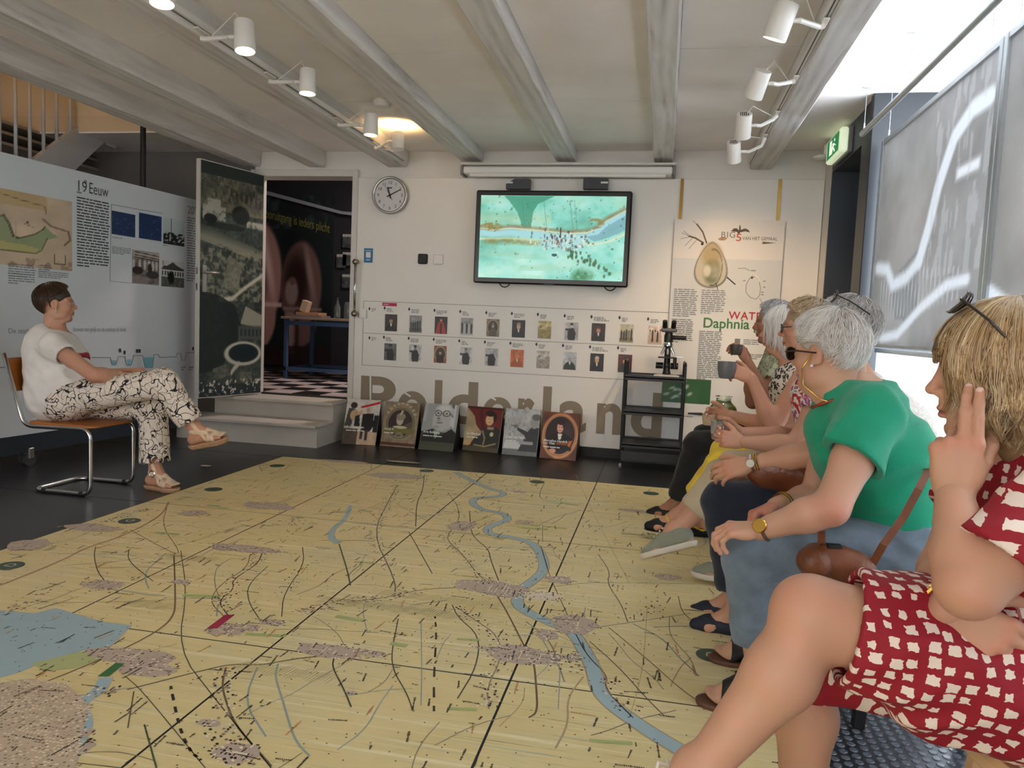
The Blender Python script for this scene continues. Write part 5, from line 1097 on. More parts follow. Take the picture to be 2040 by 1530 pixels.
bd([(1456, 461), (1462, 455), (1468, 455), (1472, 459), (1473, 449), (1475, 449), (1476, 458), (1484, 455), (1491, 458), (1494, 463), (1484, 461), (1475, 463), (1471, 467), (1468, 462)], M_birdink, 'bird_emblem'); bd([(1430, 476), (1436, 473), (1446, 473), (1449, 475), (1443, 479), (1434, 479)], mat('mussel brown ink', (176, 140, 104), .6, var=0), 'mussel_emblem'); bd([(1518, 481), (1523, 482), (1546, 484), (1524, 486), (1517, 486), (1520, 483)], M_birdink, 'fish_emblem')
def dbars(px, py, w, lines, lh, th, seed, m=M_inkl, fill=.9):
    a = onY(px, py, yd-.003); b = onY(px+w, py, yd-.003); mb = MB(); textbars(mb, (a.x, yd-.003, a.z), (1, 0, 0), (0, 0, 1), b.x-a.x, lines, lh, th, seed, fill); mb.build('paragraph', m, db)
dbars(1343, 577, 50, 14, .0172, .009, 31); dbars(1398, 579, 50, 12, .0172, .009, 32); dbars(1338, 637, 46, 12, .0172, .009, 33); dbars(1393, 661, 48, 26, .0160, .009, 34); dbars(1481, 678, 46, 3, .016, .008, 35); dbars(1487, 707, 40, 3, .016, .008, 36); dbars(1333, 828, 80, 1, .016, .008, 37, M_inkl, .6)
MB().span((onY(1469, 680, yd).x-.022, yd-.002, onY(1469, 680, yd).z-.022), (onY(1469, 680, yd).x+.022, yd-.001, onY(1469, 680, yd).z+.022)).build('grey_square', mat('square grey', (120, 118, 116), .6, var=0), db)
def grn(u, v):
    im = rgb((46, 92, 48), u); im = mix(im, (96, 140, 84), np.clip((vnoise(u, v, 2, 1, 4, 2)-.45)*2, 0, 1)*.6); r = np.random.default_rng(3)
    for k in range(12): im = mix(im, (196, 206, 204), ell(u, v, r.uniform(.05, .6), r.uniform(.15, .95), r.uniform(.02, .05), r.uniform(.05, .10), .2, r.uniform(-1, 1))*.8)
    return im
g0, g1 = onY(1320, 752, yd-.004), onY(1414, 806, yd-.004)
picture('green_photo', (g0.x, yd-.004, g1.z), (g1.x, yd-.004, g1.z), (g0.x, yd-.004, g0.z), 40, 24, grn, M_photo, db)
fz = onY(1385, 824, yd-.004); MB().ring([V((fz.x-.06, yd-.004, fz.z)), V((fz.x+.05, yd-.004, fz.z+.0)), V((fz.x+.07, yd-.004, fz.z))], [.006, .012, .004], 8).build('fish_silhouette', M_ink, db)
# ================================================================== TRACK LIGHTS
M_lampw = mat('lamp white enamel', (226, 222, 214), .4, var=.01)
M_trk = mat('white track', (218, 214, 206), .4, var=0); M_slot = mat('track slot', (70, 74, 80), .4, .6, var=0)
trk = thing('light_track', 'white light track along the beam left of the clock', 'light track', (-2.33, 2, 2.55)); MB().span((-2.344, -2.5, 2.528), (-2.312, 6.45, 2.562), .003).build('rail', M_trk, trk); MB().span((-2.331, -2.5, 2.5265), (-2.325, 6.45, 2.5285)).build('slot', M_slot, trk)
trk = thing('light_track', 'white light track along the beam beside the bay windows', 'light track', (.61, 2, 2.53)); MB().span((.592, -2.5, 2.505), (.623, 6.45, 2.54), .003).build('rail', M_trk, trk); MB().span((.604, -2.5, 2.5035), (.610, 6.45, 2.5055)).build('slot', M_slot, trk)
def spot(px, py, X, track_x, axis, L_, r, label, on=0.0, warm=(255, 214, 168), vents=False, power=0.0, size=80):
    """can spotlight: centre from the survey, axis = direction the light leaves"""
    c = onX(px, py, X); ax = V(axis).normalized()
    t = thing('track_spotlight', label, 'spotlight', c, group='track spotlights')
    q = ax.to_track_quat('Z', 'Y').to_matrix()
    MB().lathe([(.0, -L_*.5), (r*.9, -L_*.5), (r*.93, -L_*.48), (r, L_*.45), (r, L_*.5), (r*.92, L_*.5), (r*.90, L_*.36), (0, L_*.36)], c, rot=q, seg=28).build('housing', M_lampw, t, auto=A35)
    lens = MB().lathe([(r*.88, L_*.40), (r*.88, L_*.405)], c, rot=q, seg=24).build('lens', glow('spot lens %s' % ('warm' if on > 0 else 'off'), warm, on) if on > 0 else mat('dull lens', (214, 206, 190), .2, var=0), t)
    if vents:
        for k in range(-2, 3):
            o = q @ V((k*r*.22, 0, -L_*.503)); MB().box(c+o, (r*.09, r*1.0, .003), q).build('vent_slot', M_black, t)
    tr_ = V((track_x, c.y+(.10 if axis[1] >= 0 else .06), 2.53)); side = V((math.copysign(1, track_x-c.x), 0, 0))
    e = c+side*(r+.004); k = V((track_x, tr_.y, min(2.48, c.z+.06)))
    MB().ring([c+side*(r*.8), e+side*.02, V((e.x+side.x*.05, (e.y+tr_.y)/2, c.z+.01)), V((track_x-side.x*.02, tr_.y, k.z)), V((track_x, tr_.y, 2.485))], [.008, .011, .011, .012, .014], 8).build('arm', M_lampw, t, auto=A35)
    MB().ring([c-ax*L_*.5+side*r*.3, c-ax*(L_*.5+.03)+side*r*.9+V((0, 0, .015)), V((track_x-side.x*.03, tr_.y+.02, 2.49))], .003, 6).build('flex', M_lampw, t)
    zt0 = (2.5265 if track_x < 0 else 2.5035)-.007
    MB().box((track_x, tr_.y, zt0), (.03, .11, .010), None, .004).build('track_adapter', M_lampw, t)
    if power > 0:
        ld = bpy.data.lights.new('spot_beam', 'SPOT'); ld.energy = power; ld.color = tuple(lin(warm)**.8); ld.spot_size = math.radians(size); ld.spot_blend = 1.0; ld.shadow_soft_size = r*.7
        lo = bpy.data.objects.new('beam', ld); COL.objects.link(lo); lo.matrix_world = Matrix.Translation(c+ax*L_*.42) @ (-ax).to_track_quat('Z', 'Y').to_matrix().to_4x4()
        m0 = lo.matrix_world.copy(); lo.parent = t; lo.matrix_parent_inverse = pmat(t).inverted()
    return t
spot(322, -26, -2.06, -2.33, (.1, -.1, -1), .14, .050, 'white track spotlight cut off by the top edge, on the left track', 14, power=10)
spot(487, 73, -2.06, -2.33, (.12, -.1, -1), .145, .050, 'white track spotlight second from the top on the left track', 14, power=10)
spot(613, 163, -2.06, -2.33, (.02, -.05, -1), .135, .048, 'white track spotlight third from the top on the left track', 14, power=10)
spot(739, 249, -2.06, -2.33, (0, -.02, -1), .14, .050, 'white track spotlight with warm lens below the smoke detector', 16, power=10)
spot(793, 282, -2.10, -2.33, (-.12, .18, 1), .13, .048, 'white track spotlight turned up to the ceiling, last on the left track', 30, (255, 196, 120), power=90, size=160)
spot(1556, 42, .415, .607, (-.30, .25, -.92), .15, .052, 'white track spotlight with bright lens nearest the top of the right track', 12, power=12)
spot(1510, 167, .41, .607, (-.25, .55, -.8), .14, .050, 'white track spotlight second on the right track, tilted away', 10, power=14)
spot(1481, 250, .405, .607, (.02, .62, -.8), .145, .050, 'white vented track spotlight third on the right track', 10, (255, 206, 150), True, 60, 96)
spot(1462, 302, .40, .607, (.12, .62, -.8), .14, .048, 'white vented track spotlight lowest on the right track', 10, (255, 206, 150), True, 55, 100)
c = onZ(761, 207, CEIL-.03)
sd = thing('smoke_detector', 'round white smoke detector on the ceiling between two beams', 'smoke detector', (c.x, c.y, CEIL-.05))
MB().lathe([(0, -.05), (.05, -.05), (.06, -.035), (.062, -.012), (.055, 0), (0, 0)], (c.x, c.y, CEIL), seg=28).build('body', M_lampw, sd, auto=A35)
for k in range(8): a = k*math.pi/4; MB().box((c.x+.055*math.cos(a), c.y+.055*math.sin(a), CEIL-.03), (.006, .018, .012), Matrix.Rotation(a, 3, 'Z')).build('vent', M_grey, sd)

# ================================================================== EXIT SIGN AND SENSOR over the steel portal
ex = thing('exit_sign', 'green illuminated emergency exit sign box above the dark doorway', 'exit sign', (XR-.06, 5.98, 2.46))
ey0, ey1, ez0, ez1 = 5.72, 6.20, 2.435, 2.62
MB().span((XR-.03, ey0, ez0), (XR, ey1, ez1), .006).build('back_box', M_grey, ex)
MB().span((XR-.085, ey0+.01, ez0+.006), (XR-.03, ey1-.01, ez1-.006), .012).build('light_box', mat('exit box white', (236, 240, 226), .4, var=0, emit=(214, 232, 190), estr=.6), ex)
fp = MB().span((XR-.0875, ey0+.05, ez0+.025), (XR-.0845, ey1-.05, ez1-.025)).build('green_face', mat('exit green', (30, 128, 74), .4, var=0, emit=(30, 140, 80), estr=.45), ex)
M_pic = mat('exit pictogram white', (240, 246, 236), .4, var=0, emit=(226, 240, 214), estr=.8)
ym, zm_ = (ey0+ey1)/2, (ez0+ez1)/2
MB().span((XR-.089, ym+.03, zm_-.05), (XR-.0872, ym+.10, zm_+.05)).build('door_pictogram', M_pic, fp)
man = MB(); X_ = XR-.0885
man.ring([V((X_, ym-.05, zm_+.01)), V((X_, ym-.01, zm_-.02)), V((X_, ym+.02, zm_-.05))], .006, 6); man.build('runner_body', M_pic, fp); MB().ball((X_, ym-.06, zm_+.035), (.003, .012, .012), 10, 6).build('runner_head', M_pic, fp); MB().ring([V((X_, ym-.10, zm_-.01)), V((X_, ym-.05, zm_+.008)), V((X_, ym-.01, zm_+.012))], .004, 6).build('runner_arm', M_pic, fp); MB().ring([V((X_, ym-.02, zm_-.018)), V((X_, ym-.06, zm_-.03)), V((X_, ym-.08, zm_-.05))], .005, 6).build('runner_leg', M_pic, fp)
p = onX(1643, 298, 1.19)
se = thing('ceiling_sensor', 'small white motion sensor beside the exit sign', 'sensor', (p.x, 6.3, p.z)); MB().span((1.13, 6.25, 2.53), (1.2, 6.36, 2.62), .012).build('housing', M_lampw, se); MB().ball((1.12, 6.32, 2.53), (.06, .05, .022), 14, 8).build('dome', M_lampw, se, smooth=True)

# ================================================================== HANGING RAIL AND BOARDS in front of the bay
M_alu = mat('aluminium', (186, 192, 196), .35, .7, var=.02)
M_wire = mat('wire', (150, 154, 158), .35, .8, var=0)
rl = thing('hanging_rail', 'grey metal rail hung on wires below the ceiling by the windows', 'rail', (1.12, 4, 2.38))
MB().cyl((1.118, 5.02, 2.382), (1.118, -1.0, 2.382), .017, seg=16).build('tube', M_alu, rl, auto=A35)
def wire(x, y, z0, par):
    w = MB().cyl((x, y, z0), (x, y, CEIL-.004), .0022, seg=6).build('wire', M_wire, par); MB().box((x, y, CEIL-.004), (.05, .012, .006), None, .001).build('ceiling_hook', M_alu, w); MB().cyl((x, y, z0), (x, y, z0+.04), .005, seg=8).build('wire_clamp', M_alu, w)
for y in (4.98, 4.12, 3.2, 2.2): wire(1.118, y, 2.395, rl)
def grey_aerial(sd):
    def f(u, v):
        n = vnoise(u, v, 5, 4, sd, 4); n2 = vnoise(u, v, 60, 6, sd+2, 2); im = rgb((150, 150, 150), u)*(.72+.5*n)[..., None]; im = mix(im, (176, 166, 156), ell(u, v, .35, .45, .4, .4, .6)*.6)
        rv = [(0, .19), (.10, .14), (.25, .10), (.38, .12), (.50, .30), (.58, .50), (.66, .72), (.76, .84), (1, .90)]
        if sd == 3:
            rv = [(0, .10), (.16, .03), (.34, .05), (.55, .16), (.76, .24), (.9, .25)]
            im = mix(im, (112, 116, 120), inpoly(u, v, [(.3, .12), (.2, .3), (.5, .42), (.52, .1)])*.4)
            im = mix(im, (222, 226, 230), pline(u, v, rv, .022, .02)); im = mix(im, (222, 226, 230), pline(u, v, [(.5, .36), (.57, .5), (.62, .64), (.72, .80), (.84, .86), (.95, .86)], .034, .02)); im = mix(im, (222, 226, 230), pline(u, v, [(.03, .38), (.16, .36), (.24, .28), (.38, .30), (.5, .36)], .03, .03)); im = mix(im, (230, 232, 234), rect(u, v, .76, .92, .63, .67, .02))
            im = mix(im, (196, 198, 200), ((n2 > .62)*(u > .55)*(v > .28))*.4)
            for k in range(22): x = .10+k*.035; im = mix(im, (206, 208, 210), seg(u, v, x, .34-.1*abs(x-.4), x+.01, .10+.1*x, .003, .006)*.7)
        else: im = mix(im, (222, 226, 230), pline(u, v, rv, .03, .02))
        return im
    return f
def trl_mat(name):
    m = bpy.data.materials.new(name); m.use_nodes = True; nt = m.node_tree; L = nt.links.new; nt.nodes.clear()
    o = nn(nt, 'ShaderNodeOutputMaterial'); a = nn(nt, 'ShaderNodeAttribute', attribute_name='Col'); d = nn(nt, 'ShaderNodeBsdfDiffuse'); t = nn(nt, 'ShaderNodeBsdfTranslucent'); mx = nn(nt, 'ShaderNodeMixShader'); mx.inputs[0].default_value = .07 if name == 'translucent print' else .22
    L(a.outputs['Color'], d.inputs[0]); L(a.outputs['Color'], t.inputs[0]); L(d.outputs[0], mx.inputs[1]); L(t.outputs[0], mx.inputs[2]); L(mx.outputs[0], o.inputs[0]); return m
M_trl = trl_mat('translucent print'); M_trl2 = trl_mat('translucent white sheet')
def hboard(y0, y1, z0, z1, sd, label, x=1.245):
    t = thing('hanging_board', label, 'display board', (x, (y0+y1)/2, z0), group='grey aerial photo boards hung by the windows')
    picture('print', (x, y1, z0), (x, y0, z0), (x, y1, z1), 110, 80, grey_aerial(sd), M_trl, t)
    for (a, b, c_, d_) in ((y0-.035, y0, z0-.02, z1+.03), (y1, y1+.035, z0-.02, z1+.03)): MB().span((x-.014, a, c_), (x+.014, b, d_), .003).build('side_frame', M_alu, t)
    MB().span((x-.012, y0, z1), (x+.012, y1, z1+.03), .003).build('top_frame', M_alu, t); MB().span((x-.008, y0, z0-.014), (x+.008, y1, z0), .003).build('bottom_frame', M_alu, t)
    for y in (y0+.12, y1-.06): wire(x, y, z1+.03, t)
    return t
hboard(3.37, 4.98, 1.11, 2.31, 3, 'large grey aerial photo board with white river, hung before the bay window')
hboard(1.65, 3.29, 1.11, 2.31, 8, 'grey aerial photo board cut off by the right edge of the picture')
def tw_(u, v): return mix(rgb((236, 238, 240), u), (206, 210, 214), (rect(u, v, .45, .62, .66, .80, .02))*(np.sin(v*160) > .2)*.5)
for (y0, y1, lb) in ((3.37, 5.02, 'white translucent panel below the large grey photo board, behind the row of heads'), (1.2, 3.3, 'white translucent panel at the right edge behind the woman in red')):
    t = thing('lower_panel', lb, 'panel', (1.30, (y0+y1)/2, .1), group='white panels below the hanging boards')
    picture('sheet', (1.30, y1, .12), (1.30, y0, .12), (1.30, y1, 1.06), 60, 40, tw_, M_trl2, t); MB().span((1.288, y0, .0), (1.312, y1, .12)).build('foot_rail', M_alu, t); MB().span((1.288, y0, 1.06), (1.312, y1, 1.085)).build('top_rail', M_alu, t)

# ================================================================== TROLLEY, MICROSCOPE, GLASS BOWL
M_trol = mat('black powder coat', (18, 19, 21), .4, var=.04)
yt0, yt1 = 6.12, 6.50
ta, tb_ = onY(1244, 760, yt0), onY(1364, 760, yt0); zt1_, zt2_, zt3_ = onY(1300, 752, yt0).z, onY(1300, 822, yt0).z, onY(1300, 888, yt0).z
tr = thing('trolley', 'black three-shelf metal trolley by the information board', 'trolley', ((ta.x+tb_.x)/2, (yt0+yt1)/2, 0))
for z in (zt1_, zt2_, zt3_):
    MB().span((ta.x, yt0, z-.015), (tb_.x, yt1, z), .003).build('shelf', M_trol, tr)
    for y in (yt0, yt1-.008): MB().span((ta.x, y, z-.03), (tb_.x, y+.008, z+.012)).build('shelf_lip', M_trol, tr)
MB().span((ta.x, yt1-.01, zt3_-.22), (tb_.x, yt1, zt3_)).build('back_skirt', M_trol, tr); MB().span((ta.x, yt0, .08), (tb_.x, yt0+.01, zt3_-.06)).build('front_panel', M_trol, tr)
for x in (ta.x, tb_.x):
    for y in (yt0+.01, yt1-.01):
        MB().cyl((x, y, .05), (x, y, zt1_+.10), .011, seg=10).build('post', M_trol, tr, auto=A35)
        w = MB().cyl((x-.01, y, .025), (x+.01, y, .025), .025, seg=16).build('castor', M_grey, tr, auto=A35)
    MB().ring([(x, yt0+.01, zt1_+.10), (x, yt0+.03, zt1_+.12), (x, yt1-.03, zt1_+.12), (x, yt1-.01, zt1_+.10)], .011, 8).build('push_bar', M_trol, tr)
mx_, my_ = onY(1328, 740, 6.28).x, 6.28; mz = zt1_
ms = thing('microscope', 'black binocular microscope with pale foot on top of the trolley', 'microscope', (mx_, my_, mz))
MB().prism([V((mx_-.10, my_-.09, mz+.001)), V((mx_+.10, my_-.09, mz+.001)), V((mx_+.06, my_+.1, mz+.001)), V((mx_-.06, my_+.1, mz+.001))], (0, 0, .02)).build('foot', mat('pale grey enamel', (196, 192, 186), .4, var=.02), ms)
MB().ring([V((mx_, my_+.06, mz+.02)), V((mx_, my_+.07, mz+.12)), V((mx_, my_+.06, mz+.26)), V((mx_, my_, mz+.30))], [.03, .026, .024, .024], 12).build('arm', M_trol, ms, auto=A35)
MB().lathe([(.03, 0), (.034, .01), (.02, .06), (.028, .07), (.028, .09)], (mx_, my_, mz+.02), seg=18).build('lamp_house', M_trol, ms, auto=A35)
for s in (-1, 1): MB().cyl((mx_+s*.03, my_+.05, mz+.09), (mx_+s*.09, my_+.05, mz+.09), .026, seg=16).build('focus_knob', M_trol, ms, auto=A35)
MB().span((mx_-.075, my_-.07, mz+.155), (mx_+.075, my_+.07, mz+.165), .003).build('stage', M_trol, ms); MB().cyl((mx_+.06, my_-.03, mz+.08), (mx_+.06, my_-.03, mz+.155), .014, seg=12).build('stage_knob', M_trol, ms, auto=A35); MB().span((mx_+.06, my_-.01, mz+.165), (mx_+.13, my_+.01, mz+.172)).build('slide_arm', M_steel, ms)
MB().lathe([(.018, 0), (.04, .03), (.04, .045), (.03, .06)], (mx_, my_-.01, mz+.225), seg=18).build('nosepiece', M_chrome, ms, auto=A35)
for a in (-.5, .0, .5): MB().cyl((mx_+a*.05, my_-.02, mz+.24), (mx_+a*.10, my_-.03, mz+.185), .012, .009, 12).build('objective', M_chrome, ms, auto=A35)
MB().lathe([(.036, 0), (.036, .055), (.03, .065), (.03, .085)], (mx_, my_, mz+.285), seg=18).build('head_tube', M_trol, ms, auto=A35); MB().cyl((mx_+.03, my_, mz+.325), (mx_+.14, my_-.02, mz+.325), .016, seg=12).build('side_tube', M_trol, ms, auto=A35)
MB().span((mx_-.065, my_-.05, mz+.365), (mx_+.065, my_+.03, mz+.40), .012).build('prism_box', mat('grey prism box', (96, 96, 96), .4, var=0), ms)
for s in (-1, 1): MB().cyl((mx_+s*.034, my_-.02, mz+.395), (mx_+s*.036, my_-.06, mz+.455), .021, .019, 14).build('eyepiece', M_trol, ms, auto=A35)
# bowl of pond water on a little table, seen over the knees
yb_ = 5.75; cb = onY(1441, 810, yb_); zb0 = cb.z-.16
bt_ = thing('side_table', 'small black side table holding the glass bowl, hidden behind the knees', 'table', (cb.x, yb_, 0))
MB().lathe([(0, 0), (.15, 0), (.15, -.02), (0, -.02)], (cb.x, yb_, zb0), seg=24).build('table_top', M_trol, bt_, auto=A35); MB().cyl((cb.x, yb_, .01), (cb.x, yb_, zb0-.02), .02).build('column', M_trol, bt_, auto=A35); MB().lathe([(0, 0), (.13, 0), (.13, .012), (0, .012)], (cb.x, yb_, .001), seg=24).build('foot', M_trol, bt_, auto=A35)
bw = thing('glass_bowl', 'round glass bowl of greenish pond water on the side table', 'bowl', (cb.x, yb_, zb0))
prof = [(.05, 0), (.075, .02), (.10, .07), (.105, .11), (.095, .155), (.06, .19), (.052, .205), (.058, .225), (.066, .235)]
MB().lathe(prof, (cb.x, yb_, zb0+.002), seg=28, caps=False).build('glass', mat('bowl glass', (220, 232, 226), .03, var=0, trans=1.0), bw, smooth=True)
MB().lathe([(0, .005), (.048, .005), (.072, .024), (.096, .07), (.10, .11), (.092, .15), (0, .15)], (cb.x, yb_, zb0+.002), seg=28, caps=False).build('pond_water', mat('pond water', (118, 122, 62), .25, var=.35, vscale=14), bw, smooth=True)
# ================================================================== FIGURE MODELLING KIT: distance fields -> one continuous surface
def nrm(v): v = np.asarray(v, dtype=float); return v/(np.linalg.norm(v)+1e-12)
def A3(v): return np.array([v[0], v[1], v[2]], dtype=float)
class Vox:
    def __init__(s, lo, hi, h):
        s.lo = np.asarray(lo, float); s.h = h; s.n = np.ceil((np.asarray(hi)-s.lo)/h).astype(int)+1
        s.D = np.full(s.n, 0.08, dtype=np.float32)
    def region(s, lo, hi):
        i0 = np.clip(np.floor((np.asarray(lo)-s.lo)/s.h).astype(int), 0, s.n); i1 = np.clip(np.ceil((np.asarray(hi)-s.lo)/s.h).astype(int)+1, 0, s.n)
        if np.any(i1 <= i0): return None
        ax = [(s.lo[k]+s.h*np.arange(i0[k], i1[k])).astype(np.float32) for k in range(3)]
        return tuple(slice(a, b) for a, b in zip(i0, i1)), ax[0][:, None, None], ax[1][None, :, None], ax[2][None, None, :]
    def _put(s, sl, d, k, sub):
        a = s.D[sl]
        if sub:
            d = -d
            if k > 0: h = np.maximum(k-np.abs(a-d), 0)/k; s.D[sl] = np.maximum(a, d)+h*h*k*.25
            else: s.D[sl] = np.maximum(a, d)
        elif k > 0: h = np.maximum(k-np.abs(a-d), 0)/k; s.D[sl] = np.minimum(a, d)-h*h*k*.25
        else: s.D[sl] = np.minimum(a, d)
    def cone(s, a, b, ra, rb=None, k=0.02, sub=False, flat=None):
        """tapered capsule a->b; flat=(axis, factor) squashes across an axis"""
        a, b = A3(a), A3(b); rb = ra if rb is None else rb; m = max(ra, rb)+k+3*s.h
        if flat: m *= max(1, 1/flat[1])
        r = s.region(np.minimum(a, b)-m, np.maximum(a, b)+m)
        if r is None: return s
        sl, X, Y, Z = r; ab = b-a; L2 = float(ab@ab)+1e-12
        px, py, pz = X-a[0], Y-a[1], Z-a[2]
        t = np.clip((px*ab[0]+py*ab[1]+pz*ab[2])/L2, 0, 1)
        dx, dy, dz = px-t*ab[0], py-t*ab[1], pz-t*ab[2]
        if flat:
            f = nrm(flat[0]); q = (dx*f[0]+dy*f[1]+dz*f[2])*(1/flat[1]-1); dx, dy, dz = dx+q*f[0], dy+q*f[1], dz+q*f[2]
        d = np.sqrt(dx*dx+dy*dy+dz*dz)-(ra+(rb-ra)*t)
        s._put(sl, d.astype(np.float32), k, sub); return s
    def chain(s, pts, rs, k=0.02, **kw):
        for i in range(len(pts)-1): s.cone(pts[i], pts[i+1], rs[i], rs[i+1], k, **kw)
        return s
    def ell(s, c, R, F=None, k=0.02, sub=False):
        """ellipsoid, F = rows of local axes"""
        c = A3(c); F = np.eye(3) if F is None else np.asarray(F); R = np.asarray(R, float); m = R.max()+k+3*s.h
        r = s.region(c-m, c+m)
        if r is None: return s
        sl, X, Y, Z = r; px, py, pz = X-c[0], Y-c[1], Z-c[2]
        q = [(px*F[i][0]+py*F[i][1]+pz*F[i][2])/R[i] for i in range(3)]
        k0 = np.sqrt(q[0]**2+q[1]**2+q[2]**2); k1 = np.sqrt((q[0]/R[0])**2+(q[1]/R[1])**2+(q[2]/R[2])**2)+1e-9
        d = k0*(k0-1)/k1
        s._put(sl, d.astype(np.float32), k, sub); return s
    def cut(s, p, n, k=0.0):
        """remove the half-space on the +n side of p"""
        p, n = A3(p), nrm(n); sl, X, Y, Z = s.region(s.lo, s.lo+s.h*s.n)
        d = (X-p[0])*n[0]+(Y-p[1])*n[1]+(Z-p[2])*n[2]
        s._put(sl, -d.astype(np.float32), k, True); return s
    def cutnear(s, p, n, c, R):
        """the same, only within R of c (sleeve and trouser hems)"""
        p, n, c = A3(p), nrm(n), A3(c); r = s.region(c-R, c+R)
        if r is None: return s
        sl, X, Y, Z = r; d = (X-p[0])*n[0]+(Y-p[1])*n[1]+(Z-p[2])*n[2]
        near = ((X-c[0])**2+(Y-c[1])**2+(Z-c[2])**2) < R*R
        a = s.D[sl]; s.D[sl] = np.where(near, np.maximum(a, d), a).astype(np.float32); return s
    def ripple(s, amp, waves, seed=0, warp=0.6):
        """cloth folds: sum of warped plane waves; waves = [(direction, wavelength, weight)]"""
        r = np.random.default_rng(seed); m = np.abs(s.D) < amp*3+s.h*2; I = np.nonzero(m)
        P = [s.lo[k]+s.h*I[k] for k in range(3)]; o = np.zeros(len(I[0]))
        for d, wl, w in waves:
            d = nrm(d); e = nrm(np.cross(d, [.3, .5, .8])); g = nrm(np.cross(d, e)); ph = r.uniform(0, 6.28, 4)
            u = P[0]*d[0]+P[1]*d[1]+P[2]*d[2]; v = P[0]*e[0]+P[1]*e[1]+P[2]*e[2]; q = P[0]*g[0]+P[1]*g[1]+P[2]*g[2]
            th = 2*np.pi*u/wl+warp*2*np.sin(2*np.pi*v/(wl*3.1)+ph[1])+warp*1.5*np.sin(2*np.pi*q/(wl*4.3)+ph[2])+ph[0]
            o += w*(1-np.abs(np.sin(th*.5)))*(0.6+.4*np.sin(2*np.pi*v/(wl*5)+ph[3]))
        s.D[m] += (amp*(.5-o)).astype(np.float32); return s
    def mesh(s):
        D = s.D; D[0], D[-1] = np.maximum(D[0], .01), np.maximum(D[-1], .01); D[:, 0], D[:, -1] = np.maximum(D[:, 0], .01), np.maximum(D[:, -1], .01); D[:, :, 0], D[:, :, -1] = np.maximum(D[:, :, 0], .01), np.maximum(D[:, :, -1], .01)
        S = D < 0; n = D.shape
        c = S[:-1, :-1, :-1].astype(np.int8)
        for a, b, e in ((1, 0, 0), (0, 1, 0), (0, 0, 1), (1, 1, 0), (1, 0, 1), (0, 1, 1), (1, 1, 1)):
            c = c+S[a:n[0]-1+a, b:n[1]-1+b, e:n[2]-1+e]
        act = (c > 0) & (c < 8); I = np.argwhere(act)
        if len(I) == 0: return np.zeros((0, 3)), np.zeros((0, 4), int)
        idx = np.full(act.shape, -1, dtype=np.int32); idx[act] = np.arange(len(I))
        acc = np.zeros((len(I), 3)); cnt = np.zeros(len(I))
        cor = [(0, 0, 0), (1, 0, 0), (0, 1, 0), (1, 1, 0), (0, 0, 1), (1, 0, 1), (0, 1, 1), (1, 1, 1)]
        vals = [D[I[:, 0]+a, I[:, 1]+b, I[:, 2]+e] for a, b, e in cor]
        for i, j in ((0, 1), (2, 3), (4, 5), (6, 7), (0, 2), (1, 3), (4, 6), (5, 7), (0, 4), (1, 5), (2, 6), (3, 7)):
            va, vb = vals[i], vals[j]; m = (va < 0) != (vb < 0); t = np.where(m, va/(va-vb+1e-20), 0)
            p = np.array(cor[i])[None]+t[:, None]*(np.array(cor[j])-np.array(cor[i]))[None]
            acc[m] += p[m]; cnt[m] += 1
        P = s.lo+s.h*(I+acc/cnt[:, None])
        Q = []
        for ax in range(3):
            sl0 = [slice(None)]*3; sl1 = [slice(None)]*3; sl0[ax] = slice(0, -1); sl1[ax] = slice(1, None)
            A, B = S[tuple(sl0)], S[tuple(sl1)]; E = np.argwhere(A != B); fl = A[tuple(E.T)]
            o1, o2 = [(1, 2), (2, 0), (0, 1)][ax]
            ok = (E[:, o1] > 0) & (E[:, o2] > 0) & (E[:, o1] < n[o1]-1) & (E[:, o2] < n[o2]-1); E, fl = E[ok], fl[ok]
            def g(a, b): F = E.copy(); F[:, o1] -= a; F[:, o2] -= b; return idx[F[:, 0], F[:, 1], F[:, 2]]
            q = np.stack([g(1, 1), g(0, 1), g(0, 0), g(1, 0)], 1); q[~fl] = q[~fl][:, ::-1]; Q.append(q)
        Q = np.concatenate(Q); Q = Q[(Q >= 0).all(1)]
        return P, Q
def relax(P, Q, it=2, f=.5):
    """light surface smoothing"""
    n = len(P); e = np.concatenate([Q[:, [0, 1]], Q[:, [1, 2]], Q[:, [2, 3]], Q[:, [3, 0]]]); cnt = np.bincount(e[:, 0], minlength=n)+np.bincount(e[:, 1], minlength=n)
    for _ in range(it):
        S = np.stack([np.bincount(e[:, 0], P[e[:, 1], k], n)+np.bincount(e[:, 1], P[e[:, 0], k], n) for k in range(3)], 1)
        P = P+f*(S/np.maximum(cnt, 1)[:, None]-P)
    return P
def joinm(parts):
    vs, fs, cs, o = [], [], [], 0
    for P, Q, C in parts: vs.append(P); fs.append(Q+o); cs.append(C); o += len(P)
    return np.concatenate(vs), np.concatenate(fs), np.concatenate(cs)
def frame(fwd, up):
    """rows: forward, left, up"""
    u = nrm(up); f = np.asarray(fwd, float); f = nrm(f-u*(f@u)); return np.stack([f, np.cross(u, f), u])
def pnoise(P, sc, seed=0):
    r = np.random.default_rng(seed); o = np.zeros(len(P))
    for k in range(5): d = r.normal(size=3); o += np.sin(P@(d*sc*(1+.6*k))+r.uniform(0, 6.28))/(1+.4*k)
    return o/3.0
def skincol(P, tone, seed=0, mott=.05):
    c = lin(tone); n = pnoise(P, 40, seed); n2 = pnoise(P, 14, seed+3)
    C = np.ones((len(P), 3))*c; C *= (1+mott*n2)[:, None]; C[:, 0] *= 1+.03*n; C[:, 1] *= 1-.02*n; return C
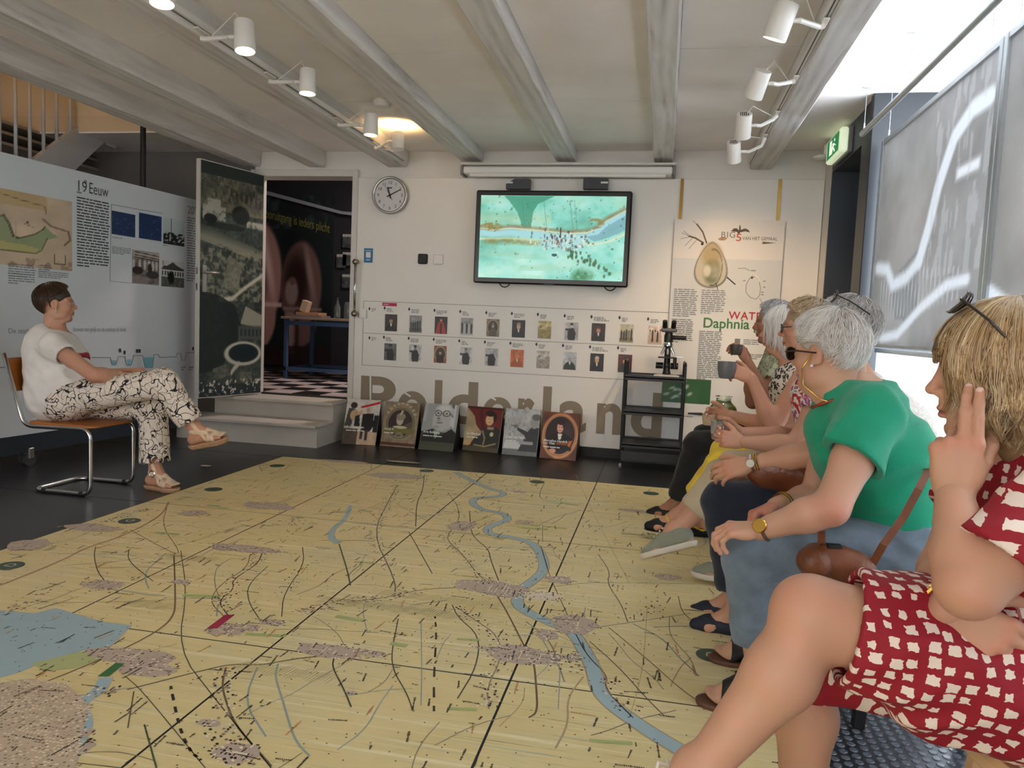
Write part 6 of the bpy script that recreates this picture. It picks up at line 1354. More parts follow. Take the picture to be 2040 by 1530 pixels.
def redden(P, C, c, r, amt): w = np.exp(-((P-A3(c))**2).sum(1)/(r*r))*amt; C[:, 0] *= 1+.06*w; C[:, 1] *= 1-.16*w; C[:, 2] *= 1-.16*w
# ------------------------------------------------------------------ hand
FL = ((.041, .025, .020), (.046, .029, .021), (.043, .027, .021), (.033, .020, .018))
def hand(w, fdir, lat, palm, curls, tone, thumb=(0.6, 0.7, .35, 15, 15), sc=1.0, spread=.10, h=.0026, seed=0, arm=None, arm_r=.027, nails=True):
    """w wrist, fdir towards the knuckles, lat towards the thumb, palm = way the palm faces; curls: 4 x (knuckle, middle, end) degrees"""
    w = A3(w); f = nrm(fdir); p = A3(palm); p = nrm(p-f*(p@f)); l = A3(lat); l = nrm(np.cross(p, f)*(1 if np.cross(p, f)@l > 0 else -1))
    V_ = Vox(w-.22*sc, w+.22*sc, h); S = sc
    kn = []
    V_.cone(w-f*.02*S if arm is None else A3(arm), w+f*.008*S, arm_r*S, .024*S, .01, flat=(p, .78))
    for i, (o, a) in enumerate(zip((.029, .0095, -.0095, -.027), (.082, .086, .082, .073))):
        k = w+f*a*S+l*o*S; kn.append(k); V_.cone(w+f*.012*S+l*o*.55*S, k, .0145*S, .0108*S, .012)
    V_.ell(w+f*.035*S+l*.020*S+p*.008*S, (.030*S, .018*S, .015*S), np.stack([nrm(f+l*.4), nrm(np.cross(nrm(f+l*.4), p)), p]), .012)
    V_.ell(w+f*.035*S-l*.022*S+p*.006*S, (.028*S, .013*S, .014*S), np.stack([f, l, p]), .01)
    tips = []
    for i in range(4):
        d0 = nrm(f+l*spread*(1.2, .3, -.5, -1.5)[i]); q = kn[i]; th = 0; rr = (.0094, .0096, .0092, .0082)[i]*S
        for j in range(3):
            th += math.radians(curls[i][j]); d = d0*math.cos(th)+p*math.sin(th); e = q+d*FL[i][j]*S
            V_.cone(q, e, rr*(1-.07*j), rr*(1-.07*(j+1)), .004 if j else .007); q = e
        tips.append((q, d, nrm(-p*math.cos(th)+d0*math.sin(th)), rr))
    a, b, c_, t2, t3 = thumb; d = nrm(f*a+l*b+p*c_); q = w+f*.026*S+l*.022*S+p*.004*S; e = q+d*.040*S; V_.cone(q, e, .0145*S, .0115*S, .01)
    ax = nrm(np.cross(d, nrm(f*1.0+p*.6-l*.5))); 
    for ang, ln, r0, r1 in ((t2, .031, .0115, .0105), (t3, .026, .0105, .0085)):
        an = math.radians(ang); d = nrm(d*math.cos(an)+np.cross(ax, d)*math.sin(an)); q2 = e+d*ln*S; V_.cone(e, q2, r0*S, r1*S, .004); e = q2
    P, Q = V_.mesh(); P = relax(P, Q, 1, .4); C = skincol(P, tone, seed, .06)
    for k in kn: redden(P, C, k-p*.008*S, .013*S, .7)
    for q, d, dor, rr in tips:
        redden(P, C, q, .012*S, .5)
        if nails: m = (((P-(q+d*rr*.35+dor*rr*.75))**2).sum(1) < (rr*.72)**2); C[m] = lin((226, 190, 178))
    return P, Q, C
# ------------------------------------------------------------------ head (local: x forward, y left, z up; origin mid-head)
def head_mesh(c, F, tone, h=.003, sc=1.0, age=.5, brow=(120, 100, 84), lip=(176, 104, 98), neck=None, neck_r=.052, eye=True, seed=0, mouth=0.0, full=1.0):
    V_ = Vox((-.13, -.11, -.24), (.15, .11, .16), h)
    V_.ell((-.012, 0, .038), (.097, .076, .092), k=0.0); V_.ell((-.045, 0, .02), (.062, .070, .075), k=.02)
    V_.ell((.030, 0, -.035), (.058, .060*full, .086), k=.03); V_.ell((.045, 0, -.082), (.038, .042*full, .034), k=.02); V_.ell((.071, 0, -.097), (.017, .021, .016), k=.015)
    for s in (-1, 1):
        V_.ell((.055, .036*s, -.022), (.028, .025, .024), k=.02); V_.ell((.02, .052*full*s, -.068), (.036, .016*full, .028), k=.02)
        V_.cone((.080, .010*s, .026), (.062, .052*s, .024), .012, .010, .015)
        V_.ell((.091, .033*s, .003), (.017, .017, .0115), k=.010, sub=True)
        V_.ell((.0735, .032*s, .002), (.0135, .0155, .0125), k=.003)
        V_.cone((.081, .020*s, .011), (.077, .046*s, .008), .0035, .003, .004); V_.cone((.080, .020*s, -.008), (.076, .045*s, -.007), .003, .003, .005)
        V_.ell((-.008, .076*s, -.002), (.019, .007, .031), np.array([[.97, 0, -.2], [0, 1, 0], [.2, 0, .97]]), .006); V_.ell((-.002, .084*s, .002), (.010, .006, .018), k=.004, sub=True); V_.ell((.002, .078*s, -.026), (.009, .006, .009), k=.004)
    V_.cone((.088, 0, .022), (.103, 0, -.012), .008, .0095, .012); V_.ell((.108, 0, -.022), (.013, .0115, .0105), k=.010)
    for s in (-1, 1): V_.ell((.096, .0115*s, -.027), (.011, .0075, .008), k=.006); V_.ell((.104, .0065*s, -.034), (.004, .0032, .004), k=.002, sub=True)
    V_.ell((.083, 0, -.046), (.015, .024, .013), k=.012)
    V_.ell((.0925, 0, -.0565), (.0095, .022, .0058), k=.004); V_.ell((.0905, 0, -.069), (.0095, .019, .0068), k=.004); V_.cone((.104, -.018, -.0625), (.104, .018, -.0625), .0022+mouth, None, .003, sub=True)
    V_.ell((.079, 0, -.082), (.008, .018, .005), k=.008, sub=True)
    V_.cone((-.018, 0, -.06), (-.035, 0, -.20), neck_r, neck_r*1.06, .03)
    if age > .3:
        for s in (-1, 1): V_.cone((.094, .02*s, -.032), (.080, .034*s, -.064), .0028, .002, .004, sub=True); V_.cone((.066, .030*s, -.09), (.02, .035*s, -.125), .012, .016, .02)
    P, Q = V_.mesh(); P = relax(P, Q, 1, .35)
    C = skincol(P, tone, seed, .05)
    for s in (-1, 1):
        redden(P, C, (.06, .04*s, -.03), .03, .5); redden(P, C, (-.005, .08*s, 0), .02, .4)
        m = (np.abs(P[:, 0]-.086) < .02) & (np.abs(P[:, 2]-(.027-.25*(np.abs(P[:, 1])-.032)**2*30)) < .0045) & (P[:, 1]*s > .012) & (P[:, 1]*s < .050); C[m] = C[m]*.4+lin(brow)*.6
        if eye:
            d = ((P-np.array([.0855, .032*s, .0015])[None])/np.array([.012, .0125, .0062])); m = (d**2).sum(1) < 1; C[m] = lin((222, 214, 206)); d2 = ((P-np.array([.087, .0315*s, .0015])[None])/np.array([.01, .0056, .006])); m = (d2**2).sum(1) < 1; C[m] = lin((64, 58, 50))
            m = (np.abs(P[:, 2]-.0085) < .002) & (np.abs(P[:, 1]-.033*s) < .014) & (P[:, 0] > .07); C[m] *= .5
    redden(P, C, (.112, 0, -.022), .014, .6)
    m = ((((P-np.array([.093, 0, -.0625]))/np.array([.02, .022, .0125]))**2).sum(1) < 1); C[m] = C[m]*.35+lin(lip)*.65
    m = (np.abs(P[:, 2]+.0625) < .0022) & (P[:, 0] > .085) & (np.abs(P[:, 1]) < .021); C[m] *= .45
    return (P*sc)@F+A3(c), Q, C
# ------------------------------------------------------------------ hair
def tubes(PTS, rad, cols, sides=3):
    """PTS n x m x 3 strands -> one mesh of tapering prisms"""
    n, m, _ = PTS.shape; T = np.gradient(PTS, axis=1); T /= np.linalg.norm(T, axis=2, keepdims=True)+1e-9
    up = np.array([.31, .77, .55]); U = np.cross(T, up); U /= np.linalg.norm(U, axis=2, keepdims=True)+1e-9; W_ = np.cross(T, U)
    t = np.linspace(0, 1, m); R = rad[:, None]*(1-.85*t[None]**2.5)
    ring = [PTS+R[..., None]*(U*math.cos(2*math.pi*k/sides)+W_*math.sin(2*math.pi*k/sides)) for k in range(sides)]
    P = np.stack(ring, 2).reshape(-1, 3)
    b = (np.arange(n)[:, None]*m+np.arange(m-1)[None])*sides; Q = []
    for k in range(sides): l = (k+1) % sides; Q.append(np.stack([b+k, b+l, b+sides+l, b+sides+k], -1).reshape(-1, 4))
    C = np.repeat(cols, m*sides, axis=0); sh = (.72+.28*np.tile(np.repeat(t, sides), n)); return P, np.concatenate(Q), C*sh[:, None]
def hair(style, c, F, palette, n=1800, R=(.112, .092, .106), cen=(-.014, 0, .036), seed=0, sc=1.0, m=9, crown=(-.35, 0, 1.0), length=.9, lift=.012, swirl=.3, wid=.0013, fringe=66, side=98, back=128, drop=.10, wave=.0, under=(.88, .88, .90), part=0.0, basecol=None, ears=False, open_face=None):
    r = np.random.default_rng(seed); w = nrm(crown); e1 = nrm(np.array([1, 0, 0])-w*w[0]); e2 = np.cross(w, e1); R = np.array(R); cen = np.array(cen)
    NC = 130
    fr, sd, bk = (math.radians(v) for v in (fringe, side, back))
    def tmax(p): cf = np.cos(p); return np.where(cf > 0, sd+(fr-sd)*cf**1.5, sd+(bk-sd)*(-cf)**1.2)
    pal = np.array([lin(q) for q in palette]); cl = r.integers(0, NC, n); crnd = np.random.default_rng(seed+1); cc = crnd.uniform(-math.pi, math.pi, NC); ph = cc[cl]+r.normal(0, .17, n); pc0 = cc[cl]
    cols = pal[crnd.integers(0, len(pal), NC)][cl]*.6+.4*pal[r.integers(0, len(pal), n)]; cols = cols*(r.uniform(.82, 1.12, n)[:, None])
    cph = crnd.normal(0, 1, NC)[cl]; cof = crnd.uniform(0, 1, NC)[cl]; cln = crnd.uniform(.6, 1.15, NC)[cl]
    t = np.linspace(0, 1, m)
    if style == 'short':
        th0 = np.arccos(1-r.random(n)*(1-math.cos(1.9))); th0 = np.minimum(th0, tmax(ph)*.92); ln = length*r.uniform(.7, 1.15, n)
        th1 = np.minimum(th0+ln*cln, tmax(ph)*(.80+.22*cln)+r.normal(0, .05, n)); th = th0[:, None]+(th1-th0)[:, None]*t[None]
        p = ph[:, None]+((pc0-ph)*.7)[:, None]*t[None]**2+(swirl*cph*.5+.10*r.normal(size=n))[:, None]*t[None]*.8+part*np.sin(ph)[:, None]*t[None]
        off = (.0+lift*cof)[:, None]*np.sin(math.pi*.55*t)[None]+(r.uniform(0, .06, n))[:, None]*t[None]+.02
        if wave: off = off+wave*np.sin(t*9+cph[:, None]*3)[:, :]; p = p+wave*2.5*np.cos(t*8+cph[:, None]*4)
        d = np.cos(th)[..., None]*w+np.sin(th)[..., None]*(np.cos(p)[..., None]*e1+np.sin(p)[..., None]*e2)
        PT = cen+d*R*(1+off[..., None])
    else:   # bob: over the skull, then hanging
        q0 = math.radians(92); cf = np.cos(ph)
        keep = (cf < .80) | (r.random(n) < .40); ph = np.where(keep, ph, ph+math.pi*.6); pc0 = np.where(keep, pc0, pc0+math.pi*.6)
        cf = np.cos(ph); th0 = r.uniform(.02, 1.2, n); dr = drop*(.55+.5*cln)*(1.0+.05*r.normal(size=n))*np.where(cf > .35, .8, 1.0)
        fringe_m = cf > .80
        s = t*(1.0); k = int(m*.55); PT = np.zeros((n, m, 3))
        th = th0[:, None]+(np.where(fringe_m, fr*(.55+.5*cln), q0)-th0)[:, None]*np.clip(t*1.7, 0, 1)[None]
        p = ph[:, None]+((pc0-ph)*.85)[:, None]*t[None]**2+(.10*cph+.03*r.normal(size=n))[:, None]*t[None]+np.where(fringe_m, .18*np.sign(np.sin(ph)+.01), 0)[:, None]*t[None]
        d = np.cos(th)[..., None]*w+np.sin(th)[..., None]*(np.cos(p)[..., None]*e1+np.sin(p)[..., None]*e2)
        off = (.01+.05*cof+.04*r.random(n))[:, None]*np.minimum(1, t*2)[None]
        PT = cen+d*R*(1+off[..., None])
        fall = np.clip((t-.58)/.42, 0, 1)[None]*dr[:, None]*np.where(fringe_m, .0, 1)[:, None]
        PT[..., 2] -= fall; inw = 1-.10*(fall/np.maximum(dr[:, None], 1e-6))**2*cof[:, None]; PT[..., 1] *= inw
        PT[..., 0] += (fall*wave*np.sin(fall*60+cph[:, None]*3)); PT[..., 1] += (fall*wave*np.cos(fall*50+cph[:, None]*5))
    if open_face is not None:
        ok = ~((PT[..., 0] > open_face) & (PT[..., 2] < .012)).any(1); PT, cols = PT[ok], cols[ok]; n = len(PT)
    if ears:      # hair tucked round the ears
        z = (np.abs(PT[..., 1]) > .055) & (np.abs(PT[..., 0]+.004) < .030) & (PT[..., 2] < .030)
        ok = ~z.any(1); PT, cols = PT[ok], cols[ok]; n = len(PT)
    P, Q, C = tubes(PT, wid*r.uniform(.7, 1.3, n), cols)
    # soft under-layer so that no scalp shows
    V_ = Vox((-.16, -.13, -.20), (.16, .13, .18), .006); uR = R*np.array(under); V_.ell(cen, uR, k=0)
    if style == 'bob':
        V_.cone((-.03, .045, -.02), (-.03, .05, -.02-drop*.75), .045, .035, .03); V_.cone((-.03, -.045, -.02), (-.03, -.05, -.02-drop*.75), .045, .035, .03); V_.cone((-.06, 0, -.02), (-.06, 0, -.02-drop*.8), .05, .04, .03)
        V_.ell((.095, 0, -.055), (.085, .078, .092), k=.01, sub=True)
    else:
        V_.ell((.085, 0, -.06), (.095, .2, .098), k=.015, sub=True); V_.ell((.0, 0, -.135), (.2, .2, .105), k=.015, sub=True)
    if ears:
        for sg in (-1, 1): V_.ell((.002, .095*sg, -.012), (.030, .045, .040), k=.006, sub=True)
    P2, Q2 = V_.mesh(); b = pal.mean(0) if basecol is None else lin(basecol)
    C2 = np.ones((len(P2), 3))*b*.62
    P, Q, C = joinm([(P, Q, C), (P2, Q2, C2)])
    return (P*sc)@F+A3(c), Q, C
M_skin = vcmat('skin', .48, .35, sss=.12, bump=.12, bscale=260)
M_hair = vcmat('hair', .38, .45)
def person(label, loc): return thing('person', label, 'person', loc)
def put(name, PQC, m, parent, label=None, uv=None):
    P, Q, C = PQC; o = meshobj(name, P, Q, m, parent, smooth=True, cols=C, label=label, uv=uv); return o
def cloth(name, vox, m, parent, rel=2, label=None, uvf=None):
    P, Q = vox.mesh(); P = relax(P, Q, rel, .5); return meshobj(name, P, Q, m, parent, smooth=True, label=label, uv=uvf(P) if uvf else None)
M_chrome = mat('chrome', (205, 205, 205), 0.14, 1.0, var=0.0); M_steel = mat('brushed steel', (190, 190, 188), 0.3, 1.0, var=0.03)
# ================================================================== PEOPLE
def w3(px, py, Y): return A3(onY(px, py, Y))
def foot(V_, ank, d, up, toes=True, s=1.0, lat=None):
    """bare foot under an ankle; d towards the toes, up = sole to ankle; returns sole outline points"""
    up = nrm(up); d = nrm(A3(d)-up*(A3(d)@up)); l = np.cross(up, d); ank = A3(ank)
    heel = ank-up*.047*s-d*.038*s; ball = ank-up*.060*s+d*.105*s; tip = ank-up*.066*s+d*.150*s
    V_.cone(ank+up*.02, ank-up*.01, .034*s, .033*s, .02); V_.cone(ank, heel, .034*s, .030*s, .02); V_.cone(heel, ball, .030*s, .024*s, .02); V_.cone(ank+d*.02*s, ball+up*.012*s, .032*s, .020*s, .025)
    for i, o in enumerate((-.028, -.014, .0, .013, .025)): V_.cone(ank-up*.05*s+d*.05*s+l*o*.5*s, ball+l*o*1.15*s, .018*s, .0155*s, .015)
    if toes:
        for i, o in enumerate((-.031, -.016, -.002, .012, .025)):
            V_.cone(ball+l*o*1.15*s, tip+l*o*1.1*s-d*(.0, .003, .006, .014, .024)[i]*s-d*.004, .0115*s if i else .0145*s, .0095*s if i else .0125*s, .005)
    else: V_.cone(ball-l*.012*s, tip-d*.01, .024*s, .018*s, .02); V_.cone(ball+l*.014*s, tip-d*.02+l*.01*s, .022*s, .016*s, .02)
    return dict(ank=ank, heel=heel, ball=ball, tip=tip, up=up, d=d, l=l, s=s)
def sole(ft, thick, name, m, parent, width=.042, h=.004, top=.0, toe_ext=.012, label=None):
    s = ft['s']; up, d, l = ft['up'], ft['d'], ft['l']; base = ft['ank']-up*(.078*s-top); a = base-d*.045*s; b = base+d*.105*s; c = base+d*(.150*s+toe_ext)
    V_ = Vox(np.minimum(a, c)-.08, np.maximum(a, c)+.08, h)
    V_.chain([a, b, c-d*.02], [width*.80, width*1.0, width*.86], .03)
    V_.cut(base, up); V_.cut(base-up*thick, -up); return cloth(name, V_, m, parent, 1, label)
def strap(ft, p0, n, wid, name, m, parent, grow=.005, h=.0035, buck=None):
    """band of the foot's own surface between two parallel planes"""
    a = ft['ank']; V_ = Vox(a-.22, a+.22, h); s = ft['s']
    def build(g):
        up, d, l = ft['up'], ft['d'], ft['l']
        V_.cone(a+up*.05, a-up*.01, .034*s+g, .033*s+g, .02); V_.cone(a, ft['heel'], .034*s+g, .030*s+g, .02); V_.cone(ft['heel'], ft['ball'], .030*s+g, .024*s+g, .02); V_.cone(a+d*.02*s, ft['ball']+up*.012*s, .032*s+g, .020*s+g, .025)
        for o in (-.028, -.014, 0, .013, .025): V_.cone(a-up*.05*s+d*.05*s+l*o*.5*s, ft['ball']+l*o*1.15*s, .018*s+g, .0155*s+g, .015); V_.cone(ft['ball']+l*o*1.15*s, ft['tip']+l*o*1.1*s, .0135*s+g, .0115*s+g, .01)
    build(grow); p0 = A3(p0); n = nrm(n); V_.cut(p0+n*wid/2, n); V_.cut(p0-n*wid/2, -n); V_.cut(a-ft['up']*.082*s, -ft['up'])
    return cloth(name, V_, m, parent, 1)
def arm(V_, sh, el, wr, r=(.052, .046, .041, .044, .037, .027), k=.02):
    sh, el, wr = A3(sh), A3(el), A3(wr); V_.cone(sh, sh*.5+el*.5, r[0], r[1], k); V_.cone(sh*.5+el*.5, el, r[1], r[2], k); m = el*.68+wr*.32; V_.cone(el, m, r[2], r[3], k); V_.cone(m, wr, r[3]*.98, r[5], k)
    return V_
def leg(V_, hip, kn, an, r=(.092, .075, .058, .058, .034), k=.03):
    hip, kn, an = A3(hip), A3(kn), A3(an); V_.cone(hip, hip*.45+kn*.55, r[0], r[1], k); V_.cone(hip*.45+kn*.55, kn, r[1], r[2], k); d = nrm(an-kn); back = nrm(np.cross(d, np.cross(nrm(hip-kn), d)))
    m = kn*.66+an*.34+back*.014; V_.cone(kn, m, r[2]*.95, r[3], k); V_.cone(m, an, r[3], r[4], k); return V_
def squiggle_mat(name, base, ink, sc=9.0, wdt=.045):
    m = bpy.data.materials.new(name); m.use_nodes = True; nt = m.node_tree; L = nt.links.new; b = nt.nodes['Principled BSDF']; tc = nn(nt, 'ShaderNodeTexCoord'); prev = None
    for k, (s, w) in enumerate(((sc, wdt), (sc*1.25, wdt*.85), (sc*.8, wdt*.7))):
        mp = nn(nt, 'ShaderNodeMapping'); mp.inputs['Location'].default_value = (k*3.3, k*1.7, k*5.1); mp.inputs['Rotation'].default_value = (k*.8, k*.5, k*1.1); L(tc.outputs['Object'], mp.inputs[0])
        n = nn(nt, 'ShaderNodeTexNoise'); n.inputs['Scale'].default_value = s; n.inputs['Detail'].default_value = .6; n.inputs['Distortion'].default_value = .9; L(mp.outputs[0], n.inputs[0])
        a = nn(nt, 'ShaderNodeMath', operation='SUBTRACT'); a.inputs[1].default_value = .5; L(n.outputs['Fac'], a.inputs[0]); c = nn(nt, 'ShaderNodeMath', operation='ABSOLUTE'); L(a.outputs[0], c.inputs[0]); d = nn(nt, 'ShaderNodeMath', operation='LESS_THAN'); d.inputs[1].default_value = w*.34; L(c.outputs[0], d.inputs[0])
        if prev is None: prev = d.outputs[0]
        else: q = nn(nt, 'ShaderNodeMath', operation='MAXIMUM'); L(prev, q.inputs[0]); L(d.outputs[0], q.inputs[1]); prev = q.outputs[0]
    x = nn(nt, 'ShaderNodeMix'); x.data_type = 'RGBA'; L(prev, x.inputs[0]); x.inputs[6].default_value = lin4(base); x.inputs[7].default_value = lin4(ink); L(x.outputs[2], b.inputs['Base Color']); b.inputs['Roughness'].default_value = .8
    return m
def fabric(name, rgb_, rough=.85, bump=.25, bscale=350, var=.05, vscale=9, sheen=.15): return mat(name, rgb_, rough, bump=bump, bscale=bscale, var=var, vscale=vscale, sheen=sheen)

# ------------------------------------------------------------------ 1: the speaker on the left
def speaker():
    TONE = (194, 146, 120)
    t = person('short-haired woman in white T-shirt and squiggle-patterned trousers sitting on chrome chair', (-3.65, 4.08, 0))
    fw = nrm((.94, .34, 0)); lf = np.cross((0, 0, 1), fw)
    pel = np.array([-3.64, 4.06, .535]); nb = w3(114, 657, 4.10); hc = w3(112, 606, 4.12)
    shR = w3(104, 688, 3.93); shL = nb+(nb-shR)*.9; shL[2] = shR[2]
    elR = w3(187, 748, 3.88); wrR = w3(236, 745, 4.02)
    elL = shL+np.array([.16, .06, -.22]); wrL = wrR+np.array([.05, .14, .01])
    kT, aT = w3(326, 762, 4.02), w3(391, 858, 4.10); hT = pel-lf*.09+np.array([.02, 0, .02])
    kB, aB = w3(306, 812, 4.19), w3(310, 926, 4.17); aB[2] = .105; hB = pel+lf*.09
    B = Vox((-4.1, 3.6, -.02), (-2.4, 4.6, 1.1), .0092)
    B.ell(pel, (.16, .17, .12)); mid = pel*.45+nb*.55+np.array([-.03, 0, -.02]); B.cone(pel, mid, .13, .14, .05); B.cone(mid, nb-np.array([0, 0, .10]), .14, .11, .05); B.cone(shR, shL, .05, None, .05); B.cone(nb-np.array([0, 0, .06]), hc-np.array([0, 0, .09]), .058, .05, .03)
    arm(B, shR, elR, wrR); arm(B, shL, elL, wrL); leg(B, hT, kT, aT); leg(B, hB, kB, aB)
    dT = nrm(w3(462, 842, 4.12)-aT); upT = nrm(np.cross(np.cross(dT, nrm(kT-aT)), dT)); ft = foot(B, aT, dT, upT); fb = foot(B, aB, (1, -.12, 0), (0, 0, 1))
    P, Q = B.mesh(); P = relax(P, Q, 1); C = skincol(P, TONE, 1); redden(P, C, elR, .05, .5)
    cur = [(12, 22, 15), (14, 26, 16), (18, 28, 18), (22, 30, 20)]
    hR = hand(wrR, (.86, .45, -.08), (.2, .9, .1), (.1, .0, -1), cur, TONE, seed=2, arm=wrR*.75+elR*.25, arm_r=.031)
    hL = hand(wrL, (.5, -.85, -.05), (.8, .3, .2), (0, -.2, -1), cur, TONE, seed=3, arm=wrL*.75+elL*.25, arm_r=.031)
    F = frame((.76, .64, .04), (-.04, 0, 1)); hd = head_mesh(hc, F, TONE, seed=4, h=.0034, brow=(80, 60, 50), neck_r=.05, sc=.97)
    put('body', joinm([(P, Q, C), hR, hL, hd]), M_skin, t)
    put('hair', hair('short', hc, F, ((58, 40, 30), (74, 52, 38), (44, 30, 24), (104, 76, 52), (62, 44, 34)), 1900, seed=3, sc=.99, R=(.112, .090, .104), fringe=58, side=84, back=142, length=1.0, lift=.03, swirl=.25, wid=.0012, ears=True), M_hair, t)
    # T-shirt
    T = Vox((-4.15, 3.62, .38), (-3.2, 4.62, 1.05), .0075)
    T.ell(pel+np.array([.0, 0, .02]), (.19, .20, .13), frame(fw, (0, 0, 1)), .03); belly = pel+fw*.06+np.array([-.02, 0, .13]); T.ell(belly, (.165, .185, .15), frame(fw, (-.2, 0, 1)), .05); ch = nb+np.array([.02, -.01, -.16]); T.ell(ch, (.145, .185, .17), frame(fw, (-.2, 0, 1)), .06); T.ell(ch+fw*.09+np.array([0, 0, -.03]), (.08, .13, .08), frame(fw, (0, 0, 1)), .05)
    T.cone(pel-fw*.05+np.array([-.02, 0, .03]), nb-fw*.05-np.array([0, 0, .14]), .165, .150, .05); T.cone(shR+np.array([0, .02, .0]), shL, .068, .068, .05); T.ell(nb+np.array([-.07, .0, -.10]), (.10, .16, .14), frame(fw, (-.3, 0, 1)), .05)
    slv = shR*.62+elR*.38; T.cone(shR, slv, .070, .074, .04); slL = shL*.6+elL*.4; T.cone(shL, slL, .068, .07, .04)
    T.ripple(.011, [((.6, .2, 1), .10, .8), ((.3, -.3, .9), .07, .5), ((1, 0, .3), .16, .5)], 4)
    T.cutnear(shR*.66+elR*.34, elR-shR, slv+(elR-shR)*.2, .13); T.cutnear(slL, elL-shL, slL, .10); T.cone(shR*.70+elR*.30, elR, .055, .05, 0, sub=True)
    T.cone(nb+np.array([.02, 0, .02]), hc, .068, .07, .01, sub=True)
    T.cut(pel+fw*.16+np.array([0, 0, -.075]), (.38, .1, -1))
    M_ts = fabric('white cotton jersey', (232, 228, 222)); cloth('t_shirt', T, M_ts, t)
    # red print on the chest
    pc = ch+fw*.165+np.array([.01, -.06, -.03]); F2 = frame(fw, (-.35, 0, 1))
    V_ = Vox(pc-.12, pc+.12, .005); V_.ell(ch+fw*.09+np.array([0, 0, -.03]), (.093, .142, .093), frame(fw, (0, 0, 1)), .05); V_.ell(ch, (.157, .197, .182), frame(fw, (-.2, 0, 1)), .06); V_.cut(pc+lf*.06, lf); V_.cut(pc-lf*.05, -lf); V_.cut(pc+np.array([0, 0, .055]), (.2, 0, 1)); V_.cut(pc-np.array([0, 0, .07]), (0, 0, -1)); V_.cut(pc-fw*.05, -fw)
    cloth('shirt_print', V_, mat('crimson shirt print', (170, 50, 70), .8, var=.35, vscale=30), t, label='crimson and grey print on the T-shirt')
    # trousers
    Pn = Vox((-3.95, 3.65, .05), (-2.6, 4.6, .85), .0078)
    Pn.ell(pel+np.array([.02, 0, -.01]), (.175, .19, .115), frame(fw, (0, 0, 1)), .04)
    hemT = kT*.18+aT*.82; Pn.cone(hT, kT, .108, .088, .04); Pn.cone(kT, hemT, .086, .078, .03)
    hemB = kB*.2+aB*.8; hemB[2] = .175; Pn.cone(hB, kB, .10, .088, .04); Pn.cone(kB, hemB-np.array([0, 0, .05]), .085, .098, .03)
    Pn.ripple(.009, [((.2, .3, 1), .11, .7), ((1, .3, .2), .09, .6)], 7)
    Pn.cutnear(hemT, aT-kT, hemT, .16); Pn.cutnear(hemB, (0.05, 0, -1), hemB, .18); Pn.cone(hemT-(aT-kT)*.06, aT, .066, None, 0, sub=True); Pn.cone(hemB+np.array([0, 0, .015]), aB, .085, None, 0, sub=True)
    Pn.cut(pel+np.array([0, 0, .10]), (-.3, 0, 1))
    cloth('trousers', Pn, squiggle_mat('cream cotton with black squiggles', (226, 214, 200), (24, 24, 28), 13, .05), t)
    M_sole = mat('cork sole', (178, 140, 108), .7, var=.08, vscale=30); M_strap = mat('beige nubuck', (222, 196, 166), .75, var=.05, vscale=20)
    for f_, nm in ((ft, 'sandal'), (fb, 'sandal')):
        s_ = sole(f_, .034, nm, M_sole, t, .046)
        strap(f_, f_['ball']-f_['d']*.012, f_['d'], .045, 'toe_strap', M_strap, s_); strap(f_, f_['ank']+f_['up']*.004, nrm(f_['up']*.95+f_['d']*.3), .024, 'ankle_strap', M_strap, s_)
        strap(f_, f_['ank']*.6+f_['ball']*.4, nrm(f_['d']+f_['up']*.45), .020, 'instep_strap', M_strap, s_)
    MB().ring([V(fb['ank']+fb['up']*.004-fb['l']*.042+fb['d']*.012+(fb['d']*math.cos(a)+fb['up']*math.sin(a))*.02) for a in np.linspace(0, 2*math.pi, 13)[:-1]], .004, 6, closed=True).build('buckle', M_chrome, t)
    # spectacles and earring
    g = MB(); q = lambda x, y, z: V((np.array([x, y, z])*.97)@F+hc)
    for s in (-1, 1): g.ring([q(.103-.006*abs(math.cos(a)), s*.033+.021*math.cos(a), .003+.016*math.sin(a)) for a in np.linspace(0, 2*math.pi, 15)[:-1]], .0013, 5, closed=True); g.ring([q(.094, s*.054, .007), q(.05, s*.072, .008), q(-.005, s*.078, .006)], .0013, 5)
    g.ring([q(.104, -.012, .006), q(.107, 0, .009), q(.104, .012, .006)], .0013, 5); g.build('spectacles', M_steel, t)
    MB().ring([q(0, -.083, -.028), q(.003, -.086, -.05), q(0, -.086, -.062)], [.002, .004, .001], 6).build('earring', M_steel, t)
speaker()

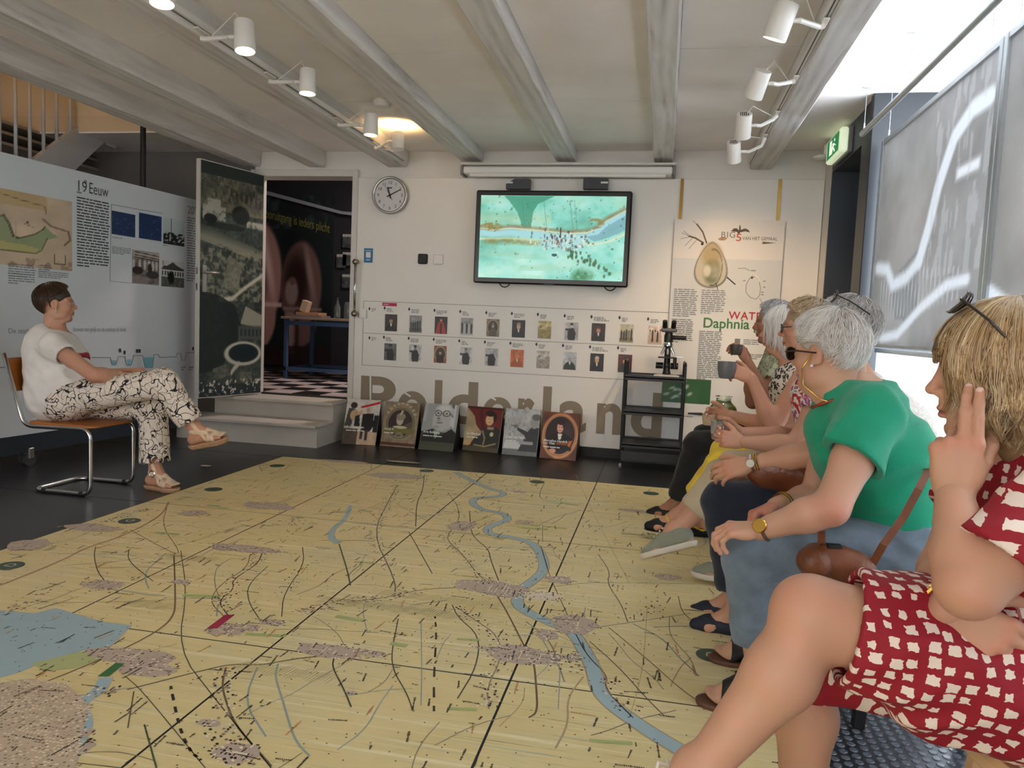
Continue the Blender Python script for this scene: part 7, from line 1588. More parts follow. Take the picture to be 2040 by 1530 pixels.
# chrome cantilever chair under the speaker
def chair():
    t = thing('cantilever_chair', 'chrome cantilever chair with orange-brown plywood seat under the woman in white', 'chair', (-3.5, 4.05, 0))
    M_ply = mat('orange brown plywood', (176, 106, 44), .4, var=.10, vscale=14, stretch=(1, 8, 8))
    zs = .418; xf, xb = -3.30, -3.70; r = .0125
    def bend(pts, rad=.05, n=5):
        out = [V(pts[0])]
        for a, b, c in zip(pts[:-2], pts[1:-1], pts[2:]):
            a, b, c = V(a), V(b), V(c); u, w = (a-b).normalized(), (c-b).normalized(); p, q = b+u*rad, b+w*rad
            for i in range(n+1): k = i/n; out.append(p*(1-k)**2+b*2*k*(1-k)+q*k*k)
        out.append(V(pts[-1])); return out
    yn, yf_ = 3.865, 4.235
    path = [(-3.90, yn, .83), (-3.76, yn, zs-.02), (xf, yn, zs-.012), (xf, yn, r), (xb, yn, r), (xb, yf_, r), (xf, yf_, r), (xf, yf_, zs-.012), (-3.76, yf_, zs-.02), (-3.90, yf_, .83)]
    MB().ring(bend(path, .065), r, 12).build('tube_frame', M_chrome, t, smooth=True)
    V_ = Vox((-3.85, 3.80, zs-.06), (-3.2, 4.3, zs+.06), .006); V_.cone((-3.70, 3.92, zs), (-3.70, 4.18, zs), .05, None, .02); V_.cone((-3.33, 3.92, zs-.006), (-3.33, 4.18, zs-.006), .05, None, .02)
    for k in range(6): y = 3.92+k*.052; V_.cone((-3.70, y, zs), (-3.33, y, zs-.006), .05, None, .02)
    V_.cut((0, 0, zs+.008), (0, 0, 1)); V_.cut((0, 0, zs-.008), (0, 0, -1)); cloth('seat', V_, M_ply, t, 1)
    B_ = MB(); n = 8; vs = []; 
    for i in range(n+1):
        y = yn+(yf_-yn)*i/n; bow = -.045*math.sin(math.pi*i/n)
        for z, x in ((.60, -3.835), (.80, -3.892)): vs += [(x+bow, y, z), (x+bow-.012, y, z)]
    fs = []
    for i in range(n):
        a, b = i*4, i*4+4; fs += [(a, b, b+2, a+2), (a+1, a+3, b+3, b+1), (a, a+1, b+1, b), (a+2, b+2, b+3, a+3)]
    fs += [(0, 2, 3, 1), (n*4, n*4+1, n*4+3, n*4+2)]; B_.add(vs, fs); B_.build('backrest', M_ply, t)
    for x, y in ((-3.36, yn), (-3.62, yn), (-3.36, yf_), (-3.62, yf_)): MB().cyl((x-.014, y, r), (x+.014, y, r), .0145, seg=10).build('floor_glide', M_black, t)
chair()
def stool(x, y, rz, label, seat_m, leg_m, zs=.428, r=.185):
    t = thing('stool', label, 'stool', (x, y, 0), rz, group='stools of the seated row')
    MB().lathe([(0, 0), (r*.93, 0), (r, .012), (r, .032), (r*.95, .042), (0, .045)], (0, 0, zs-.045), seg=36, caps=False).build('seat', seat_m, t, local=True, auto=A35)
    for sx in (-1, 1):
        for sy in (-1, 1): MB().prism([V((sx*.15-.015, sy*.15-.015, 0.001)), V((sx*.15+.015, sy*.15-.015, 0.001)), V((sx*.15+.015, sy*.15+.015, 0.001)), V((sx*.15-.015, sy*.15+.015, 0.001))], (-sx*.03, -sy*.03, zs-.046)).build('leg', leg_m, t, local=True)
    for sx in (-1, 1): MB().span((sx*.132-.008, -.13, .17), (sx*.132+.008, .13, .20)).build('stretcher', leg_m, t, local=True); MB().span((-.13, sx*.132-.008, .17), (.13, sx*.132+.008, .20)).build('stretcher', leg_m, t, local=True)
    return t
M_stw = mat('white stool seat', (226, 222, 214), .45, var=.03); M_stl = mat('black stool frame', (20, 22, 24), .4, var=.04)
M_stwood = mat('pale beech wood', (206, 170, 124), .45, var=.08, vscale=8, stretch=(1, 1, 12))
def shades(c, F, sc, parent, up=.075, x=.055, tilt=-.5, m_=None, chain=None, arms=True):
    q = lambda a, b, e: V((np.array([a, b, e])*sc)@F+c); ca, sa = math.cos(tilt), math.sin(tilt)
    T_ = lambda a, b, e: q(x+a*ca-e*sa, b, up+a*sa+e*ca)
    M_len = mat('dark lens', (40, 30, 28), .12, var=0); M_fr = mat('dark tortoise frame', (46, 32, 26), .3, var=.1)
    g = MB()
    for s in (-1, 1): g.ring([T_(.0-.008*abs(math.cos(a)), s*.036+.027*math.cos(a), .019*math.sin(a)) for a in np.linspace(0, 2*math.pi, 17)[:-1]], .0025, 6, closed=True); g.ring([T_(-.004, s*.062, .006), T_(-.05, s*.080, .006), T_(-.115, s*.082, -.004)], .0025, 6)
    g.ring([T_(0, -.012, .004), T_(.003, 0, .007), T_(0, .012, .004)], .0025, 6); o = g.build('sunglasses', M_fr, parent)
    for s in (-1, 1):
        l = MB(); vs = [T_(-.002, s*.036, 0)]+[T_(-.008*abs(math.cos(a)), s*.036+.026*math.cos(a), .018*math.sin(a)) for a in np.linspace(0, 2*math.pi, 17)[:-1]]; l.add(vs, [(0, 1+i, 1+(i+1) % 16) for i in range(16)]); l.build('lens', M_len, o)
    return o
def bracelet(c, axis, r, m, parent, name='bracelet', th=.0025, face=None):
    a = nrm(axis); u = nrm(np.cross(a, (.2, .3, .9))); w_ = np.cross(a, u); c = A3(c)
    return MB().ring([V(c+(u*math.cos(t)+w_*math.sin(t))*r) for t in np.linspace(0, 2*math.pi, 19)[:-1]], th, 6, closed=True).build(name, m, parent)
def watch(c, axis, r, outward, m_face, m_strap, parent, fr=.017):
    a = nrm(axis); o = nrm(A3(outward)-a*(A3(outward)@a)); c = A3(c); wt = thing('wristwatch', None, None, c) if False else None
    q = V(o).to_track_quat('Z', 'Y').to_matrix(); st_ = bracelet(c, axis, r, m_strap, parent, 'watch_strap', .005)
    MB().lathe([(fr, 0), (fr, .006), (fr*.9, .008), (0, .008)], V(c+o*(r-.001)), rot=q, seg=20).build('watch_face', m_face, st_, auto=A35)
M_gold = mat('gold', (212, 170, 84), .2, 1.0, var=0)

# ------------------------------------------------------------------ 2: green top, light jeans
def woman_green():
    TONE = (198, 152, 126)
    fw = nrm((-.97, .22, 0)); lf = np.cross((0, 0, 1), fw)
    t = person('grey-haired woman in emerald green top and pale jeans sitting sideways', (.7, 2.45, 0))
    pel = w3(1782, 1092, 2.45); pel[2] = .535
    nb = w3(1716, 752, 2.42); hc = w3(1650, 704, 2.42)
    shL = w3(1738, 830, 2.235); shR = nb*2-shL+np.array([0, .02, -.11])
    elL, wrL = w3(1655, 1012, 2.12), w3(1512, 1056, 2.17); elR, wrR = w3(1622, 990, 2.70), w3(1545, 1008, 2.55)
    kL, kR = w3(1492, 1112, 2.30), w3(1520, 1105, 2.62); aL, aR = w3(1512, 1345, 2.30), w3(1520, 1275, 2.64); aL[2] = .10; aR[2] = .10
    hL, hR = pel+lf*.095, pel-lf*.095
    B = Vox((.0, 1.95, -.02), (1.05, 3.0, 1.05), .008)
    B.ell(pel, (.16, .17, .12)); mid = pel*.5+nb*.5+np.array([.005, 0, 0]); B.cone(pel, mid, .13, .14, .05); B.cone(mid, nb-np.array([.0, 0, .12]), .14, .11, .05); B.cone(shL, shR, .05, None, .05); B.cone(nb+np.array([.01, 0, -.05]), hc+np.array([.01, 0, -.09]), .062, .054, .03)
    arm(B, shL, elL, wrL, (.058, .054, .046, .046, .036, .029)); arm(B, shR, elR, wrR, (.058, .054, .046, .046, .036, .029)); leg(B, hL, kL, aL); leg(B, hR, kR, aR)
    fL = foot(B, aL, (-1, .05, 0), (0, 0, 1)); fR = foot(B, aR, (-1, -.05, 0), (0, 0, 1))
    P, Q = B.mesh(); P = relax(P, Q, 1); C = skincol(P, TONE, 5, .08); redden(P, C, elL+np.array([0, -.04, -.01]), .05, .9)
    cur = [(46, 56, 30), (50, 60, 30), (54, 62, 32), (58, 62, 32)]
    h1 = hand(wrL, (-.95, .20, -.12), (.1, 1, .3), (-.15, .30, -.95), [(30, 44, 26), (32, 48, 26), (36, 50, 28), (40, 50, 28)], TONE, seed=2, arm=wrL*.72+elL*.28, arm_r=.034)
    h2 = hand(wrR, (-.80, -.30, -.28), (-.3, -.5, .6), (-.1, -.3, -.9), cur, (202, 136, 112), seed=3, arm=wrR*.72+elR*.28, arm_r=.034)
    F = frame((-.74, .66, -.08), (-.10, .06, 1)); hd = head_mesh(hc, F, TONE, seed=6, sc=1.03, neck_r=.058, full=1.1, h=.0033)
    put('body', joinm([(P, Q, C), h1, h2, hd]), M_skin, t)
    put('hair', hair('short', hc, F, ((240, 234, 226), (250, 246, 240), (222, 214, 204), (254, 250, 246), (200, 188, 176)), 3700, seed=8, sc=1.04, cen=(-.006, 0, .034), R=(.108, .094, .100), fringe=62, side=86, back=126, length=.95, lift=.05, swirl=.45, wid=.0012, basecol=(226, 218, 208), ears=True), M_hair, t)
    # emerald top
    T = Vox((.2, 1.98, .38), (1.05, 2.95, 1.02), .006)
    up_ = nrm(nb-pel)
    T.cone(pel+np.array([.005, 0, .0]), mid+np.array([-.01, 0, 0]), .172, .165, .05, flat=(fw, .92)); T.cone(mid+np.array([-.01, 0, 0]), nb+np.array([-.01, 0, -.15]), .165, .140, .06); T.ell(nb+np.array([.015, 0, -.125]), (.115, .18, .125), frame(fw, up_), .05); T.ell(mid+fw*.07+np.array([0, 0, .03]), (.13, .185, .12), frame(fw, up_), .06)
    T.cone(shL+np.array([0, .03, .01]), shR, .072, .07, .06); T.cone(nb+np.array([.015, 0, -.06]), nb+np.array([.015, 0, -.005]), .095, .078, .05)
    slL = shL*.44+elL*.56; T.cone(shL, slL, .083, .088, .05); slR = shR*.45+elR*.55; T.cone(shR, slR, .088, .09, .05)
    T.ripple(.019, [((.3, -.5, .8), .13, .7), ((-.5, .2, .8), .09, .55), ((.9, 0, .5), .17, .6)], 12)
    T.cutnear(shL*.52+elL*.48, nrm(elL-shL+np.array([-.05, 0, .0])), slL, .125); T.cutnear(shR*.5+elR*.5, elR-shR, slR, .12); T.cone(shL*.54+elL*.46, elL*1.1-shL*.1, .065, .064, 0, sub=True)
    T.cone(nb+np.array([-.01, 0, .03]), hc, .070, .075, .01, sub=True)
    T.cut(pel+np.array([.0, 0, -.075]), (-.30, 0, -1))
    slit = pel+lf*.19+fw*.02; T.cone(slit+np.array([0, 0, -.10]), slit+np.array([.01, 0, .05]), .055, .003, 0, sub=True)
    M_em = fabric('emerald green cotton', (10, 150, 112)); cloth('top', T, M_em, t)
    # jeans
    Pn = Vox((.05, 2.0, .12), (1.05, 2.9, .72), .006)
    Pn.ell(pel+np.array([.02, 0, -.01]), (.17, .19, .115), frame(fw, (0, 0, 1)), .04); Pn.cone(pel+np.array([0, 0, .02]), pel+np.array([-.02, 0, .12]), .155, .14, .04)
    for h_, k_, a_ in ((hL, kL, aL), (hR, kR, aR)): Pn.cone(h_, h_*.4+k_*.6, .105, .094, .04); Pn.cone(h_*.4+k_*.6, k_, .094, .080, .03); Pn.cone(k_, k_*.45+a_*.55, .080, .070, .02); Pn.cone(k_*.45+a_*.55, a_, .070, .066, .02)
    Pn.ripple(.008, [((.2, .2, 1), .07, .7), ((1, .2, .4), .10, .6)], 3)
    for k_, a_ in ((kL, aL), (kR, aR)): hm = a_.copy(); hm[2] = .225; Pn.cutnear(hm, (.12, 0, -1), a_*.7+k_*.3, .17); Pn.cone(hm+np.array([0, 0, .02]), a_, .060, None, 0, sub=True)
    Pn.cut(pel+np.array([0, 0, .115]), (0, 0, 1))
    cloth('jeans', Pn, fabric('pale stonewashed denim', (112, 128, 142), var=.14, vscale=16, bump=.35, bscale=500), t)
    for k_, a_, f_ in ((kL, aL, fL), (kR, aR, fR)):
        s_ = sole(f_, .026, 'sandal', mat('brown leather sole', (96, 62, 44), .6, var=.08, vscale=30), t, .045); M_bs = mat('black leather', (20, 19, 20), .5, var=.05)
        strap(f_, f_['ball']-f_['d']*.025, nrm(f_['d']+f_['up']*.1), .055, 'toe_strap', M_bs, s_); strap(f_, f_['ank']+f_['d']*.03-f_['up']*.01, nrm(f_['d']+f_['up']*.8), .03, 'instep_strap', M_bs, s_)
    o = shades(hc, F, 1.03, t, up=.006, x=.104, tilt=0)
    q = lambda a, b, e: V((np.array([a, b, e])*1.03)@F+hc)
    MB().ring([q(.0, .086, .0), q(.03, .090, -.04), q(.03, .088, -.09), q(-.02, .088, -.13), q(-.07, .075, -.15)], .0022, 6).build('glasses_chain', M_gold, t, smooth=True)
    MB().ball(q(.002, .086, -.034), .0045, 8, 6).build('earring', M_white, t, smooth=True) if 'M_white' in globals() else None
    ncl = mat('amber beads', (140, 62, 30), .3, var=.3, vscale=60)
    MB().ring([q(-.095*math.cos(a)-.005, .088*math.sin(a), -.150+.03*math.cos(a)) for a in np.linspace(-1.7, 1.7, 22)], [.004+.0025*(i % 2) for i in range(22)], 7).build('necklace', ncl, t, smooth=True)
    watch(wrL*.93+elL*.07, wrL-elL, .033, (-.1, -.8, .5), M_gold, mat('watch leather', (96, 66, 48), .6, var=.05), t, .02)
    bracelet(wrR*.85+elR*.15, wrR-elR, .038, M_gold, t); bracelet(wrR*.80+elR*.20, wrR-elR, .040, M_gold, t)
    # shoulder bag on the lap
    bg = thing('shoulder_bag', 'small brown leather shoulder bag on the lap of the woman in green', 'bag', tuple(w3(1665, 1135, 2.17)))
    c = w3(1668, 1122, 2.20); V_ = Vox(c-.16, c+.16, .005); F2 = frame((-1, .1, .12), (0.1, -.35, 1)); V_.ell(c, (.085, .045, .052), F2, 0); V_.cone(c+F2[0]*.055, c-F2[0]*.055, .046, None, .02, flat=(F2[1], .8)); V_.ripple(.004, [((1, 0, 0), .05, .5), ((0, 0, 1), .04, .5)], 5)
    M_lea = mat('brown leather', (122, 70, 42), .42, var=.16, vscale=14, bump=.2, bscale=140); cloth('pouch', V_, M_lea, bg)
    pk = Vox(c-.16, c+.16, .005); pk.ell(c-F2[1]*(-.02)+F2[0]*.06, (.05, .045, .045), F2, 0); cloth('front_pocket', pk, M_lea, bg)
    b0 = c-F2[0]*.085+np.array([0, 0, .01]); st_pts = [b0, w3(1760, 1085, 2.16), w3(1800, 1030, 2.17), w3(1830, 975, 2.20), w3(1848, 940, 2.27), w3(1850, 900, 2.42), w3(1830, 850, 2.58)]
    def band(pts, w_, name):
        m = MB(); pts = [V(p) for p in pts]; vs = []
        for i, p in enumerate(pts):
            d = (pts[min(i+1, len(pts)-1)]-pts[max(i-1, 0)]).normalized(); n_ = V((-.25, -.9, .2)); s_ = d.cross(n_).normalized()*w_/2; n2 = s_.cross(d).normalized()*.002; vs += [p-s_-n2, p+s_-n2, p+s_+n2, p-s_+n2]
        fs = []
        for i in range(len(pts)-1):
            a = i*4; fs += [(a+k, a+(k+1) % 4, a+4+(k+1) % 4, a+4+k) for k in range(4)]
        fs += [(0, 3, 2, 1), tuple(len(pts)*4-4+k for k in range(4))]; m.add(vs, fs); return m.build(name, M_lea, bg)
    band(st_pts, .020, 'strap'); band([c+F2[0]*.04+np.array([0, -.0, .045]), w3(1636, 1082, 2.17), w3(1637, 1058, 2.19)], .020, 'strap'); p_ = w3(1662, 1090, 2.19); MB().box(V(p_), (.045, .03, .016), None, .005).build('sunglasses_case', M_black, bg)
woman_green()
stool(.76, 2.46, .1, 'white round stool with black legs under the woman in green', M_stw, M_stl)
# ------------------------------------------------------------------ 3: red dress with white blocks, nearest
def block_mat(name, base, spot, sc=25.0):
    m = bpy.data.materials.new(name); m.use_nodes = True; nt = m.node_tree; L = nt.links.new; b = nt.nodes['Principled BSDF']
    a = nn(nt, 'ShaderNodeAttribute', attribute_name='Cloth'); no = nn(nt, 'ShaderNodeTexNoise'); no.inputs['Scale'].default_value = 90; no.inputs['Detail'].default_value = 2; L(a.outputs['Vector'], no.inputs[0])
    ad = nn(nt, 'ShaderNodeMixRGB'); ad.blend_type = 'LINEAR_LIGHT'; ad.inputs[0].default_value = .006; L(a.outputs['Vector'], ad.inputs[1]); L(no.outputs['Color'], ad.inputs[2])
    vo = nn(nt, 'ShaderNodeTexVoronoi'); vo.voronoi_dimensions = '2D'; vo.distance = 'CHEBYCHEV'; vo.inputs['Scale'].default_value = sc; vo.inputs['Randomness'].default_value = .42; L(ad.outputs[0], vo.inputs['Vector'])
    wn = nn(nt, 'ShaderNodeSeparateColor'); L(vo.outputs['Color'], wn.inputs[0]); th = nn(nt, 'ShaderNodeMapRange'); th.inputs[3].default_value = .20; th.inputs[4].default_value = .33; L(wn.outputs[0], th.inputs[0])
    lt = nn(nt, 'ShaderNodeMath', operation='LESS_THAN'); L(vo.outputs['Distance'], lt.inputs[0]); L(th.outputs[0], lt.inputs[1])
    x = nn(nt, 'ShaderNodeMix'); x.data_type = 'RGBA'; L(lt.outputs[0], x.inputs[0]); x.inputs[6].default_value = lin4(base); x.inputs[7].default_value = lin4(spot); L(x.outputs[2], b.inputs['Base Color']); b.inputs['Roughness'].default_value = .75
    tc = nn(nt, 'ShaderNodeTexCoord'); nb_ = nn(nt, 'ShaderNodeTexNoise'); nb_.inputs['Scale'].default_value = 400; L(tc.outputs['Object'], nb_.inputs[0]); bp = nn(nt, 'ShaderNodeBump'); bp.inputs['Strength'].default_value = .15; bp.inputs['Distance'].default_value = .003; L(nb_.outputs['Fac'], bp.inputs['Height']); L(bp.outputs[0], b.inputs['Normal'])
    return m
def woman_red():
    TONE = (200, 152, 124)
    fw = nrm((-.985, .17, 0)); lf = np.cross((0, 0, 1), fw)
    t = person('blonde woman in red dress with white blocks, nearest on the right, chin on hand', (.7, 1.52, 0))
    pel = w3(2110, 1330, 1.53); pel[2] = .545; nb = w3(2068, 888, 1.53); hc = w3(1994, 752, 1.50)
    shL = w3(2150, 1000, 1.33); shR = nb*2-shL+np.array([-.02, .0, -.13])
    elL, wrL = w3(1930, 1170, 1.26), w3(1900, 988, 1.38); elR, wrR = w3(1880, 1140, 1.62), w3(1888, 1212, 1.37)
    kL, aL = w3(1622, 1225, 1.44), w3(1388, 1545, 1.38); kR, aR = np.array([.315, 1.62, .475]), np.array([.34, 1.60, .10])
    hL, hR = pel+lf*.10, pel-lf*.10
    B = Vox((-.06, 1.05, -.02), (1.15, 2.05, 1.05), .0068)
    B.ell(pel, (.16, .18, .12)); mid = pel*.5+nb*.5+np.array([.02, 0, 0]); B.cone(pel, mid, .13, .13, .05); B.cone(mid, nb-np.array([0, 0, .12]), .13, .11, .05); B.cone(shL, shR, .05, None, .05); B.cone(nb+np.array([.0, 0, -.05]), hc+np.array([.02, 0, -.09]), .060, .054, .03)
    ra = (.056, .052, .046, .047, .038, .030); arm(B, shL, elL, wrL, ra); arm(B, shR, elR, wrR, ra)
    leg(B, hL, kL, aL, (.10, .090, .066, .062, .036)); leg(B, hR, kR, aR, (.10, .088, .064, .060, .036)); B.ell(kL+np.array([-.02, 0, .012]), (.052, .05, .05), k=.03)
    dL = nrm((-.80, .05, -.55)); upL = nrm(np.cross(np.cross(dL, nrm(kL-aL)), dL)); fL = foot(B, aL, dL, upL, toes=False); fR = foot(B, aR, (-1, .1, 0), (0, 0, 1), toes=False)
    P, Q = B.mesh(); P = relax(P, Q, 2, .4); C = skincol(P, TONE, 9, .06); redden(P, C, kL+np.array([-.05, -.02, .03]), .06, .45); redden(P, C, elL, .05, .5)
    cur = [(6, 8, 5), (12, 18, 8), (66, 72, 34), (72, 74, 34)]
    h1 = hand(wrL, (.0, .12, 1), (1, -.5, 0), (.45, .85, .0), cur, TONE, thumb=(.75, .35, .55, 10, 10), seed=2, arm=wrL*.75+elL*.25, arm_r=.034, h=.0022, sc=1.08, spread=-.02)
    cur2 = [(30, 46, 26), (34, 50, 26), (38, 52, 26), (42, 50, 26)]
    h2 = hand(wrR, (.86, -.36, -.40), (.3, .1, .9), (.30, .85, -.25), cur2, TONE, seed=3, arm=wrR*.75+elR*.25, arm_r=.034, h=.0022, sc=1.06)
    F = frame((-.92, .38, -.10), (-.08, .0, 1)); hd = head_mesh(hc, F, TONE, seed=6, sc=1.0, neck_r=.056, h=.003)
    put('body', joinm([(P, Q, C), h1, h2, hd]), M_skin, t)
    put('hair', hair('bob', hc, F, ((196, 162, 112), (224, 194, 146), (140, 106, 70), (242, 220, 180), (116, 88, 60), (180, 142, 94)), 4300, seed=5, sc=1.02, R=(.112, .098, .106), drop=.128, wave=.10, fringe=90, wid=.0014, m=11, open_face=.088, crown=(-.1, 0, 1), basecol=(150, 118, 80)), M_hair, t)
    shades(hc, F, 1.24, t, up=.112, x=.052, tilt=.75)
    # dress: bodice and skirt are one garment
    T = Vox((.25, 1.0, .36), (1.1, 2.1, 1.0), .0055)
    T.cone(pel+np.array([.0, 0, .0]), mid, .185, .165, .05); T.cone(mid, nb+np.array([.01, 0, -.15]), .165, .145, .06); T.ell(mid+fw*.08+np.array([0, 0, .06]), (.11, .17, .10), frame(fw, (0, 0, 1)), .06); T.ell(nb+np.array([.03, 0, -.12]), (.11, .18, .11), frame(fw, (0, 0, 1)), .05); T.cone(shL+np.array([0, .02, .0]), shR, .070, .07, .06)
    slL = shL*.2+elL*.8; T.cone(shL, slL, .084, .080, .05); slR = shR*.5+elR*.5; T.cone(shR, slR, .08, .076, .05)
    T.cone(hL, kL, .128, .112, .05); T.cone(hR, kR, .128, .110, .05); T.cone(pel*.4+kL*.6, pel*.4+kR*.6, .10, None, .06); T.cone(hL+np.array([0, 0, -.04]), hL*.5+kL*.5+np.array([0, .02, -.09]), .10, .07, .06)
    T.ripple(.016, [((.3, .6, .7), .10, .7), ((-.4, .3, .9), .075, .5), ((.2, 1, .1), .13, .6)], 21)
    T.cutnear(shL*.26+elL*.74, nrm(elL-shL+np.array([0, 0, -.05])), slL, .11); T.cutnear(shR*.55+elR*.45, elR-shR, slR, .12); T.cone(shL*.3+elL*.7, elL, .064, .06, 0, sub=True)
    hx_ = w3(1693, 1160, 1.42)[0]; T.cut((hx_, 1.4, .6), (-1, .06, .16)); T.cut((0, 0, .405), (0.0, 0, -1))
    T.cone(nb+np.array([-.03, 0, .03]), hc, .078, .085, .01, sub=True)
    T.cone(hL*.3+kL*.7, kL, .093, .088, 0, sub=True); T.cone(hR*.3+kR*.7, kR, .093, .088, 0, sub=True)
    ax0 = pel*.5+nb*.5
    def uvf(P_):
        sk = ((P_[:, 2] < pel[2]+.10) & (P_[:, 0] < pel[0]+.10)) | ((P_[:, 0] < pel[0]-.14) & (P_[:, 2] < .76)); ctr = np.array([1.50, .50]); y, z = P_[:, 1]-ctr[0], P_[:, 2]-ctr[1]
        u1 = P_[:, 0]+.03*np.sin(P_[:, 1]*9); v1 = np.arctan2(P_[:, 2]-.60, -(P_[:, 1]-1.45))*.135; u2 = np.arctan2(P_[:, 1]-ax0[1], -(P_[:, 0]-ax0[0]))*.17; v2 = P_[:, 2]
        return np.stack([np.where(sk, u1, u2), np.where(sk, v1, v2+.31)], 1)
    cloth('dress', T, block_mat('red viscose with cream blocks', (150, 18, 36), (238, 220, 204), 34), t, uvf=uvf)
    for a, b in (((2008, 985), (1960, 1080)), ((2030, 960), (1985, 1095))):
        p, q = w3(*a, 1.385), w3(*b, 1.37); MB().ring([V(p), V((p+q)/2+np.array([0, -.006, -.004])), V(q)], [.0028, .0028, .004], 6).build('drawstring', mat('cream cord', (232, 218, 204), .7, var=.05), t)
    bracelet(wrR*.96+elR*.04, wrR-elR, .036, M_gold, t, th=.0045); bracelet(wrR*.90+elR*.10, wrR-elR, .038, M_gold, t, th=.004)
    M_sn = mat('white leather trainer', (228, 222, 212), .5, var=.03)
    for f_ in (fL, fR):
        V_ = Vox(f_['ank']-.2, f_['ank']+.2, .0045); up, d, l = f_['up'], f_['d'], f_['l']; a = f_['ank']
        V_.cone(a-up*.03-d*.03, a-up*.045+d*.03, .044, .044, .02); V_.cone(a-up*.02, f_['ball']+up*.006, .042, .036, .03); V_.cone(f_['ball']-l*.008, f_['tip']-d*.004, .038, .030, .02); V_.cut(a-up*.062, -up); V_.cut(a+up*.012, up); V_.cone(a, a+up*.1, .036, .038, 0, sub=True)
        tr_ = cloth('trainer', V_, M_sn, t, 2); sole(f_, .022, 'trainer_sole', M_sn, tr_, .046, top=.016)
        for k in range(4):
            p = a+d*(.045+.016*k)-up*(.006+.009*k)+up*.034; MB().ring([V(p-l*.024-up*.006), V(p), V(p+l*.024-up*.006)], .0032, 6).build('lace', M_sn, tr_)
        p = a+d*.04+up*.032
        for s in (-1, 1): MB().ring([V(p), V(p+l*s*.03+up*.012+d*.01), V(p+l*s*.045-up*.006+d*.02), V(p+l*s*.02+d*.008)], .003, 6).build('bow_loop', M_sn, tr_)
woman_red()
stool(.80, 1.50, .0, 'pale wooden stool under the woman in red', M_stwood, M_stwood, .41, .20)

# ------------------------------------------------------------------ 4-7: the rest of the row
def leopard_mat():
    m = bpy.data.materials.new('leopard print'); m.use_nodes = True; nt = m.node_tree; L = nt.links.new; b = nt.nodes['Principled BSDF']; tc = nn(nt, 'ShaderNodeTexCoord')
    no = nn(nt, 'ShaderNodeTexNoise'); no.inputs['Scale'].default_value = 30; L(tc.outputs['Object'], no.inputs[0]); ad = nn(nt, 'ShaderNodeMixRGB'); ad.blend_type = 'LINEAR_LIGHT'; ad.inputs[0].default_value = .02; L(tc.outputs['Object'], ad.inputs[1]); L(no.outputs['Color'], ad.inputs[2])
    vo = nn(nt, 'ShaderNodeTexVoronoi'); vo.inputs['Scale'].default_value = 42; L(ad.outputs[0], vo.inputs[0]); r = nn(nt, 'ShaderNodeValToRGB'); r.color_ramp.interpolation = 'CONSTANT'; e = r.color_ramp.elements
    e[0].position = 0; e[0].color = lin4((190, 160, 130)); e[1].position = .20; e[1].color = lin4((26, 22, 22)); q = e.new(.46); q.color = lin4((230, 222, 212)); L(vo.outputs['Distance'], r.inputs[0]); L(r.outputs[0], b.inputs['Base Color']); b.inputs['Roughness'].default_value = .8; return m
def floral_mat(name, stops, sc=9):
    m = bpy.data.materials.new(name); m.use_nodes = True; nt = m.node_tree; L = nt.links.new; b = nt.nodes['Principled BSDF']; tc = nn(nt, 'ShaderNodeTexCoord'); no = nn(nt, 'ShaderNodeTexNoise'); no.inputs['Scale'].default_value = sc; no.inputs['Detail'].default_value = 2.5; no.inputs['Distortion'].default_value = 1.8; L(tc.outputs['Object'], no.inputs[0])
    r = nn(nt, 'ShaderNodeValToRGB'); r.color_ramp.interpolation = 'EASE'; e = r.color_ramp.elements
    while len(e) < len(stops): e.new(.5)
    for q, (p, c) in zip(e, stops): q.position = p; q.color = lin4(c)
    L(no.outputs['Fac'], r.inputs[0]); L(r.outputs[0], b.inputs['Base Color']); b.inputs['Roughness'].default_value = .75; return m
def cup(name, c, r, h_, m, label, handle=None):
    t = thing(name, label, 'cup', tuple(c))
    MB().lathe([(r*.72, 0), (r*.80, .004), (r, h_*.55), (r, h_), (r*.92, h_), (r*.90, h_*.3), (0, h_*.15)], tuple(c), seg=24).build('cup_body', m, t, auto=A35)
    return t
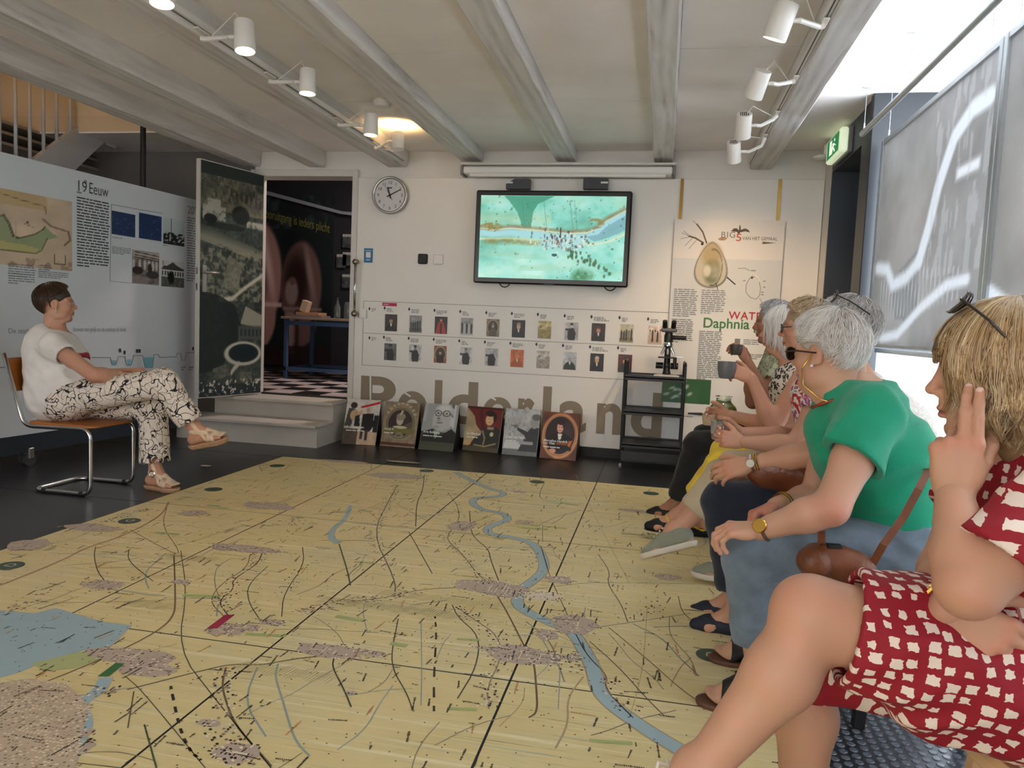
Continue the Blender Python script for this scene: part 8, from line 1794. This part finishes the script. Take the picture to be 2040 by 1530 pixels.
def sitter(label, Y, pxs, TONE, top_m, leg_m, hairkw, shoe, sleeve=.5, hem=.11, headF=(-.95, .3, -.05), hands=None, h=.0105, belly=.0, lw=1.0, neck=.052, shoe_m=None, cuff=None, armr=(.054, .050, .043, .043, .035, .027)):
    """generic seated woman facing the map; pxs: joints as picture points with their own distance"""
    fw = nrm((-.98, .18, 0)); lf = np.cross((0, 0, 1), fw); J = {k: w3(*v) for k, v in pxs.items()}
    pel = J['pel']; pel[2] = .54; nb, hc = J['neck'], J['head']; shL = J['shL']; shR = J.get('shR', nb*2-shL+np.array([0, 0, -.11])); hL, hR = pel+lf*.09, pel-lf*.09
    t = person(label, (pel[0], pel[1], 0))
    kL, aL, kR, aR = J['kL'], J['aL'], J['kR'], J['aR']; lo = np.min([pel-.25, kL-.2, aL-.25, kR-.2, aR-.25, shL-.2, J['elL']-.15, J['wrL']-.1, J['elR']-.15, J['wrR']-.1], axis=0); hi = np.max([pel+.25, nb+.15, shL+.15, shR+.15, kL+.15, J['elL']+.1, J['wrL']+.1, J['wrR']+.1], axis=0); lo[2] = max(lo[2], -.02)
    B = Vox(lo, hi, h); mid = pel*.5+nb*.5+np.array([.03, 0, 0])
    B.ell(pel, (.16, .17, .12)); B.cone(pel, mid, .13, .13, .05); B.cone(mid, nb-np.array([0, 0, .12]), .13, .11, .05); B.cone(shL, shR, .05, None, .05); B.cone(nb+np.array([0, 0, -.05]), hc+np.array([.02, 0, -.09]), neck+.006, neck, .03)
    arm(B, shL, J['elL'], J['wrL'], armr); arm(B, shR, J['elR'], J['wrR'], armr); leg(B, hL, kL, aL); leg(B, hR, kR, aR)
    ft = []
    for k_, a_ in ((kL, aL), (kR, aR)):
        flat_ = a_[2] < .16; d = np.array([-1, .08, 0]) if flat_ else nrm((-.85, .1, -.35)); up = np.array([0, 0, 1.]) if flat_ else nrm(np.cross(np.cross(d, nrm(k_-a_)), d)); ft.append(foot(B, a_, d, up, toes=False))
    P, Q = B.mesh(); P = relax(P, Q, 1); C = skincol(P, TONE, 3); parts = [(P, Q, C)]
    for side, (fd, lt, pm, cur) in zip('LR', hands): parts.append(hand(J['wr'+side], fd, lt, pm, cur, TONE, seed=2, arm=J['wr'+side]*.75+J['el'+side]*.25, arm_r=.031, h=.0036))
    F = frame(headF, (-.06, 0, 1)); parts.append(head_mesh(hc, F, TONE, seed=7, neck_r=neck, h=.0042)); put('body', joinm(parts), M_skin, t); put('hair', hair(c=hc, F=F, **hairkw), M_hair, t)
    T = Vox(np.minimum(pel, nb)-np.array([.45, .42, .18]), np.maximum(pel, nb)+np.array([.35, .42, .10]), .009)
    T.cone(pel, mid, .17+belly, .17, .05); T.cone(mid, nb+np.array([.01, 0, -.14]), .17, .145, .06); T.ell(mid+fw*.07, (.12+belly, .16, .12), frame(fw, (0, 0, 1)), .06); T.ell(nb+np.array([.03, 0, -.12]), (.11, .175, .11), frame(fw, (0, 0, 1)), .05); T.cone(shL+np.array([0, .02, 0]), shR, .066, .066, .06)
    sl = []
    for s_, e_ in ((shL, J['elL']), (shR, J['elR'])):
        if sleeve > .05: q = s_*(1-sleeve)+e_*sleeve; T.cone(s_, q+(e_-s_)*.08, .074, .072, .05); sl.append((s_, e_, q))
    T.ripple(.011, [((.3, .5, .8), .11, .7), ((-.4, .2, .8), .08, .5)], 31)
    for s_, e_, q in sl: T.cutnear(q, e_-s_, q+(e_-s_)*.12, .105); T.cone(q, e_, .058, .055, 0, sub=True)
    T.cone(nb+np.array([-.02, 0, .02]), hc, .070, .075, .01, sub=True); T.cut(pel+np.array([0, 0, -.05]), (-.35, 0, -1)); cloth('top', T, top_m, t)
    Pn = Vox(lo, np.array([hi[0], hi[1], .80]), .0095); Pn.ell(pel, (.17, .19, .11), frame(fw, (0, 0, 1)), .04)
    for h_, k_, a_ in ((hL, kL, aL), (hR, kR, aR)): Pn.cone(h_, k_, .102*lw, .080*lw, .04); Pn.cone(k_, a_, .078*lw, .064*lw, .02)
    Pn.ripple(.008, [((.2, .3, 1), .08, .7), ((1, .2, .3), .10, .6)], 5)
    for k_, a_ in ((kL, aL), (kR, aR)): d = nrm(a_-k_); hm = a_-d*hem; Pn.cutnear(hm, d, hm+d*.05, .14); Pn.cone(hm-d*.01, a_, .050, None, 0, sub=True)
    cloth('trousers', Pn, leg_m, t)
    for f_ in ft:
        V_ = Vox(f_['ank']-.2, f_['ank']+.2, .005); up, d, l = f_['up'], f_['d'], f_['l']; a = f_['ank']
        if shoe == 'trainer':
            V_.cone(a-up*.03-d*.03, a-up*.045+d*.03, .045, .045, .02); V_.cone(a-up*.015, f_['ball']+up*.006, .043, .037, .03); V_.cone(f_['ball'], f_['tip'], .039, .031, .02); V_.cut(a-up*.060, -up); V_.cut(a+up*.012, up); V_.cone(a, a+up*.1, .036, None, 0, sub=True); so = cloth('trainer', V_, shoe_m, t, 2); sole(f_, .026, 'trainer_sole', mat('off-white rubber sole', (206, 198, 182), .6, var=.05), so, .048, top=.018, toe_ext=.016)
            for k in range(4): p = a+d*(.05+.016*k)-up*(.006+.009*k)+up*.035; MB().ring([V(p-l*.02-up*.006), V(p), V(p+l*.02-up*.006)], .003, 6).build('lace', mat('pale lace', (214, 208, 190), .8, var=0), so)
        else:
            V_.cone(a-up*.045-d*.035, a-up*.05+d*.03, .037, .036, .02); V_.cone(a-up*.05+d*.02, f_['ball']+up*.002, .037, .036, .03); V_.cone(f_['ball'], f_['tip'], .036, .026, .02); V_.cut(a-up*.080, -up); V_.cone(a+d*.035+up*.01, a+d*.055+up*.03, .052, .055, .01, sub=True); V_.cone(a, a+up*.05, .034, None, 0, sub=True); so = cloth('flat_shoe', V_, shoe_m, t, 2); sole(f_, .008, 'shoe_sole', M_stl, so, .040)
    return t, J, F, hc
grip = [(40, 40, 20), (42, 42, 20), (46, 42, 20), (50, 42, 20)]; rest = [(24, 34, 18), (26, 36, 18), (28, 38, 18), (30, 38, 18)]
M_navy = fabric('dark navy denim', (24, 32, 50), var=.14, vscale=12); M_blk = fabric('black trousers', (14, 14, 16)); M_yel = fabric('yellow capri cotton', (228, 196, 52), var=.10); M_bei = fabric('beige cotton', (188, 172, 142))
GREY = ((222, 218, 214), (238, 234, 230), (198, 192, 186), (248, 244, 240), (176, 168, 160))
# woman behind the green one: lace top, navy jeans, sunglasses pushed up
def woman_navy():
    t, J, F, hc = sitter('grey-haired woman in cream lace top and navy jeans behind the woman in green', 3.0, dict(pel=(1770, 985, 3.02), neck=(1735, 765, 3.0), head=(1682, 664, 2.98), shL=(1745, 815, 2.83), elL=(1612, 905, 2.76), wrL=(1494, 925, 2.80), elR=(1640, 930, 3.22), wrR=(1500, 950, 3.05), kL=(1440, 1000, 2.88), aL=(1470, 1222, 2.90), kR=(1462, 990, 3.10), aR=(1462, 1195, 3.12)), (192, 144, 116),
        mat('cream lace', (226, 218, 206), .8, var=.12, vscale=90, bump=.5, bscale=160), M_navy, dict(style='short', palette=GREY, n=1900, seed=12, R=(.110, .096, .106), fringe=60, side=96, back=130, length=1.1, lift=.06, swirl=.5, wid=.0014, wave=.02, ears=True), 'flat', .72, .10, (-.96, .22, -.02), [((-.95, .05, -.32), (-.2, .7, .6), (-.25, .75, -.65), rest), ((-.9, -.2, -.3), (-.2, -.3, .8), (-.2, -.8, -.3), rest)], shoe_m=mat('navy suede flat', (26, 32, 48), .7, var=.06))
    shades(hc, F, 1.22, t, up=.112, x=.03, tilt=.5); watch(J['wrL']*.97+J['elL']*.03, J['wrL']-J['elL'], .031, (-.2, -.9, .2), mat('pale watch dial', (206, 200, 188), .6, var=0), mat('steel bracelet', (196, 190, 180), .3, .9, var=.05), t, .015); bracelet(J['wrL']*.9+J['elL']*.1, J['wrL']-J['elL'], .034, M_gold, t); bracelet(J['wrL']*.86+J['elL']*.14, J['wrL']-J['elL'], .035, M_gold, t)
    c = w3(1562, 950, 2.80); bg = thing('handbag', 'brown leather handbag with gold clasp on the navy lap', 'bag', tuple(c-np.array([0, 0, .05]))); V_ = Vox(c-.22, c+.22, .006); F2 = frame((-1, .1, .1), (.1, -.2, 1)); V_.cone(c-F2[0]*.07, c+F2[0]*.07, .060, .058, .03, flat=(F2[1], .8)); V_.cone(c-F2[0]*.1+F2[2]*.02, c+F2[0]*.03+F2[2]*.03, .045, .05, .03); V_.ripple(.006, [((1, 0, .2), .06, .6), ((0, .3, 1), .05, .5)], 6); M_lea2 = mat('cognac leather', (110, 58, 34), .35, var=.2, vscale=10, bump=.2, bscale=100); cloth('pouch', V_, M_lea2, bg); p = c+np.array([.08, -.055, .01]); MB().ring([V(p+np.array([.018*math.cos(a)*1.5, 0, .012*math.sin(a)])) for a in np.linspace(0, 6.283, 13)[:-1]], .003, 6, closed=True).build('clasp', M_gold, bg); MB().ring([V(c+F2[0]*.08+F2[2]*.05), V(c+F2[2]*.085-F2[1]*.02), V(c-F2[0]*.10+F2[2]*.06)], .006, 8).build('handle', M_lea2, bg, smooth=True)
woman_navy()
def woman_floral():
    t, J, F, hc = sitter('woman with sandy curls and spectacles in red floral top holding a glass', 3.6, dict(pel=(1690, 940, 3.60), neck=(1640, 730, 3.60), head=(1606, 655, 3.58), shL=(1652, 775, 3.42), elL=(1585, 888, 3.36), wrL=(1480, 880, 3.40), elR=(1580, 870, 3.76), wrR=(1478, 862, 3.52), kL=(1440, 948, 3.45), aL=(1345, 1058, 3.42), kR=(1462, 930, 3.68), aR=(1462, 1120, 3.46)), (194, 146, 120),
        floral_mat('red and white floral', [(.30, (40, 44, 60)), (.36, (150, 40, 60)), (.43, (196, 44, 50)), (.47, (232, 226, 216)), (.56, (236, 230, 222)), (.60, (96, 96, 130)), (.66, (206, 70, 140)), (.72, (226, 214, 180))], 12), M_bei, dict(style='short', palette=((206, 178, 138), (226, 202, 166), (182, 150, 112), (236, 218, 186)), n=1500, seed=21, R=(.110, .096, .104), fringe=64, side=88, back=122, length=.8, lift=.06, swirl=.6, wid=.0015, wave=.035, ears=True), 'trainer', .42, .12, (-.95, .26, -.05), [((-.93, .15, .05), (-.2, .3, .9), (-.1, .9, -.1), grip), ((-.93, -.15, .0), (-.2, -.3, .9), (-.1, -.9, -.1), grip)], shoe_m=fabric('sage canvas', (136, 140, 122)))
    g = MB(); q = lambda x, y, z: V((np.array([x, y, z]))@F+hc)
    for s in (-1, 1): g.ring([q(.104-.006*abs(math.cos(a)), s*.034+.024*math.cos(a), .003+.020*math.sin(a)) for a in np.linspace(0, 2*math.pi, 15)[:-1]], .002, 5, closed=True); g.ring([q(.094, s*.056, .009), q(.05, s*.080, .010), q(-.005, s*.084, .008)], .002, 5)
    g.ring([q(.105, -.012, .006), q(.108, 0, .009), q(.105, .012, .006)], .002, 5); g.build('spectacles', M_black, t)
woman_floral()
def woman_leopard():
    sitter('woman with straight white bob in sleeveless leopard-print top raising a grey mug', 4.15, dict(pel=(1640, 890, 4.15), neck=(1588, 720, 4.15), head=(1560, 660, 4.14), shL=(1600, 752, 3.98), elL=(1540, 852, 3.90), wrL=(1497, 752, 3.92), elR=(1535, 850, 4.30), wrR=(1452, 826, 4.18), kL=(1436, 925, 4.02), aL=(1350, 1030, 4.10), kR=(1445, 900, 4.22), aR=(1400, 1040, 4.26)), (194, 144, 118),
        leopard_mat(), M_yel, dict(style='bob', palette=((250, 246, 240), (255, 252, 248), (236, 230, 222)), n=1500, seed=31, R=(.112, .098, .104), drop=.12, wave=.02, fringe=80, wid=.0019, m=10, crown=(.0, 0, 1)), 'flat', .0, .16, (-.96, .22, .0), [((-.90, .12, .30), (.1, .3, .9), (-.25, .8, -.3), grip), ((-.95, .0, .0), (-.2, -.3, .9), (-.1, -.9, -.1), grip)], shoe_m=mat('black suede', (14, 14, 16), .7, var=.05))
woman_leopard()
def woman_far():
    sitter('far grey-haired woman in pale green floral top drinking from a dark cup', 4.7, dict(pel=(1595, 860, 4.68), neck=(1560, 700, 4.68), head=(1541, 645, 4.67), shL=(1570, 730, 4.52), elL=(1522, 790, 4.42), wrL=(1488, 718, 4.48), elR=(1500, 800, 4.80), wrR=(1490, 720, 4.66), kL=(1388, 885, 4.60), aL=(1345, 1006, 4.68), kR=(1405, 870, 4.80), aR=(1375, 1000, 4.88)), (160, 112, 88),
        floral_mat('pale green floral', [(.35, (84, 104, 78)), (.45, (176, 186, 150)), (.55, (206, 208, 186)), (.64, (120, 140, 104))], 16), M_blk, dict(style='short', palette=((232, 234, 238), (246, 248, 252), (196, 194, 194), (150, 142, 136)), n=1100, seed=41, R=(.110, .095, .104), fringe=62, side=100, back=130, length=1.0, lift=.06, swirl=.5, wid=.0017, wave=.03, ears=True), 'flat', .6, .05, (-.97, .15, .0), [((-.5, .2, .85), (.3, -.2, .6), (-.7, .55, -.1), grip), ((-.5, -.25, .85), (.3, .2, .6), (-.7, -.55, -.1), grip)], shoe_m=MATS['black suede'])
woman_far()
for (x, y, lb) in ((.86, 3.02, 'stool under the woman in navy jeans'), (.86, 3.60, 'stool under the woman in the floral top'), (.86, 4.15, 'stool under the woman in leopard print'), (.84, 4.68, 'stool farthest along the row')): stool(x, y, .05, lb, M_stw, M_stl)
M_mug = mat('grey stoneware', (104, 106, 108), .45, var=.05)
c = w3(1447, 748, 3.92); cup('mug', (c[0]-.0, c[1], c[2]-.045+.03), .046, .085, M_mug, 'grey mug raised by the woman in leopard print')
c = w3(1478, 704, 4.50); cup('coffee_cup', (c[0]-.035, c[1]-.03, c[2]-.01), .036, .06, mat('dark brown cup', (74, 64, 60), .45, var=.05), 'small dark cup held by the far woman in green floral')
c = w3(1430, 862, 3.48); tg = cup('water_glass', (c[0], c[1], c[2]-.03), .033, .085, mat('drinking glass', (226, 230, 228), .05, var=0, trans=.9), 'small clear glass between the hands of the woman in the floral top')
c = w3(1412, 832, 4.15); cup('tea_cup', (c[0], c[1], c[2]-.04), .035, .06, mat('beige cup', (190, 166, 140), .5, var=.05), 'small beige cup on the knee of the woman in leopard print')
